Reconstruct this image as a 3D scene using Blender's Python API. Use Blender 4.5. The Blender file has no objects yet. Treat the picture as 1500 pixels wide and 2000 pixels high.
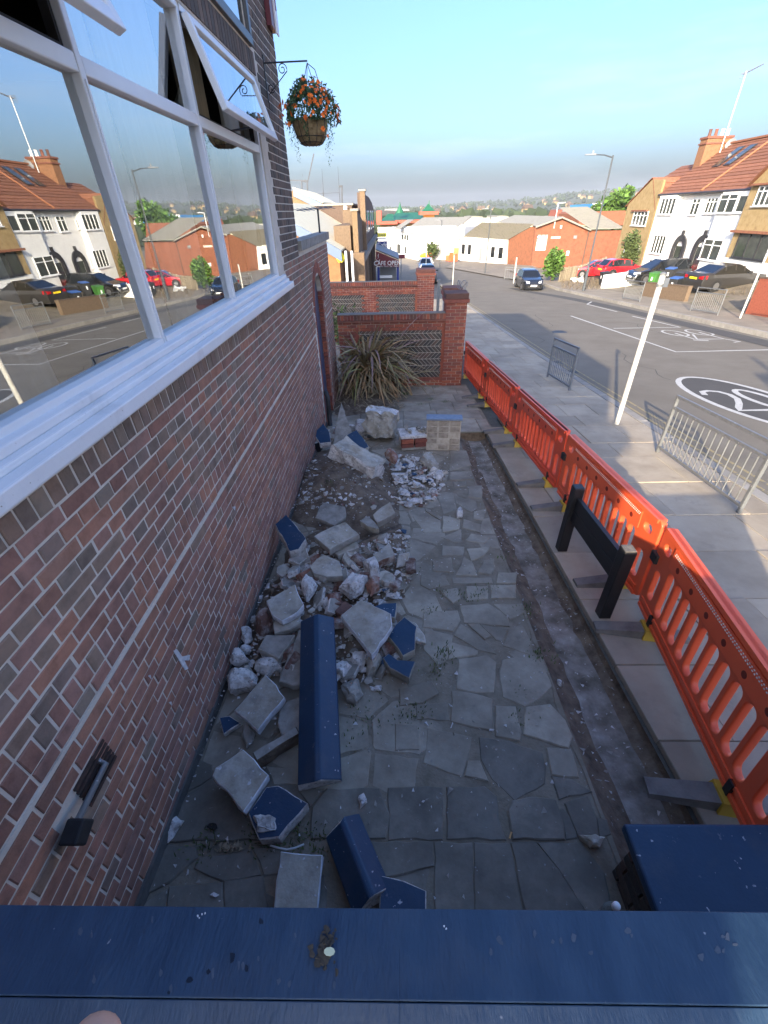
import bpy, bmesh, math, random
from mathutils import Vector, Matrix, noise
random.seed(11)
sc = bpy.context.scene
C = sc.collection
R = math.radians
# ---------------------------------------------------------------- camera, sky, sun, exposure
FPX = 835.0
def nrm(v): return Vector(v).normalized()
_Y = nrm(((762-750)/FPX, -(413-1000)/FPX, -1)); _U = -nrm(((782-750)/FPX, -(2187-1000)/FPX, -1))
_Z = (_U-_Y*_U.dot(_Y)).normalized(); _X = _Y.cross(_Z)
RW = Matrix((_X, _Y, _Z))
cam = bpy.data.cameras.new('camera'); cam_o = bpy.data.objects.new('camera', cam); C.objects.link(cam_o)
cam.sensor_fit = 'VERTICAL'; cam.sensor_height = 24; cam.lens = 24*FPX/2000
cam.clip_start = 0.02; cam.clip_end = 9000
cam_o.matrix_world = RW.to_4x4()
sc.camera = cam_o
sc.render.resolution_x = 768; sc.render.resolution_y = 1024
SUN_AZ, SUN_EL = 24.5, 20.5          # light travels towards +Y and +X
W = bpy.data.worlds.new('World'); sc.world = W; W.use_nodes = True
wn = W.node_tree.nodes; wl = W.node_tree.links; wn.clear()
sky = wn.new('ShaderNodeTexSky'); sky.sky_type = 'NISHITA'; sky.sun_disc = False
sky.sun_elevation = R(SUN_EL); sky.sun_rotation = R(180+SUN_AZ)
sky.air_density = 1.0; sky.dust_density = 5.8; sky.ozone_density = 5.0; sky.altitude = 60
bg = wn.new('ShaderNodeBackground'); bg.inputs[1].default_value = 0.15
wo = wn.new('ShaderNodeOutputWorld')
hs_ = wn.new('ShaderNodeHueSaturation'); hs_.inputs['Hue'].default_value = .508; hs_.inputs['Saturation'].default_value = 1.08
wl.new(sky.outputs[0], hs_.inputs['Color']); tc = wn.new('ShaderNodeTexCoord'); mp_ = wn.new('ShaderNodeMapping'); mp_.inputs['Scale'].default_value = (1, 1, 7); wl.new(tc.outputs['Generated'], mp_.inputs[0])
cn = wn.new('ShaderNodeTexNoise'); cn.inputs['Scale'].default_value = 2.6; cn.inputs['Detail'].default_value = 7; cn.inputs['Roughness'].default_value = .6; wl.new(mp_.outputs[0], cn.inputs['Vector'])
cr_ = wn.new('ShaderNodeMapRange'); cr_.inputs[1].default_value = .5; cr_.inputs[2].default_value = .82; cr_.inputs[4].default_value = .28; wl.new(cn.outputs['Fac'], cr_.inputs[0])
cm = wn.new('ShaderNodeMix'); cm.data_type = 'RGBA'; wl.new(cr_.outputs[0], cm.inputs[0]); wl.new(hs_.outputs[0], cm.inputs[6]); cm.inputs[7].default_value = (2.6, 2.75, 2.9, 1); wl.new(cm.outputs[2], bg.inputs[0]); wl.new(bg.outputs[0], wo.inputs[0])
sun = bpy.data.lights.new('sun', 'SUN'); sun.energy = 3.1; sun.angle = R(0.55); sun.color = (1, .83, .60)
sun_o = bpy.data.objects.new('sun', sun); C.objects.link(sun_o)
sd = Vector((math.sin(R(SUN_AZ))*math.cos(R(SUN_EL)), math.cos(R(SUN_AZ))*math.cos(R(SUN_EL)), -math.sin(R(SUN_EL))))
sun_o.rotation_euler = sd.to_track_quat('-Z', 'Y').to_euler()
sc.view_settings.view_transform = 'Standard'; sc.view_settings.look = 'None'
sc.view_settings.exposure = 1.75; sc.view_settings.gamma = 1; sc.view_settings.use_curve_mapping = False
sc.render.engine = 'CYCLES'
# ---------------------------------------------------------------- surveying: photo pixel -> point in the place
def ray(x, y): return RW @ Vector(((x-750)/FPX, -(y-1000)/FPX, -1))
GP = [(-400, -1.8), (-60, -1.8), (-30, -1.9), (0, -2.8), (15, -4.0), (41, -5.75), (85, -7.0), (150, -7.8), (9000, -8.2)]
def gz(Y):
    for (a, za), (b, zb) in zip(GP, GP[1:]):
        if Y <= b: return za+(zb-za)*(Y-a)/(b-a)
    return GP[-1][1]
def sst(t): t = max(0, min(1, t)); return t*t*(3-2*t)
def g2(X, Y):      # ground with the raised front gardens on the far side of the road
    z = gz(Y)
    if X > 14.3 and Y < 62: z += .1 + .85*sst((X-17)/7)*(1-sst((Y-52)/10))
    return z
def G(x, y, h=0.0, dx=0.0):
    r = ray(x, y); t = 0.3; prev = t
    while t < 4000:
        p = r*t
        if p.z < g2(p.x, p.y)+h:
            a, b = prev, t
            for _ in range(24):
                m = (a+b)/2; p = r*m
                if p.z < g2(p.x, p.y)+h: b = m
                else: a = m
            return r*b
        prev = t; t *= 1.03
    return r*t
def atX(x, y, X): r = ray(x, y); return r*(X/r.x)
def atY(x, y, Y): r = ray(x, y); return r*(Y/r.y)
def atL(x, y, p, q):   # on the vertical plane through p and q
    d = Vector((q[0]-p[0], q[1]-p[1])); n = Vector((d.y, -d.x)); r = ray(x, y)
    return r*((n.x*p[0]+n.y*p[1])/(n.x*r.x+n.y*r.y))
# ---------------------------------------------------------------- scene helpers
def wm(o):
    M = Matrix.LocRotScale(o.location, o.rotation_euler, o.scale)
    return wm(o.parent) @ M if o.parent else M
def tag(o, label=None, cat=None, group=None, kind=None):
    for k, v in (('label', label), ('category', cat), ('group', group), ('kind', kind)):
        if v: o[k] = v
    return o
def thing(name, label, cat, loc=(0, 0, 0), rz=0, group=None):
    o = bpy.data.objects.new(name, None); C.objects.link(o); o.empty_display_size = .1
    o.location = loc; o.rotation_euler = (0, 0, rz)
    return tag(o, label, cat, group)
def link(name, me, parent=None, loc=(0, 0, 0), rot=(0, 0, 0), scale=(1, 1, 1)):
    o = bpy.data.objects.new(name, me); C.objects.link(o); o.parent = parent
    o.location = loc; o.rotation_euler = rot; o.scale = scale
    return o
def copy_tree(o, parent=None):
    c = o.copy(); C.objects.link(c); c.parent = parent
    for ch in o.children: copy_tree(ch, c)
    return c
class MB:
    def __init__(s): s.v = []; s.f = []; s.m = []
    def add(s, vs, fs, m=0):
        n = len(s.v); s.v += [tuple(v) for v in vs]
        s.f += [tuple(i+n for i in f) for f in fs]; s.m += [m]*len(fs); return s
    def box(s, c, d, rot=None, m=0):
        x, y, z = d[0]/2, d[1]/2, d[2]/2
        vs = [Vector(p) for p in ((-x,-y,-z),(x,-y,-z),(x,y,-z),(-x,y,-z),(-x,-y,z),(x,-y,z),(x,y,z),(-x,y,z))]
        if rot is not None: vs = [rot @ v for v in vs]
        c = Vector(c); return s.hexa([v+c for v in vs], m)
    def bb(s, x0, x1, y0, y1, z0, z1, m=0): return s.box(((x0+x1)/2,(y0+y1)/2,(z0+z1)/2), (x1-x0,y1-y0,z1-z0), None, m)
    def hexa(s, v, m=0): return s.add(v, [(0,3,2,1),(4,5,6,7),(0,1,5,4),(1,2,6,5),(2,3,7,6),(3,0,4,7)], m)
    def bar(s, p, q, w, h=None, up=(0,0,1), m=0):
        p = Vector(p); q = Vector(q); d = (q-p).normalized(); h = h or w; u = Vector(up)
        if abs(d.dot(u)) > .95: u = Vector((1,0,0))
        a = d.cross(u).normalized()*w/2; b = a.cross(d).normalized()*h/2
        return s.hexa([p-a-b, p+a-b, q+a-b, q-a-b, p-a+b, p+a+b, q+a+b, q-a+b], m)
    def tube(s, pts, r, n=8, m=0, cap=True):
        pts = [Vector(p) for p in pts]; rs = r if isinstance(r, (list, tuple)) else [r]*len(pts); rings = []
        for i, p in enumerate(pts):
            d = (pts[min(i+1, len(pts)-1)]-pts[max(i-1, 0)]).normalized()
            u = Vector((0,0,1)) if abs(d.z) < .9 else Vector((1,0,0))
            a = d.cross(u).normalized(); b = d.cross(a)
            rings.append([p+(a*math.cos(2*math.pi*k/n)+b*math.sin(2*math.pi*k/n))*rs[i] for k in range(n)])
        vs = [v for q in rings for v in q]; fs = []
        for i in range(len(pts)-1):
            for k in range(n): fs.append((i*n+k, i*n+(k+1)%n, (i+1)*n+(k+1)%n, (i+1)*n+k))
        if cap: fs += [tuple(range(n)), tuple(range((len(pts)-1)*n, len(pts)*n))[::-1]]
        return s.add(vs, fs, m)
    def prism(s, top, bot, m=0, ms=None):      # two matching rings of 3D points
        n = len(top); ms = m if ms is None else ms
        s.add(list(top)+list(bot), [tuple(range(n))], m)
        k = len(s.v)-2*n
        for i in range(n): s.f.append((k+i, k+n+i, k+n+(i+1)%n, k+(i+1)%n)); s.m.append(ms)
        s.f.append(tuple(k+n+i for i in range(n))[::-1]); s.m.append(ms); return s
    def lathe(s, prof, c=(0,0,0), n=16, m=0):
        c = Vector(c); vs = []; fs = []
        for r, z in prof: vs += [c+Vector((r*math.cos(2*math.pi*k/n), r*math.sin(2*math.pi*k/n), z)) for k in range(n)]
        for i in range(len(prof)-1):
            for k in range(n): fs.append((i*n+k, i*n+(k+1)%n, (i+1)*n+(k+1)%n, (i+1)*n+k))
        return s.add(vs, fs, m)
    def hull(s, pts, m=0):
        bm = bmesh.new()
        for p in pts: bm.verts.new(p)
        r = bmesh.ops.convex_hull(bm, input=bm.verts)
        bmesh.ops.delete(bm, geom=[e for e in r['geom_interior'] if isinstance(e, bmesh.types.BMVert)], context='VERTS')
        bm.verts.index_update(); bm.verts.ensure_lookup_table()
        s.add([v.co.copy() for v in bm.verts], [tuple(v.index for v in f.verts) for f in bm.faces], m); bm.free(); return s
    def quad(s, a, b, c, d, m=0): return s.add([a, b, c, d], [(0,1,2,3)], m)
    def mesh(s, name, mats, smooth=False):
        me = bpy.data.meshes.new(name); me.from_pydata(s.v, [], s.f)
        for q in (mats if isinstance(mats, (list, tuple)) else [mats]): me.materials.append(q)
        if any(s.m): me.polygons.foreach_set('material_index', s.m)
        if smooth: me.polygons.foreach_set('use_smooth', [True]*len(me.polygons))
        me.update(); return me
    def build(s, name, mats, parent=None, world=True, smooth=False, bevel=0, seg=2):
        if parent is not None and world:
            I = wm(parent).inverted(); s.v = [tuple(I @ Vector(v)) for v in s.v]
        loc = (0,0,0)
        if parent is None:
            xs = [v[0] for v in s.v]; ys = [v[1] for v in s.v]; zs = [v[2] for v in s.v]
            loc = ((min(xs)+max(xs))/2, (min(ys)+max(ys))/2, min(zs)); s.v = [(a-loc[0], b-loc[1], c-loc[2]) for a, b, c in s.v]
        o = link(name, s.mesh(name, mats, smooth), parent, loc)
        if bevel:
            b = o.modifiers.new('bevel', 'BEVEL'); b.width = bevel; b.segments = seg; b.limit_method = 'ANGLE'; b.angle_limit = R(35)
        return o
def sangle(o, deg=35):
    me = o.data
    me.polygons.foreach_set('use_smooth', [True]*len(me.polygons))
    bm = bmesh.new(); bm.from_mesh(me)
    for e in bm.edges:
        if len(e.link_faces) == 2 and e.calc_face_angle(0) > R(deg): e.smooth = False
    bm.to_mesh(me); bm.free(); return o
def one(name, mb, mats, label, cat, group=None, **k): return tag(mb.build(name, mats, None, **k), label, cat, group, 'thing')
def struct(name, mb, mats, parent=None, **k): return tag(mb.build(name, mats, parent, **k), None, None, None, None if parent else 'structure')
def text_mesh(body, size, extrude, font_scale_y=1):
    cu = bpy.data.curves.new('lettering', 'FONT'); cu.body = body; cu.size = size; cu.extrude = extrude; cu.align_x = 'CENTER'; cu.align_y = 'CENTER'
    o = bpy.data.objects.new('lettering', cu); C.objects.link(o)
    me = bpy.data.meshes.new_from_object(o.evaluated_get(bpy.context.evaluated_depsgraph_get()))
    bpy.data.objects.remove(o); bpy.data.curves.remove(cu); return me
# ---------------------------------------------------------------- materials
def mat(name, cols, rough=.7, scale=6., bump=.0, bscale=40., var=0., metal=0., spec=.5, detail=6., stretch=None, rnd=None, flecks=None, coat=0., rvar=.0, trans=0., grime=None):
    """cols: ramp colours over noise; rnd: ramp colours picked per piece; var: value change per piece"""
    m = bpy.data.materials.new(name); m.use_nodes = True; nt = m.node_tree; N = nt.nodes; L = nt.links
    b = N['Principled BSDF']; b.inputs['Roughness'].default_value = rough; b.inputs['Metallic'].default_value = metal
    b.inputs['Specular IOR Level'].default_value = spec; b.inputs['Coat Weight'].default_value = coat
    geo = N.new('ShaderNodeNewGeometry'); vec = geo.outputs['Position']
    if stretch:
        mp = N.new('ShaderNodeMapping'); mp.inputs['Scale'].default_value = stretch; L.new(vec, mp.inputs[0]); vec = mp.outputs[0]
    nz = N.new('ShaderNodeTexNoise'); nz.inputs['Scale'].default_value = scale; nz.inputs['Detail'].default_value = detail; nz.inputs['Roughness'].default_value = .62
    L.new(vec, nz.inputs['Vector'])
    def ramp(cs, src, lo=.28, hi=.72, interp='LINEAR'):
        r = N.new('ShaderNodeValToRGB'); e = r.color_ramp.elements; r.color_ramp.interpolation = interp
        k = len(cs)
        while len(e) < k: e.new(.5)
        for i, c in enumerate(cs):
            e[i].position = lo+(hi-lo)*(i/(max(1, k-1) if interp == 'LINEAR' else k)); e[i].color = (*c, 1)
        L.new(src, r.inputs[0]); return r.outputs[0]
    rv = None
    if var or rnd:
        oi = N.new('ShaderNodeObjectInfo'); ad = N.new('ShaderNodeMath'); ad.operation = 'ADD'
        L.new(oi.outputs['Random'], ad.inputs[0]); L.new(geo.outputs['Random Per Island'], ad.inputs[1])
        fr = N.new('ShaderNodeMath'); fr.operation = 'FRACT'; L.new(ad.outputs[0], fr.inputs[0]); rv = fr.outputs[0]
    if len(cols) == 1: cols = [cols[0], cols[0]]
    col = ramp(cols, nz.outputs['Fac'])
    if rnd:
        c2 = ramp(rnd, rv, 0, 1, 'CONSTANT'); mx = N.new('ShaderNodeMix'); mx.data_type = 'RGBA'; mx.blend_type = 'MULTIPLY'; mx.inputs[0].default_value = 1
        L.new(c2, mx.inputs[6]); L.new(col, mx.inputs[7]); col = mx.outputs[2]
    if var:
        mr = N.new('ShaderNodeMapRange'); mr.inputs[3].default_value = 1-var; mr.inputs[4].default_value = 1+var; L.new(rv, mr.inputs[0])
        hs = N.new('ShaderNodeHueSaturation'); L.new(mr.outputs[0], hs.inputs['Value']); L.new(col, hs.inputs['Color']); col = hs.outputs[0]
    for gr_ in (grime or ()):    # (scale, start, end, colour, strength): broad stains
        ng = N.new('ShaderNodeTexNoise'); ng.inputs['Scale'].default_value = gr_[0]; ng.inputs['Detail'].default_value = 6; ng.inputs['Roughness'].default_value = .65; L.new(geo.outputs['Position'], ng.inputs['Vector'])
        mr = N.new('ShaderNodeMapRange'); mr.inputs[1].default_value = gr_[1]; mr.inputs[2].default_value = gr_[2]; mr.inputs[4].default_value = gr_[4]; L.new(ng.outputs['Fac'], mr.inputs[0])
        mx = N.new('ShaderNodeMix'); mx.data_type = 'RGBA'; L.new(mr.outputs[0], mx.inputs[0]); L.new(col, mx.inputs[6]); mx.inputs[7].default_value = (*gr_[3], 1); col = mx.outputs[2]
    if flecks:      # (scale, threshold, colour): small worn or spattered spots
        nf = N.new('ShaderNodeTexNoise'); nf.inputs['Scale'].default_value = flecks[0]; nf.inputs['Detail'].default_value = 3; L.new(geo.outputs['Position'], nf.inputs['Vector'])
        mr = N.new('ShaderNodeMapRange'); mr.inputs[1].default_value = flecks[1]; mr.inputs[2].default_value = flecks[1]+.04; L.new(nf.outputs['Fac'], mr.inputs[0])
        mx = N.new('ShaderNodeMix'); mx.data_type = 'RGBA'; L.new(mr.outputs[0], mx.inputs[0]); L.new(col, mx.inputs[6]); mx.inputs[7].default_value = (*flecks[2], 1); col = mx.outputs[2]
    L.new(col, b.inputs['Base Color'])
    if rvar:
        mr = N.new('ShaderNodeMapRange'); mr.inputs[3].default_value = max(.05, rough-rvar); mr.inputs[4].default_value = min(1, rough+rvar); L.new(nz.outputs['Fac'], mr.inputs[0]); L.new(mr.outputs[0], b.inputs['Roughness'])
    if bump:
        nb = N.new('ShaderNodeTexNoise'); nb.inputs['Scale'].default_value = bscale; nb.inputs['Detail'].default_value = 5; L.new(vec, nb.inputs['Vector'])
        bp = N.new('ShaderNodeBump'); bp.inputs['Strength'].default_value = 1; bp.inputs['Distance'].default_value = bump; L.new(nb.outputs['Fac'], bp.inputs['Height']); L.new(bp.outputs[0], b.inputs['Normal'])
    if trans: b.inputs['Transmission Weight'].default_value = trans
    return m
def glass(name, refl=.5, tint=(.75, .8, .78), wave=.0006):
    m = bpy.data.materials.new(name); m.use_nodes = True; N = m.node_tree.nodes; L = m.node_tree.links; N.clear()
    gl = N.new('ShaderNodeBsdfGlossy'); gl.inputs['Roughness'].default_value = .0; gl.inputs['Color'].default_value = (.93, .95, .94, 1)
    tr = N.new('ShaderNodeBsdfTransparent'); tr.inputs['Color'].default_value = (*tint, 1)
    fr = N.new('ShaderNodeFresnel'); fr.inputs['IOR'].default_value = 1.5
    mr = N.new('ShaderNodeMapRange'); mr.inputs[3].default_value = refl; mr.inputs[4].default_value = 1
    L.new(fr.outputs[0], mr.inputs[0])
    geo = N.new('ShaderNodeNewGeometry'); nz = N.new('ShaderNodeTexNoise'); nz.inputs['Scale'].default_value = 1.3; nz.inputs['Detail'].default_value = 1; L.new(geo.outputs['Position'], nz.inputs[0])
    bp = N.new('ShaderNodeBump'); bp.inputs['Strength'].default_value = 1; bp.inputs['Distance'].default_value = wave; L.new(nz.outputs['Fac'], bp.inputs['Height']); L.new(bp.outputs[0], gl.inputs['Normal'])
    mx = N.new('ShaderNodeMixShader'); o = N.new('ShaderNodeOutputMaterial')
    L.new(mr.outputs[0], mx.inputs[0]); L.new(tr.outputs[0], mx.inputs[1]); L.new(gl.outputs[0], mx.inputs[2]); L.new(mx.outputs[0], o.inputs[0]); return m
W1 = [(1, 1, 1)]
NB = [(.72, .7, .68), (1.0, 1.0, 1.0), (1.2, 1.14, 1.1)]
M = dict(
 brick_red=mat('pub brick red', NB, .85, 14, .0025, 90, .12, rnd=[(.36,.178,.122),(.32,.155,.112),(.39,.195,.13),(.30,.15,.112),(.34,.172,.127),(.38,.178,.115),(.31,.165,.127)], grime=((1.1, .48, .75, (.06,.05,.045), .5), (3.5, .55, .8, (.30,.25,.21), .25))),
 brick_grey=mat('pub brick grey brown', NB, .85, 14, .0025, 90, .12, rnd=[(.25,.18,.135),(.28,.18,.13),(.22,.16,.125),(.29,.195,.14),(.24,.165,.13),(.25,.19,.145)], grime=((1.1, .48, .75, (.06,.05,.045), .5), (3.5, .55, .8, (.30,.25,.21), .25))),
 brick_dark=mat('pub brick dark', NB, .85, 14, .0025, 90, .12, rnd=[(0.124,0.089,0.066),(0.151,0.101,0.076),(0.101,0.079,0.066),(0.168,0.114,0.084)], grime=((1.1, .48, .75, (.06,.05,.045), .5), (3.5, .55, .8, (.30,.25,.21), .25))),
 brick_bright=mat('bright red brick', NB, .85, 14, .0025, 90, .1, rnd=[(0.328,0.090,0.051),(0.281,0.078,0.051),(0.234,0.074,0.051),(0.351,0.109,0.062),(0.195,0.062,0.047)]),
 brick_dirty=mat('dirty broken brick', NB, .95, 12, .006, 50, .15, rnd=[(.18,.095,.07),(.23,.11,.08),(.15,.085,.068),(.26,.13,.09)], grime=((9, .46, .62, (.40,.36,.32), .85), (30, .58, .66, (.08,.065,.05), .6))),
 brick_dull=mat('dull red brick', NB, .9, 10, .003, 60, .1, rnd=[(.17,.075,.055),(.13,.065,.05),(.20,.08,.055)]),
 mortar_mid=mat('grey cream mortar', [(.15,.13,.105),(.21,.185,.155)], .95, 9, .002, 120),
 brick_orange=mat('workshop brick', NB, .9, 3, .006, 30, .1, rnd=[(0.288,0.112,0.056),(0.248,0.092,0.048),(0.320,0.132,0.068),(0.216,0.080,0.044)]),
 brick_blue=mat('blue black brick', NB, .8, 14, .0025, 90, .15, rnd=[(0.068,0.058,0.051),(0.088,0.068,0.054),(0.051,0.048,0.044),(0.105,0.068,0.051)]),
 brick_yellow=mat('london yellow brick', NB, .85, 10, .003, 60, .1, rnd=[(.20,.135,.075),(.23,.15,.08),(.17,.115,.07)]),
 brick_brown=mat('brown shop brick', NB, .85, 10, .003, 60, .1, rnd=[(0.136,0.096,0.064),(0.160,0.112,0.072),(0.104,0.072,0.056)]),
 mortar=mat('mortar', [(.56,.50,.42),(.70,.63,.54)], .95, 9, .002, 120),
 mortar_dark=mat('dark mortar', [(.16,.14,.12),(.24,.21,.18)], .95, 9, .002, 120),
 white_paint=mat('white window paint', [(.72,.73,.74),(.82,.83,.84)], .45, 3, .0008, 40, flecks=(60, .72, (.3, .28, .25)), grime=((5, .58, .8, (.42,.42,.42), .5),)),
 white_frame=mat('white frame', [(.74,.75,.76),(.80,.81,.82)], .4, 5),
 dark_frame=mat('dark grey frame', [(.035,.035,.04)], .4, 5),
 black_gap=mat('old black timber', [(.012,.01,.009),(.03,.025,.02)], .8, 20),
 navy=mat('navy masonry paint', [(.013,.036,.074),(.018,.046,.092),(.026,.060,.112)], .42, 7, .0022, 55, stretch=(2.2, .7, 1), flecks=(48, .735, (.22,.24,.28)), rvar=.12, grime=((3.2, .5, .72, (.055,.075,.11), .55), (9, .66, .74, (.010,.016,.03), .7))),
 navy_piece=mat('navy painted coping', [(.009,.040,.088),(.013,.050,.108)], .45, 8, .0015, 70, flecks=(34, .70, (.45,.47,.5)), grime=((5, .52, .75, (.07,.085,.11), .45), (15, .66, .72, (.25,.26,.28), .5))),
 broken=mat('broken concrete', [(.42,.39,.35),(.62,.58,.53),(.74,.70,.65)], .95, 22, .006, 60, .12, grime=((7, .5, .7, (.20,.175,.15), .75), (38, .55, .63, (.17,.15,.13), .75))),
 plaster=mat('pale render', [(0.493,0.459,0.425),(0.629,0.595,0.561),(0.714,0.689,0.663)], .95, 16, .005, 70, .12, grime=((7, .5, .7, (.25,.22,.19), .75), (38, .55, .63, (.20,.175,.15), .75), (14, .60, .72, (.12,.10,.085), .6))),
 slabgrey=mat('weathered coping slab', [(.26,.225,.165),(.41,.37,.30),(.54,.50,.43)], .9, 7, .004, 50, .15, flecks=(26, .66, (.55,.55,.55)), grime=((4, .5, .7, (.55,.54,.52), .6), (8, .52, .7, (.11,.10,.075), .6))),
 slabdark=mat('dark stone piece', [(0.184,0.167,0.138),(0.299,0.276,0.236),(0.414,0.380,0.333)], .92, 9, .004, 50, .15, flecks=(30, .70, (.45,.45,.44)), grime=((6, .5, .7, (.35,.33,.30), .5),)),
 edge_white=mat('white painted edge', [(.45,.45,.46),(.80,.80,.81)], .8, 18, .003, 80),
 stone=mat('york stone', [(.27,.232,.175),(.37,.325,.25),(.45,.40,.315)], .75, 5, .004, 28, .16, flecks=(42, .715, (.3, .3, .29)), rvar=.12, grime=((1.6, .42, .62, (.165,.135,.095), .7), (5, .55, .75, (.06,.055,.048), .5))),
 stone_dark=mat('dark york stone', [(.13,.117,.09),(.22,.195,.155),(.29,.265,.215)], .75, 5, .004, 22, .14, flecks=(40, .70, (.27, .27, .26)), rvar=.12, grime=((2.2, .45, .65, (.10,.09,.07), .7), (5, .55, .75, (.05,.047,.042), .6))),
 soil=mat('soil', [(0.075,0.054,0.036),(0.165,0.120,0.083),(0.255,0.195,0.135)], 1, 8, .012, 40, flecks=(38, .70, (.34,.31,.27))),
 joint=mat('joint dirt', [(.14,.115,.08),(.225,.19,.14),(.285,.245,.185)], 1, 7, .006, 55, flecks=(50, .69, (.3,.29,.26)), grime=((2.5, .45, .7, (.24,.21,.16), .6),)),
 trench=mat('trench concrete', [(.085,.07,.052),(.165,.143,.112),(.28,.25,.21),(.42,.385,.335)], .95, 4.5, .008, 30, flecks=(30, .70, (.4,.38,.36))),
 pave=mat('pavement slab', [(.30,.25,.185),(.365,.31,.235),(.41,.355,.275)], .88, 2.2, .0015, 120, .14, flecks=(30, .76, (.11,.105,.1)), grime=((.8, .48, .75, (.17,.145,.115), .55), (4, .58, .75, (.12,.11,.1), .4))),
 pave_joint=mat('pavement joint', [(.07,.065,.055),(.13,.12,.1)], 1, 20),
 kerb=mat('kerb stone', [(0.221,0.208,0.189),(0.325,0.305,0.273)], .9, 5, .002, 70, .12),
 asphalt=mat('worn asphalt', [(.135,.117,.092),(.16,.142,.113),(.185,.166,.135)], .93, .9, .0025, 160, flecks=(9, .73, (.10,.095,.088)), grime=((.25, .45, .7, (.15,.135,.11), .6), (1.7, .6, .75, (.10,.095,.085), .5))),
 asphalt_new=mat('patched asphalt', [(0.059,0.057,0.055),(0.073,0.070,0.066)], .93, 2, .0025, 160),
 roadpaint=mat('road paint white', [(0.391,0.383,0.357),(0.561,0.552,0.518)], .8, 14, flecks=(22, .68, (.2,.19,.17))),
 yellowpaint=mat('road paint yellow', [(.24,.2,.12),(.36,.29,.14)], .85, 10, flecks=(16, .56, (.17,.16,.14))),
 farpave=mat('far pavement', [(0.185,0.158,0.123),(0.238,0.202,0.154),(0.282,0.242,0.185)], .95, 1.2, .002, 80, flecks=(6, .68, (.13,.115,.09))),
 yard=mat('front garden concrete', [(0.120,0.104,0.072),(0.184,0.152,0.108),(0.240,0.200,0.144)], .95, .9, .004, 30, flecks=(3, .64, (.10,.12,.04))),
 orange=mat('barrier plastic', [(.86,.12,.045),(.93,.15,.055)], .38, 3, .0006, 40, .06, spec=.5, grime=((4, .6, .85, (.42,.11,.05), .5),)),
 orange_red=mat('barrier plastic red', [(.76,.085,.035),(.85,.11,.045)], .4, 3, .0006, 40, .05, spec=.5, grime=((4, .6, .85, (.35,.08,.04), .5),)),
 reflect=mat('reflective dots', [(.8,.75,.7)], .3),
 rubber=mat('grey rubber', [(.10,.095,.09),(.16,.15,.135),(.20,.185,.165)], .85, 8, .003, 60, .1),
 yellow=mat('yellow plastic', [(0.496,0.304,0.028),(0.576,0.368,0.048)], .5, 6),
 black_rubber=mat('black rubber', [(.015,.015,.016),(.03,.03,.03)], .7, 20),
 blackwood=mat('black stained timber', [(.010,.010,.012),(.02,.02,.022)], .45, 10, .0012, 60, stretch=(1, .15, 1)),
 wornwood=mat('worn timber top', [(.10,.09,.08),(.22,.2,.17)], .9, 30),
 galv=mat('galvanised steel', [(.16,.17,.175),(.24,.25,.255)], .5, 12, metal=.35, flecks=(30, .69, (.6, .6, .58))),
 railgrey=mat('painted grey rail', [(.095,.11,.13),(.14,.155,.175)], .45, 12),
 postgrey=mat('post off white', [(.46,.46,.42),(.58,.575,.54)], .6, 6, flecks=(24, .74, (.3, .2, .12))),
 lampgrey=mat('lamp column grey', [(.055,.065,.075),(.08,.09,.10)], .5, 3),
 iron=mat('black iron', [(.012,.012,.013),(.03,.03,.032)], .5, 20),
 rust=mat('rusty vent', [(.035,.022,.018),(.075,.045,.035)], .85, 30, .002, 60),
 leaf_dry=mat('dry strap leaf', [(.30,.22,.11),(.42,.33,.18)], .7, 5, var=.3, rnd=[(0.880,0.880,0.880),(0.880,0.880,0.880),(0.880,0.880,0.880),(0.880,0.735,0.700)]),
 leaf_green=mat('strap leaf green', [(0.150,0.158,0.053),(0.285,0.255,0.090)], .65, 5, var=.3),
 leaf_purple=mat('strap leaf purple', [(0.177,0.104,0.094),(0.312,0.208,0.166)], .65, 5, var=.3),
 trunk=mat('fibrous trunk', [(.05,.035,.025),(.11,.08,.055)], 1, 20, .01, 30),
 litter=mat('dead leaf litter', [(0.130,0.098,0.058),(0.260,0.202,0.130),(0.390,0.325,0.221)], 1, 12, var=.4),
 grass=mat('grass', [(0.065,0.098,0.026),(0.130,0.169,0.052)], .8, 9, var=.4),
 foliage=mat('basket foliage', [(0.034,0.076,0.030),(0.076,0.144,0.051)], .7, 14, var=.45),
 flower=mat('orange flower', [(.72,.13,.012),(.85,.22,.02)], .6, 18, var=.25),
 coir=mat('coir liner', [(0.146,0.099,0.046),(0.260,0.187,0.094),(0.343,0.260,0.135)], 1, 18, .008, 45),
 glass_pub=glass('pub window glass', .42, (.88,.90,.89)),
 glass_dark=mat('dark glass', [(.012,.014,.016)], .05, spec=.9),
 glass_grey=mat('house glass', [(.03,.035,.033),(.07,.08,.07)], .08, 2, spec=.8),
 room=mat('dim room', [(.035,.03,.026),(.06,.05,.042)], .9, 2),
 curtain=mat('net curtain', [(.72,.70,.66),(.85,.83,.79)], .9, 6, stretch=(1, 9, .3)),
 curtain_beige=mat('beige curtain', [(.30,.22,.12),(.42,.32,.18)], .9, 6, stretch=(1, 9, .3)),
 skin=mat('skin', [(.50,.29,.21),(.62,.38,.29)], .5, 30, .0006, 200),
 nail=mat('fingernail', [(.66,.44,.37)], .3),
 white_render=mat('white render', [(0.703,0.703,0.684),(0.779,0.779,0.760)], .9, 3, .003, 30, flecks=(2.5, .74, (.6, .59, .55)), grime=((.9, .55, .8, (.5,.47,.42), .5),)),
 tan_render=mat('pebbledash', [(0.240,0.168,0.080),(0.320,0.232,0.112),(0.368,0.272,0.144)], 1, 3, .008, 40),
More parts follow.
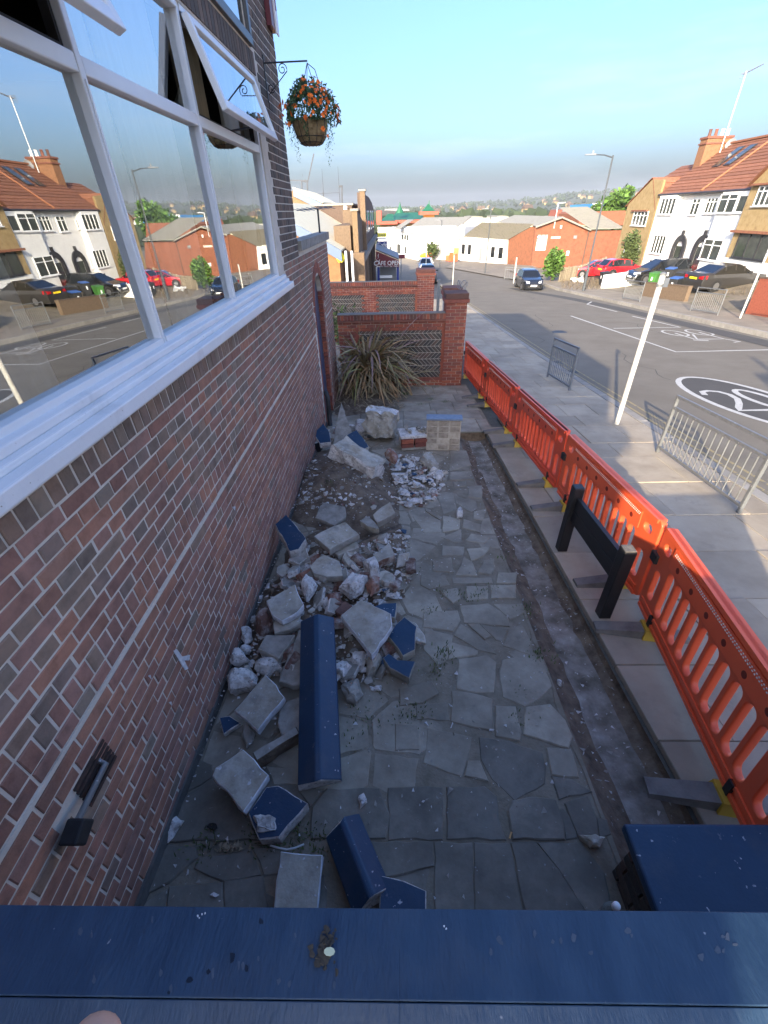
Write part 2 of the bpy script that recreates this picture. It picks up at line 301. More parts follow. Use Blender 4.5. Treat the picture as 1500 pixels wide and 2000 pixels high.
 rooftile=mat('red roof tile', [(0.160,0.060,0.036),(0.216,0.088,0.050),(0.256,0.116,0.064)], .85, 5, .004, 30, .15),
 asbestos=mat('grey corrugated roof', [(.20,.19,.165),(.29,.275,.235),(.24,.235,.18)], .95, 1.5, .003, 20, stretch=(1, 1, 1)),
 creamroof=mat('cream roof', [(.84,.74,.48),(.88,.80,.56)], .8, 2, flecks=(1.6, .70, (.45,.42,.32))),
 fasciablue=mat('blue grey fascia', [(.11,.16,.25)], .5),
 wood_grey=mat('grey fence timber', [(.20,.17,.12),(.30,.25,.18)], .95, 4, var=.2),
 bush=mat('bush leaf', [(.05,.11,.015),(.10,.19,.03)], .7, 8, var=.45),
 cypress=mat('conifer leaf', [(.05,.075,.02),(.09,.12,.035)], .8, 8, var=.4),
 hill=mat('wooded hill', [(0.036,0.048,0.024),(0.060,0.072,0.036),(0.088,0.096,0.048)], 1, .02, 0, detail=9),
 field=mat('valley floor', [(.07,.08,.05),(.12,.12,.09)], 1, .02),
 fartree=mat('far tree', [(.022,.036,.018),(.045,.06,.028)], 1, .3, var=.4),
 green_roof=mat('green glazed roof', [(.015,.10,.05),(.025,.15,.07)], .5, 1.2, stretch=(3, .5, 1)),
 red_trim=mat('red painted trim', [(.42,.07,.04)], .6),
 gold=mat('gold paint', [(.62,.36,.06)], .5),
 maroon=mat('maroon sign', [(.12,.008,.02)], .4),
 signblue=mat('blue sign', [(.012,.03,.20)], .4),
 signyellow=mat('yellow sign', [(.85,.75,.03)], .5),
 white=mat('plain white', [(.8,.8,.8)], .5),
 grey=mat('mid grey', [(.22,.23,.24)], .6),
 greyish=mat('pale lettering', [(.45,.45,.44)], .7),
 car_black=mat('black car paint', [(.010,.011,.013)], .25, spec=.6, coat=1),
 car_grey=mat('dark grey car paint', [(.045,.043,.042)], .3, metal=.3, coat=1),
 car_red=mat('red car paint', [(.50,.012,.02)], .3, coat=1),
 car_silver=mat('silver car paint', [(.42,.43,.44)], .35, metal=.4, coat=1),
 tyre=mat('tyre', [(.015,.015,.015)], .9), rim=mat('wheel rim', [(.35,.35,.36)], .35, metal=.8),
 lamp_red=mat('tail lamp', [(.35,.01,.015)], .2), lamp_clear=mat('headlamp', [(.75,.77,.8)], .12, spec=.9),
 plate_y=mat('yellow plate', [(.85,.62,.02)], .5), bin_green=mat('green bin', [(.045,.16,.03),(.06,.20,.04)], .55, 3),
 bin_black=mat('black bin', [(.02,.021,.023),(.032,.033,.035)], .55, 3), bin_blue=mat('blue lid', [(.03,.10,.32)], .5),
 bluewall=mat('blue cladding', [(.04,.22,.50)], .6), rope=mat('white cord', [(.6,.6,.58)], .8),
 plastic_clear=mat('cloudy clear plastic', [(.55,.6,.58)], .15, trans=.8), crane=mat('crane steel', [(.045,.05,.06)], .6),
)
# ================================================================ NEAR SETTING
def zstrip(X0, X1, Ys, dz=0.0, m=0, mb=None, f=gz):
    mb = mb or MB()
    for a, b in zip(Ys, Ys[1:]):
        mb.quad((X0, a, f(a)+dz), (X1, a, f(a)+dz), (X1, b, f(b)+dz), (X0, b, f(b)+dz), m)
    return mb
def frange(a, b, s):
    n = max(1, round((b-a)/s)); return [a+(b-a)*i/n for i in range(n+1)]
YS = frange(-14, 15, 1)+frange(16, 41, 2.5)+frange(45, 150, 7)
# the wide ground sheet, kept below the surfaces laid on it
gm = MB()
for a, b in zip(YS, YS[1:]):
    for X0, X1, d in ((-500, -1.31, -.05), (-1.31, 1.24, -.32), (1.24, 1.76, -.32), (1.76, 4.95, -.32), (4.95, 14.3, -.25), (14.3, 700, -.3)):
        gm.quad((X0, a, gz(a)+d), (X1, a, gz(a)+d), (X1, b, gz(b)+d), (X0, b, gz(b)+d))
struct('ground', gm, M['farpave'])
struct('road', zstrip(4.97, 14.2, YS), M['asphalt'])
# --- forecourt: dirt bed with york stone laid in it
fore = struct('forecourt', zstrip(-1.29, 1.2, frange(-.6, 10.9, .5), -.009), M['joint'])
fore_sub = MB()
zstrip(1.2, 1.9, frange(7.4, 10.9, .5), -.013, 0, fore_sub)
struct('forecourt_edge', fore_sub, M['joint'])
def poly(pts, org, k): return [(org[0]+x/k, org[1]+y/k) for x, y in pts]
def rough_outline(P, jit, step):
    out = []
    for i, a in enumerate(P):
        b = P[(i+1) % len(P)]; n = max(1, int((b-a).length/step))
        for k in range(n):
            q = a.lerp(b, k/n)
            if k: q = q+Vector((random.uniform(-jit, jit), random.uniform(-jit, jit)))
            out.append(q)
    return out
def inset(P, d):
    c = sum(P, Vector((0, 0)))/len(P); r = []
    for p in P:
        v = p-c; L = v.length or 1; r.append(c+v*max(.2, (L-d)/L))
    return r
def area(P): return .5*sum(a.x*b.y-b.x*a.y for a, b in zip(P, P[1:]+P[:1]))
def stone(P, h, mat_, parent, name='paving_stone', jit=.007, step=.07, f=lambda x, y: gz(y), th=.05, ch=.008):
    P = [Vector((p[0], p[1])) for p in P]
    if area(P) < 0: P.reverse()
    P = rough_outline(P, jit, step); tx, ty = random.uniform(-.012, .012), random.uniform(-.012, .012)
    c = sum(P, Vector((0, 0)))/len(P)
    Z = lambda q, d: (q.x, q.y, f(q.x, q.y)+h+d+tx*(q.x-c.x)+ty*(q.y-c.y))
    q = inset(P, ch); mb = MB(); n = len(P)
    vs = [Z(p, 0) for p in q]+[Z(p, -.007) for p in P]+[Z(p, -th) for p in P]
    fs = [tuple(range(n))]+[(i, n+i, n+(i+1) % n, (i+1) % n) for i in range(n)]+[(n+i, 2*n+i, 2*n+(i+1) % n, n+(i+1) % n) for i in range(n)]
    mb.add(vs, fs); return mb.build(name, mat_, parent)
A_ = ((780, 1150), 2.8846); B_ = ((800, 800), 3.3333); D_ = ((280, 1400), 2.5)
ST = [(A_, p) for p in (
 [(345,95),(500,82),(565,125),(610,165),(620,210),(365,190)], [(530,85),(690,82),(700,130),(625,168)], [(140,125),(325,122),(340,175),(300,238),(135,215)],
 [(348,197),(480,290),(545,365),(440,340),(310,262)], [(385,197),(450,197),(515,262),(480,283)], [(458,202),(612,228),(580,295),(545,285)],
 [(627,228),(690,200),(740,300),(735,368),(587,318)], [(272,292),(440,345),(436,368),(280,393)], [(337,397),(490,372),(545,412),(530,578),(440,580),(325,560)],
 [(582,402),(640,387),(800,402),(858,545),(780,620),(705,658),(585,608),(567,470)], [(297,577),(410,590),(520,622),(515,793),(420,775),(292,743)],
 [(545,662),(655,667),(663,740),(683,800),(678,853),(545,828)], [(718,667),(850,652),(930,740),(970,830),(950,893),(702,818)],
 [(162,782),(405,837),(380,960),(350,1053),(137,978)], [(453,837),(620,862),(800,922),(820,1000),(815,1093),(650,1188),(525,1070),(463,960)],
 [(833,897),(965,902),(1008,1058),(862,1043)], [(862,1057),(960,1072),(1083,1140),(902,1183)], [(270,1117),(480,1117),(545,1172),(555,1300),(598,1408),(272,1408)],
 [(-60,1122),(235,1122),(240,1408),(-60,1413)], [(642,1197),(740,1177),(878,1192),(918,1300),(928,1408),(642,1408),(618,1250)], [(938,1212),(1060,1172),(1108,1290),(1118,1393),(1012,1398)],
 [(905,1245),(925,1240),(985,1310),(1000,1398),(942,1408)], [(-160,1427),(185,1427),(190,1560),(-160,1650)], [(197,1427),(410,1432),(418,1980),(205,1980)], [(424,1432),(620,1432),(735,1980),(428,1980)],
 [(632,1432),(770,1432),(900,1590),(1140,1980),(745,1980)], [(782,1432),(1030,1432),(1150,1600),(1230,1980),(1150,1980),(905,1585)], [(97,652),(270,642),(280,738),(102,733)],
 [(-20,762),(98,772),(110,903),(-20,908)], [(1117,1292),(1170,1302),(1190,1378),(1132,1398)], [(0,565),(180,522),(218,590),(130,640),(5,655)], [(142,222),(300,262),(265,398),(212,428),(137,340)], [(388,972),(450,972),(498,1080),(372,1050)])]
ST += [(B_, p) for p in (
 [(265,268),(368,268),(400,358),(262,398)], [(270,407),(400,402),(412,453),(262,458)], [(387,497),(473,492),(470,578),(382,565)], [(292,562),(430,592),(440,640),(400,663),(302,610)],
 [(217,692),(328,712),(320,778),(217,798)], [(352,712),(463,747),(455,798),(347,768)], [(207,830),(333,777),(335,858),(290,863)], [(402,807),(518,832),(490,868),(367,850)],
 [(422,662),(498,642),(480,718),(417,708)], [(372,907),(528,892),(480,948),(402,983)], [(352,962),(403,987),(438,1078),(302,1078)], [(482,982),(548,967),(553,1030),(530,1068),(447,1058)],
 [(582,1062),(700,1062),(690,1128),(567,1128)], [(277,1092),(528,1092),(538,1128),(287,1128)], [(77,1077),(228,1077),(258,1140),(130,1168),(72,1138)], [(372,1147),(508,1147),(508,1228),(372,1238)],
 [(527,1142),(690,1142),(690,1228),(532,1228)], [(202,1182),(308,1162),(328,1230),(282,1258)], [(102,642),(207,700),(198,718),(107,660)], [(192,587),(288,572),(308,650),(222,678)],
 [(22,692),(108,682),(197,720),(203,798),(92,798)], [(282,472),(368,472),(368,498),(292,503)], [(152,987),(268,962),(288,1058),(152,1048)], [(217,882),(353,892),(343,948),(212,948)])]
ST += [(D_, p) for p in (
 [(150,420),(330,305),(480,470),(560,600),(120,608)], [(120,627),(250,637),(258,688),(130,800),(20,860),(50,700)], [(268,692),(518,642),(570,770),(392,798),(252,740)],
 [(130,832),(380,812),(400,1060),(90,1060)], [(397,802),(580,782),(640,1060),(408,1060)], [(532,642),(690,642),(690,760),(592,770)], [(900,352),(1150,352),(1200,480),(1180,588),(820,595),(830,440)],
 [(150,280),(240,190),(330,235),(330,295),(160,400)], [(-30,940),(118,840),(85,1060),(-60,1060)], [(700,1060),(690,780),(880,780),(900,1060)], [(760,360),(880,352),(815,430)], [(600,240),(760,250),(760,330),(640,330)])]
done = []
for (org, k), p in ST:
    P = [G(x, y) for x, y in poly(p, org, k)]
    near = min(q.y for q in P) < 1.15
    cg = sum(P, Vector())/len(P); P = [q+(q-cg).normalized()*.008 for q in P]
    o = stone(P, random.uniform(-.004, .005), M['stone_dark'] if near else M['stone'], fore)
    c = sum((Vector((q.x, q.y)) for q in P), Vector((0, 0)))/len(P)
    done.append((c, [Vector((q.x, q.y)) for q in P]))
def inside(p, P):
    r = False
    for a, b in zip(P, P[1:]+P[:1]):
        if (a.y > p.y) != (b.y > p.y) and p.x < (b.x-a.x)*(p.y-a.y)/(b.y-a.y)+a.x: r = not r
    return r
def clip(P, a, n):
    out = []
    for i, p in enumerate(P):
        q = P[(i+1) % len(P)]; dp, dq = (p-a).dot(n), (q-a).dot(n)
        if dp <= 0: out.append(p)
        if dp*dq < 0: out.append(p.lerp(q, dp/(dp-dq)))
    return out
def voronoi(seeds, x0, x1, y0, y1):
    for i, s in enumerate(seeds):
        P = [Vector((x0, y0)), Vector((x1, y0)), Vector((x1, y1)), Vector((x0, y1))]
        for j, t in enumerate(seeds):
            if i != j and (s-t).length < 1.6:
                P = clip(P, (s+t)/2, t-s)
                if len(P) < 3: break
        if len(P) >= 3: yield s, P
rs = random.Random(5); seeds = []
while len(seeds) < 165:
    p = Vector((rs.uniform(-1.28, 1.2), rs.uniform(.3, 7.4)))
    if all((p-q).length > .21 for q in seeds): seeds.append(p)
for s, P in voronoi(seeds, -1.28, 1.2, -.1, 7.35):
    P = inset(P, .011)
    cc = sum(P, Vector((0, 0)))/len(P)
    if any(inside(cc, Q) for _, Q in done) or sum(any(inside(p, Q) for _, Q in done) for p in P) > len(P)*.45: continue
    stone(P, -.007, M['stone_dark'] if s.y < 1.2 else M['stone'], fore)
# flags at the far end of the forecourt
y = 7.42
while y < 10.7:
    h = rs.uniform(.55, .8); x = -1.28
    while x < 1.86:
        w = min(rs.uniform(.5, .95), 1.88-x)
        if w > .12: stone([(x+.006, y+.006), (x+w-.006, y+.006), (x+w-.006, min(10.85, y+h)-.006), (x+.006, min(10.85, y+h)-.006)], 0, M['stone'], fore, jit=.003)
        x += w
    y += h
# --- trench where the front wall stood
tr = MB()
ys = frange(-.4, 7.38, .12)
xl = [1.19+.05*noise.noise((0, y*2.2, 3))+.03*noise.noise((4, y*7, 3)) for y in ys]
xr = [1.74+.02*noise.noise((9, y*3, 1)) for y in ys]
for i in range(len(ys)-1):
    a, b = ys[i], ys[i+1]; prev = None
    def ring(k):
        y = ys[k]; z = gz(y); l, r = xl[k], xr[k]; e = lambda q: .03*noise.noise((q*5, y*6, 7))
        return [(l-.02, y, z-.005), (l+.05+e(1), y, z-.07), (l+.13+e(2), y, z-.14+e(4)), (l+.22, y, z-.175+e(3)*.5), (l+.36, y, z-.185+e(6)*.5), (r-.09+e(5), y, z-.17+e(8)*.5), (r-.02+e(9)*.5, y, z-.13), (r+.03, y, z-.02)]
    r0, r1 = ring(i), ring(i+1)
    for k in range(7): tr.quad(r0[k], r0[k+1], r1[k+1], r1[k], 0 if k in (3, 4) else 1)
tr.quad((1.1, 7.38, gz(7.38)-.2), (1.8, 7.38, gz(7.38)-.2), (1.8, 7.38, gz(7.38)-.02), (1.1, 7.38, gz(7.38)-.02), 1)
sangle(struct('trench', tr, [M['trench'], M['soil']]), 60)
# --- near pavement: big staggered slabs, kerb stones, yellow lines
pv = struct('pavement', zstrip(1.72, 4.78, frange(-6, 30, 1), -.052), M['pave_joint'])
slabs = 0; y = -2.0; row = 0; rest = MB()
while y < 34:
    h = rs.choice((.6, .62, .75, .9)); x = 1.74+(0 if row % 2 else -.0); first = True
    while x < 4.77:
        w = rs.uniform(.35, .7) if (first and row % 2) else rs.choice((.62, .76, .91, .91)); first = False
        if 4.77-(x+w) < .25: w = 4.77-x
        P = [(x+.004, y+.004), (x+w-.004, y+.004), (x+w-.004, y+h-.004), (x+.004, y+h-.004)]
        if y < 7.4 or x > 1.8:
            if slabs < 290 and y < 26: stone(P, rs.uniform(-.003, .003), M['pave'], pv, 'paving_slab', .0015, .4, ch=.006); slabs += 1
            else: rest.prism([(a, b, gz(b)) for a, b in P], [(a, b, gz(b)-.05) for a, b in P])
        x += w
    y += h; row += 1
tag(rest.build('paving_slabs', M['pave'], pv), kind='stuff')
kb = struct('kerb', zstrip(4.78, 4.96, frange(-6, 52, 2), -.06), M['pave_joint'])
y = -3.0; far = MB()
while y < 52:
    P = [(4.785, y+.004), (4.955, y+.004), (4.955, y+.9), (4.785, y+.9)]
    if y < 30: stone(P, 0, M['kerb'], kb, 'kerb_stone', .002, .5, ch=.012, th=.1)
    else: far.prism([(a, b, gz(b)+.004) for a, b in P], [(a, b, gz(b)-.09) for a, b in P])
    y += .905
tag(far.build('kerb_stones', M['kerb'], kb), kind='stuff')
# the road lies a kerb height below the pavement
for o in list(C.objects):
    if o.name == 'road': o.location.z -= .09
RD = -.09
ln = MB()
for x in (5.14, 5.33): zstrip(x, x+.055, frange(-6, 40, 1), RD+.004, 0, ln)
struct('yellow_lines', ln, M['yellowpaint'])
def paint(mb, pts, w, closed=False, d=.004):
    pts = [Vector(p) for p in pts]; n = len(pts)
    for i in range(n if closed else n-1):
        a, b = pts[i], pts[(i+1) % n]; t = (b-a).normalized()
        pa = pts[i-1] if (closed or i) else a-t; pb = pts[(i+2) % n] if (closed or i < n-2) else b+t
        na = ((a-pa).normalized()+t).normalized(); nb = (t+(pb-b).normalized()).normalized()
        na = Vector((-na.y, na.x))*w/2; nb = Vector((-nb.y, nb.x))*w/2
        mb.add([(p.x, p.y, gz(p.y)+RD+d) for p in (a-na, b-nb, b+nb, a+na)], [(0, 1, 2, 3)])
mk = MB()
paint(mk, [(9.5, 24.6), (9.59, 15.03), (12.63, 15.07), (16, 15.1)], .12)
paint(mk, [(9.8, 20.22), (12.66, 20.15), (12.43, 24.0)], .12); paint(mk, [(13.3, 31.4), (12.42, 29.9), (12.51, 25.92)], .11)
struct('bay_markings', mk, M['roadpaint'])
# 20 roundel
rn = MB(); rc = Vector((7.97, 9.4))
paint(rn, [(rc.x+.9*math.cos(t*math.pi/24), rc.y+2.15*math.sin(t*math.pi/24)) for t in range(48)], .13, True)
zero = [(8.33+.27*math.cos(t*math.pi/12), 9.42+.82*math.sin(t*math.pi/12)) for t in range(24)]; paint(rn, zero, .13, True)
two = [(7.32, 9.85), (7.42, 10.12), (7.6, 10.2), (7.8, 10.1), (7.88, 9.85), (7.82, 9.5), (7.62, 9.15), (7.4, 8.85), (7.3, 8.66), (7.95, 8.66)]; paint(rn, two, .13)
struct('speed_roundel', rn, M['roadpaint'])
rnb = MB(); rnb.add([(rc.x+.86*math.cos(t*math.pi/24), rc.y+2.08*math.sin(t*math.pi/24), 0) for t in range(48)], [tuple(range(48))])
rnb.v = [(x, y, gz(y)+RD+.002) for x, y, z in rnb.v]; struct('roundel_patch', rnb, M['asphalt_new'])
bk = MB()
def ell(c, a, b, n=20, th=0): return [(c[0]+a*math.cos(2*math.pi*t/n)*math.cos(th)-b*math.sin(2*math.pi*t/n)*math.sin(th), c[1]+a*math.cos(2*math.pi*t/n)*math.sin(th)+b*math.sin(2*math.pi*t/n)*math.cos(th)) for t in range(n)]
paint(bk, ell((12.62, 18.75), .36, .72), .09, True); paint(bk, ell((11.62, 18.7), .36, .72), .09, True)
paint(bk, [(11.62, 18.7), (11.55, 17.3), (12.62, 17.2), (12.62, 18.75)], .09); paint(bk, [(12.1, 18.3), (11.62, 17.2), (12.62, 17.2), (12.8, 16.6), (12.5, 16.5)], .09); paint(bk, [(11.4, 17.1), (11.85, 16.9)], .12)
struct('cycle_symbol', bk, M['roadpaint'])
pt = MB(); zz = [(10.52, 43.4), (11.3, 39.5), (12.1, 35.4), (12.55, 31), (12.76, 27.1), (12.9, 22), (13.0, 14), (13.0, 4)]
for (xa, ya), (xb, yb) in zip(zz, zz[1:]): pt.add([(xa, ya, gz(ya)+RD+.002), (xa+.9, ya, gz(ya)+RD+.002), (xb+.9, yb, gz(yb)+RD+.002), (xb, yb, gz(yb)+RD+.002)], [(0, 1, 2, 3)])
struct('road_patch', pt, M['asphalt_new'])

gr8 = thing('gully_grate', 'dark iron drain grate in the gutter by the double yellow lines', 'drain', (5.1, 13.6, gz(13.6)-.09))
for k in range(6): MB().bb(-.16+k*.06, -.125+k*.06, -.22, .22, -.004, .008).build('bar', M['iron'], gr8, False)
MB().bb(-.2, .2, -.25, .25, -.02, .004).build('frame', M['iron'], gr8, False)
gr9 = copy_tree(gr8); gr9.location = (5.1, 12.3, gz(12.3)-.09); gr9['label'] = 'second iron drain grate in the gutter, nearer the dark grey guard rail'
mh = MB(); mh.lathe([(.001, .012), (.30, .012), (.32, .004)], (7.2, 19.5, gz(19.5)-.09), 24); one('manhole_cover', mh, M['iron'], 'round iron manhole cover in the near lane of the road', 'manhole')
tarm = MB(); q_ = random.Random(4)
for k in range(9):
    x, y = q_.uniform(5.6, 13), q_.uniform(8, 40); pts = [(x, y)]
    for j in range(9): pts.append((pts[-1][0]+q_.gauss(0, .16), pts[-1][1]+q_.uniform(.2, .7)))
    paint(tarm, pts, .025, False, .003)
struct('road_cracks', tarm, M['asphalt_new'])
# ================================================================ THE PUB
DX = -1.3
pub = thing('pub_building', 'dark red brick pub with white framed window band and lower wing on the left', 'building', (DX, 3, gz(3)))
def wallpanel(mb, y0, y1, z0, z1, x=DX-.005, t=.2): mb.bb(x-t, x, y0, y1, z0, z1)
wb = MB(); TOP = 2.9
wallpanel(wb, -4.2, 1.16, -4.2, TOP); wallpanel(wb, 1.16, 5.72, -4.2, -.66); wallpanel(wb, 1.16, 5.72, 1.1, 1.3); wallpanel(wb, 5.72, 7.05, -4.2, TOP)
wallpanel(wb, 1.16, 4.2, 1.3, TOP); wallpanel(wb, 4.2, 5.72, 2.6, TOP)
wb.bb(-9, -1.52, -4.2, -4.0, -2.2, TOP); wb.bb(-9, -1.52, 6.85, 7.045, -4.2, TOP); wb.bb(-9.2, -9, -4.2, 7.04, -4, TOP); wb.bb(-9, -1.3, -4.2, 7.05, TOP+.001, TOP+.12)
wb.build('wall', M['mortar'], pub)
rm = MB(); rm.bb(-6, -1.53, .9, 6.0, -1.6, -1.5); rm.bb(-6, -1.53, .9, 6.0, 1.16, 1.22); rm.bb(-6.1, -6, .9, 6.0, -1.5, 1.16); rm.bb(-6, -1.53, .8, .9, -1.5, 1.16); rm.bb(-6, -1.53, 6.0, 6.1, -1.5, 1.16); rm.bb(-2.2, -1.53, 4, 5.9, 1.35, 2.7)
rm.build('room', M['room'], pub)
# bricks
def brickmesh(name, L, H, mat_, D=.05):
    mb = MB(); c = .004; l, h = L/2, H/2
    o = [(-l, -h), (l, -h), (l, h), (-l, h)]; i = [(-l+c, -h+c), (l-c, -h+c), (l-c, h-c), (-l+c, h-c)]
    mb.add([(-D, y, z) for y, z in o]+[(-c*.8, y, z) for y, z in o]+[(0, y, z) for y, z in i], [(8, 9, 10, 11)]+[(4+k, 4+(k+1) % 4, 8+(k+1) % 4, 8+k) for k in range(4)]+[(k, (k+1) % 4, 4+(k+1) % 4, 4+k) for k in range(4)])
    return mb.mesh(name, mat_)
SL, HL, J = .245, .1225, .011
rows = []      # z top, height, kind
z = -.80; rows.append((z, .105, 'row')); z -= .105
for k in range(8): rows.append((z, .0755, 's' if k % 2 == 0 else 'h')); z -= .0755
rows.append((z, .108, 'row')); z -= .108; rows.append((z, .0755, 'h')); z -= .0755+.028
k = 0
while z > -3.75: rows.append((z, .0755, 's' if k % 2 == 0 else 'h')); z -= .0755; k += 1
up = -.80; k = 1
while up < TOP-.05: up += .0755; rows.append((up, .0755, 's' if k % 2 else 'h')); k += 1
meshes = {}
def bm_(L, H, key):
    q = (round(L, 3), round(H, 3), key)
    if q not in meshes: meshes[q] = brickmesh('brick_shape', L-J, H-J, M[key])
    return meshes[q]
DOOR = (8.0, 9.05, -1.38)       # arch: y0, y1, springing height
def in_door(y, z, g=0):
    y0, y1, zs = DOOR; c = (y0+y1)/2; r = (y1-y0)/2+g
    return (abs(y-c) < r and z < zs) or (math.hypot(y-c, (z-zs)) < r)
cand = []
for zt, h, kind in rows:
    L = {'s': SL, 'h': HL, 'row': .0817}[kind]
    y = .2-(SL*.25 if kind == 's' else 0)
    yend = 7.05 if zt > -.43 else 10.3
    while y < yend:
        l = min(L, yend-y); yc = y+l/2; zc = zt-h/2; y += L
        if l < .04 or zc+h/2 < gz(yc)-.02: continue
        if 1.02 < yc < 5.9 and -.80 < zc < 1.12: continue
        if 1.16 < yc < 5.95 and 1.1 < zc < 1.32: continue
        if 4.2-.1 < yc < 5.86 and 1.25 < zc < 2.7: continue
        if .73 < yc < .97 and -2.06 < zc < -1.86: continue
        if in_door(yc, zc, .16): continue
        if zt > -.43 and yc > 5.9: key = 'brick_dark'
        elif zt > -.45 and yc <= 5.9: key = 'brick_dark'
        elif yc > 7.6 and zc > -1.4: key = 'brick_red' if random.random() < .7 else 'brick_grey'
        elif kind == 'row' and zt > -1: key = 'brick_grey'
        elif zt > -1.55: key = ('brick_grey' if random.random() < .62 else 'brick_red') if kind == 'h' else ('brick_red' if random.random() < .75 else 'brick_grey')
        else: key = 'brick_red' if random.random() < .93 else 'brick_grey'
        cand.append((yc, zc, l, h, key))
def shown(yc, zc):
    c = RW.transposed() @ Vector((DX, yc, zc))
    if c.z > -.1: return 0
    x, yy = 750-FPX*c.x/c.z, 1000+FPX*c.y/c.z
    return 1/(c.z*c.z) if (-10 < x < 1510 and 0 < yy < 1775) else 0
cand.sort(key=lambda q: -shown(q[0], q[1])*q[2])
Pinv = wm(pub).inverted(); bulk = {}
for i, (yc, zc, l, h, key) in enumerate(cand):
    dx = random.uniform(-.0025, .0025)
    if i < 300:
        p = Pinv @ Vector((DX+dx, yc, zc)); link('brick', bm_(l, h, key), pub, p+Vector((0, random.uniform(-.002, .002), random.uniform(-.0015, .0015))), (random.uniform(-.010, .010), random.uniform(-.006, .006), random.uniform(-.006, .006)))
    else:
        mb = bulk.setdefault(key, MB()); me = bm_(l, h, key)
        mb.add([(v.co.x+DX+dx, v.co.y+yc, v.co.z+zc) for v in me.vertices], [tuple(p.vertices) for p in me.polygons])
for key, mb in bulk.items(): tag(mb.build('brickwork', M[key], pub), kind='stuff')
# string course, lintel, coping of the wing
for ya_, yb_ in ((.2, DOOR[0]-.09), (DOOR[1]+.09, 10.3)): MB().bb(DX-.05, DX+.001, ya_, yb_, -1.7155, -1.694).build('string_course', M['mortar'], pub)
for k in range(56):
    y0 = 1.2+k*.0835
    if k % 1 == 0: MB().bb(DX-.05, DX+.004, y0, y0+.074, 1.115, 1.275).build('lintel_brick', M['brick_dark'], pub)
cp = MB(); cp.prism([(DX-.14, 7.06, -.30), (DX+.05, 7.06, -.31), (DX+.05, 10.34, -.31), (DX-.14, 10.34, -.30)], [(DX-.14, 7.06, -.43), (DX+.05, 7.06, -.43), (DX+.05, 10.34, -.43), (DX-.14, 10.34, -.43)])
cp.build('coping', M['slabdark'], pub)
wg = MB(); wg.bb(DX-.25, DX-.005, 7.05, DOOR[0], -4.2, -.43); wg.bb(DX-.25, DX-.005, DOOR[1], 10.3, -4.2, -.43); wg.bb(DX-.25, DX-.005, DOOR[0], DOOR[1], -.9, -.43)
y0, y1, zs = DOOR; c = (y0+y1)/2; r = (y1-y0)/2
for k in range(12):
    a, b = math.pi*k/12, math.pi*(k+1)/12
    p = [(c+r*math.cos(a), zs+r*math.sin(a)), (c+r*math.cos(b), zs+r*math.sin(b))]
    wg.hexa([(DX-.25, p[0][0], p[0][1]), (DX-.012, p[0][0], p[0][1]), (DX-.012, p[1][0], p[1][1]), (DX-.25, p[1][0], p[1][1]), (DX-.25, p[0][0], -.89), (DX-.012, p[0][0], -.89), (DX-.012, p[1][0], -.89), (DX-.25, p[1][0], -.89)])
wg.bb(-6, DX-.25, 10.1, 10.29, -4.2, -.6); wg.bb(-6, DX-.25, 7.06, 10.1, -.75, -.62)
wg.build('wing_wall', M['mortar'], pub)
for ringno, (ra, rb) in enumerate(((r+.004, r+.085), (r+.09, r+.17))):
    for k in range(22):
        a, b = math.pi*(k+.06)/22, math.pi*(k+.94)/22
        q = [(c+R_*math.cos(t), zs+R_*math.sin(t)) for R_, t in ((ra, a), (rb, a), (rb, b), (ra, b))]
        MB().hexa([(DX-.06, *p) for p in q]+[(DX+.004+.004*ringno, *p) for p in q]).build('arch_brick', M['brick_bright'], pub)
jb = MB()
for yy in (DOOR[0]-.085, DOOR[1]+.0):
    zq = zs-.003
    while zq > gz(8.5): jb.bb(DX-.05, DX+.002, yy+.003, yy+.082, zq-.065, zq); zq -= .0755
tag(jb.build('jamb_bricks', M['brick_bright'], pub), kind='stuff')
dm = mat('blue grey door', [(.05, .065, .12), (.07, .085, .14)], .5)
dr = MB(); dr.bb(DX-.13, DX-.10, y0+.03, y1-.03, gz(8.5)-.02, -.9)
do = dr.build('door', dm, pub)
ts = MB()
MB().bb(DX-.10, DX-.008, y0+.002, y0+.035, -4, zs).build('door_jamb', dm, pub)
for k in range(34): ts.bb(DX-.095, DX-.008, y1-.04, y1-.002, zs+.25-k*.0755-.065, zs+.25-k*.0755)
ts.build('reveal_bricks', M['brick_bright'], pub)
pl_ = MB()
for yy in frange(.2, 7.9, .35)[:-1]: pl_.hexa([(DX-.01, yy, gz(yy)-.1), (DX+.016, yy, gz(yy)-.1), (DX+.016, yy+.35, gz(yy+.35)-.1), (DX-.01, yy+.35, gz(yy+.35)-.1), (DX-.01, yy, gz(yy)+.075), (DX+.012, yy, gz(yy)+.07), (DX+.012, yy+.35, gz(yy+.35)+.07), (DX-.01, yy+.35, gz(yy+.35)+.075)])
pl_.build('plinth', mat('dark cement plinth', [(.07,.066,.06),(.12,.11,.10)], .95, 12, .004, 60), pub)
for pix in ([(339,1271),(346,1268),(358,1285),(368,1306),(362,1309),(352,1292)], [(352,1283),(372,1279),(369,1290),(358,1290)], [(330,1372),(335,1370),(336,1378)], [(455,990),(460,989),(459,997)], [(290,1320),(294,1318),(296,1326)]):
    P = [atX(x, y, DX+.0045) for x, y in pix]; MB().prism(P[::-1], [p-Vector((.006, 0, 0)) for p in P[::-1]]).build('plaster_splash', M['edge_white'], pub)
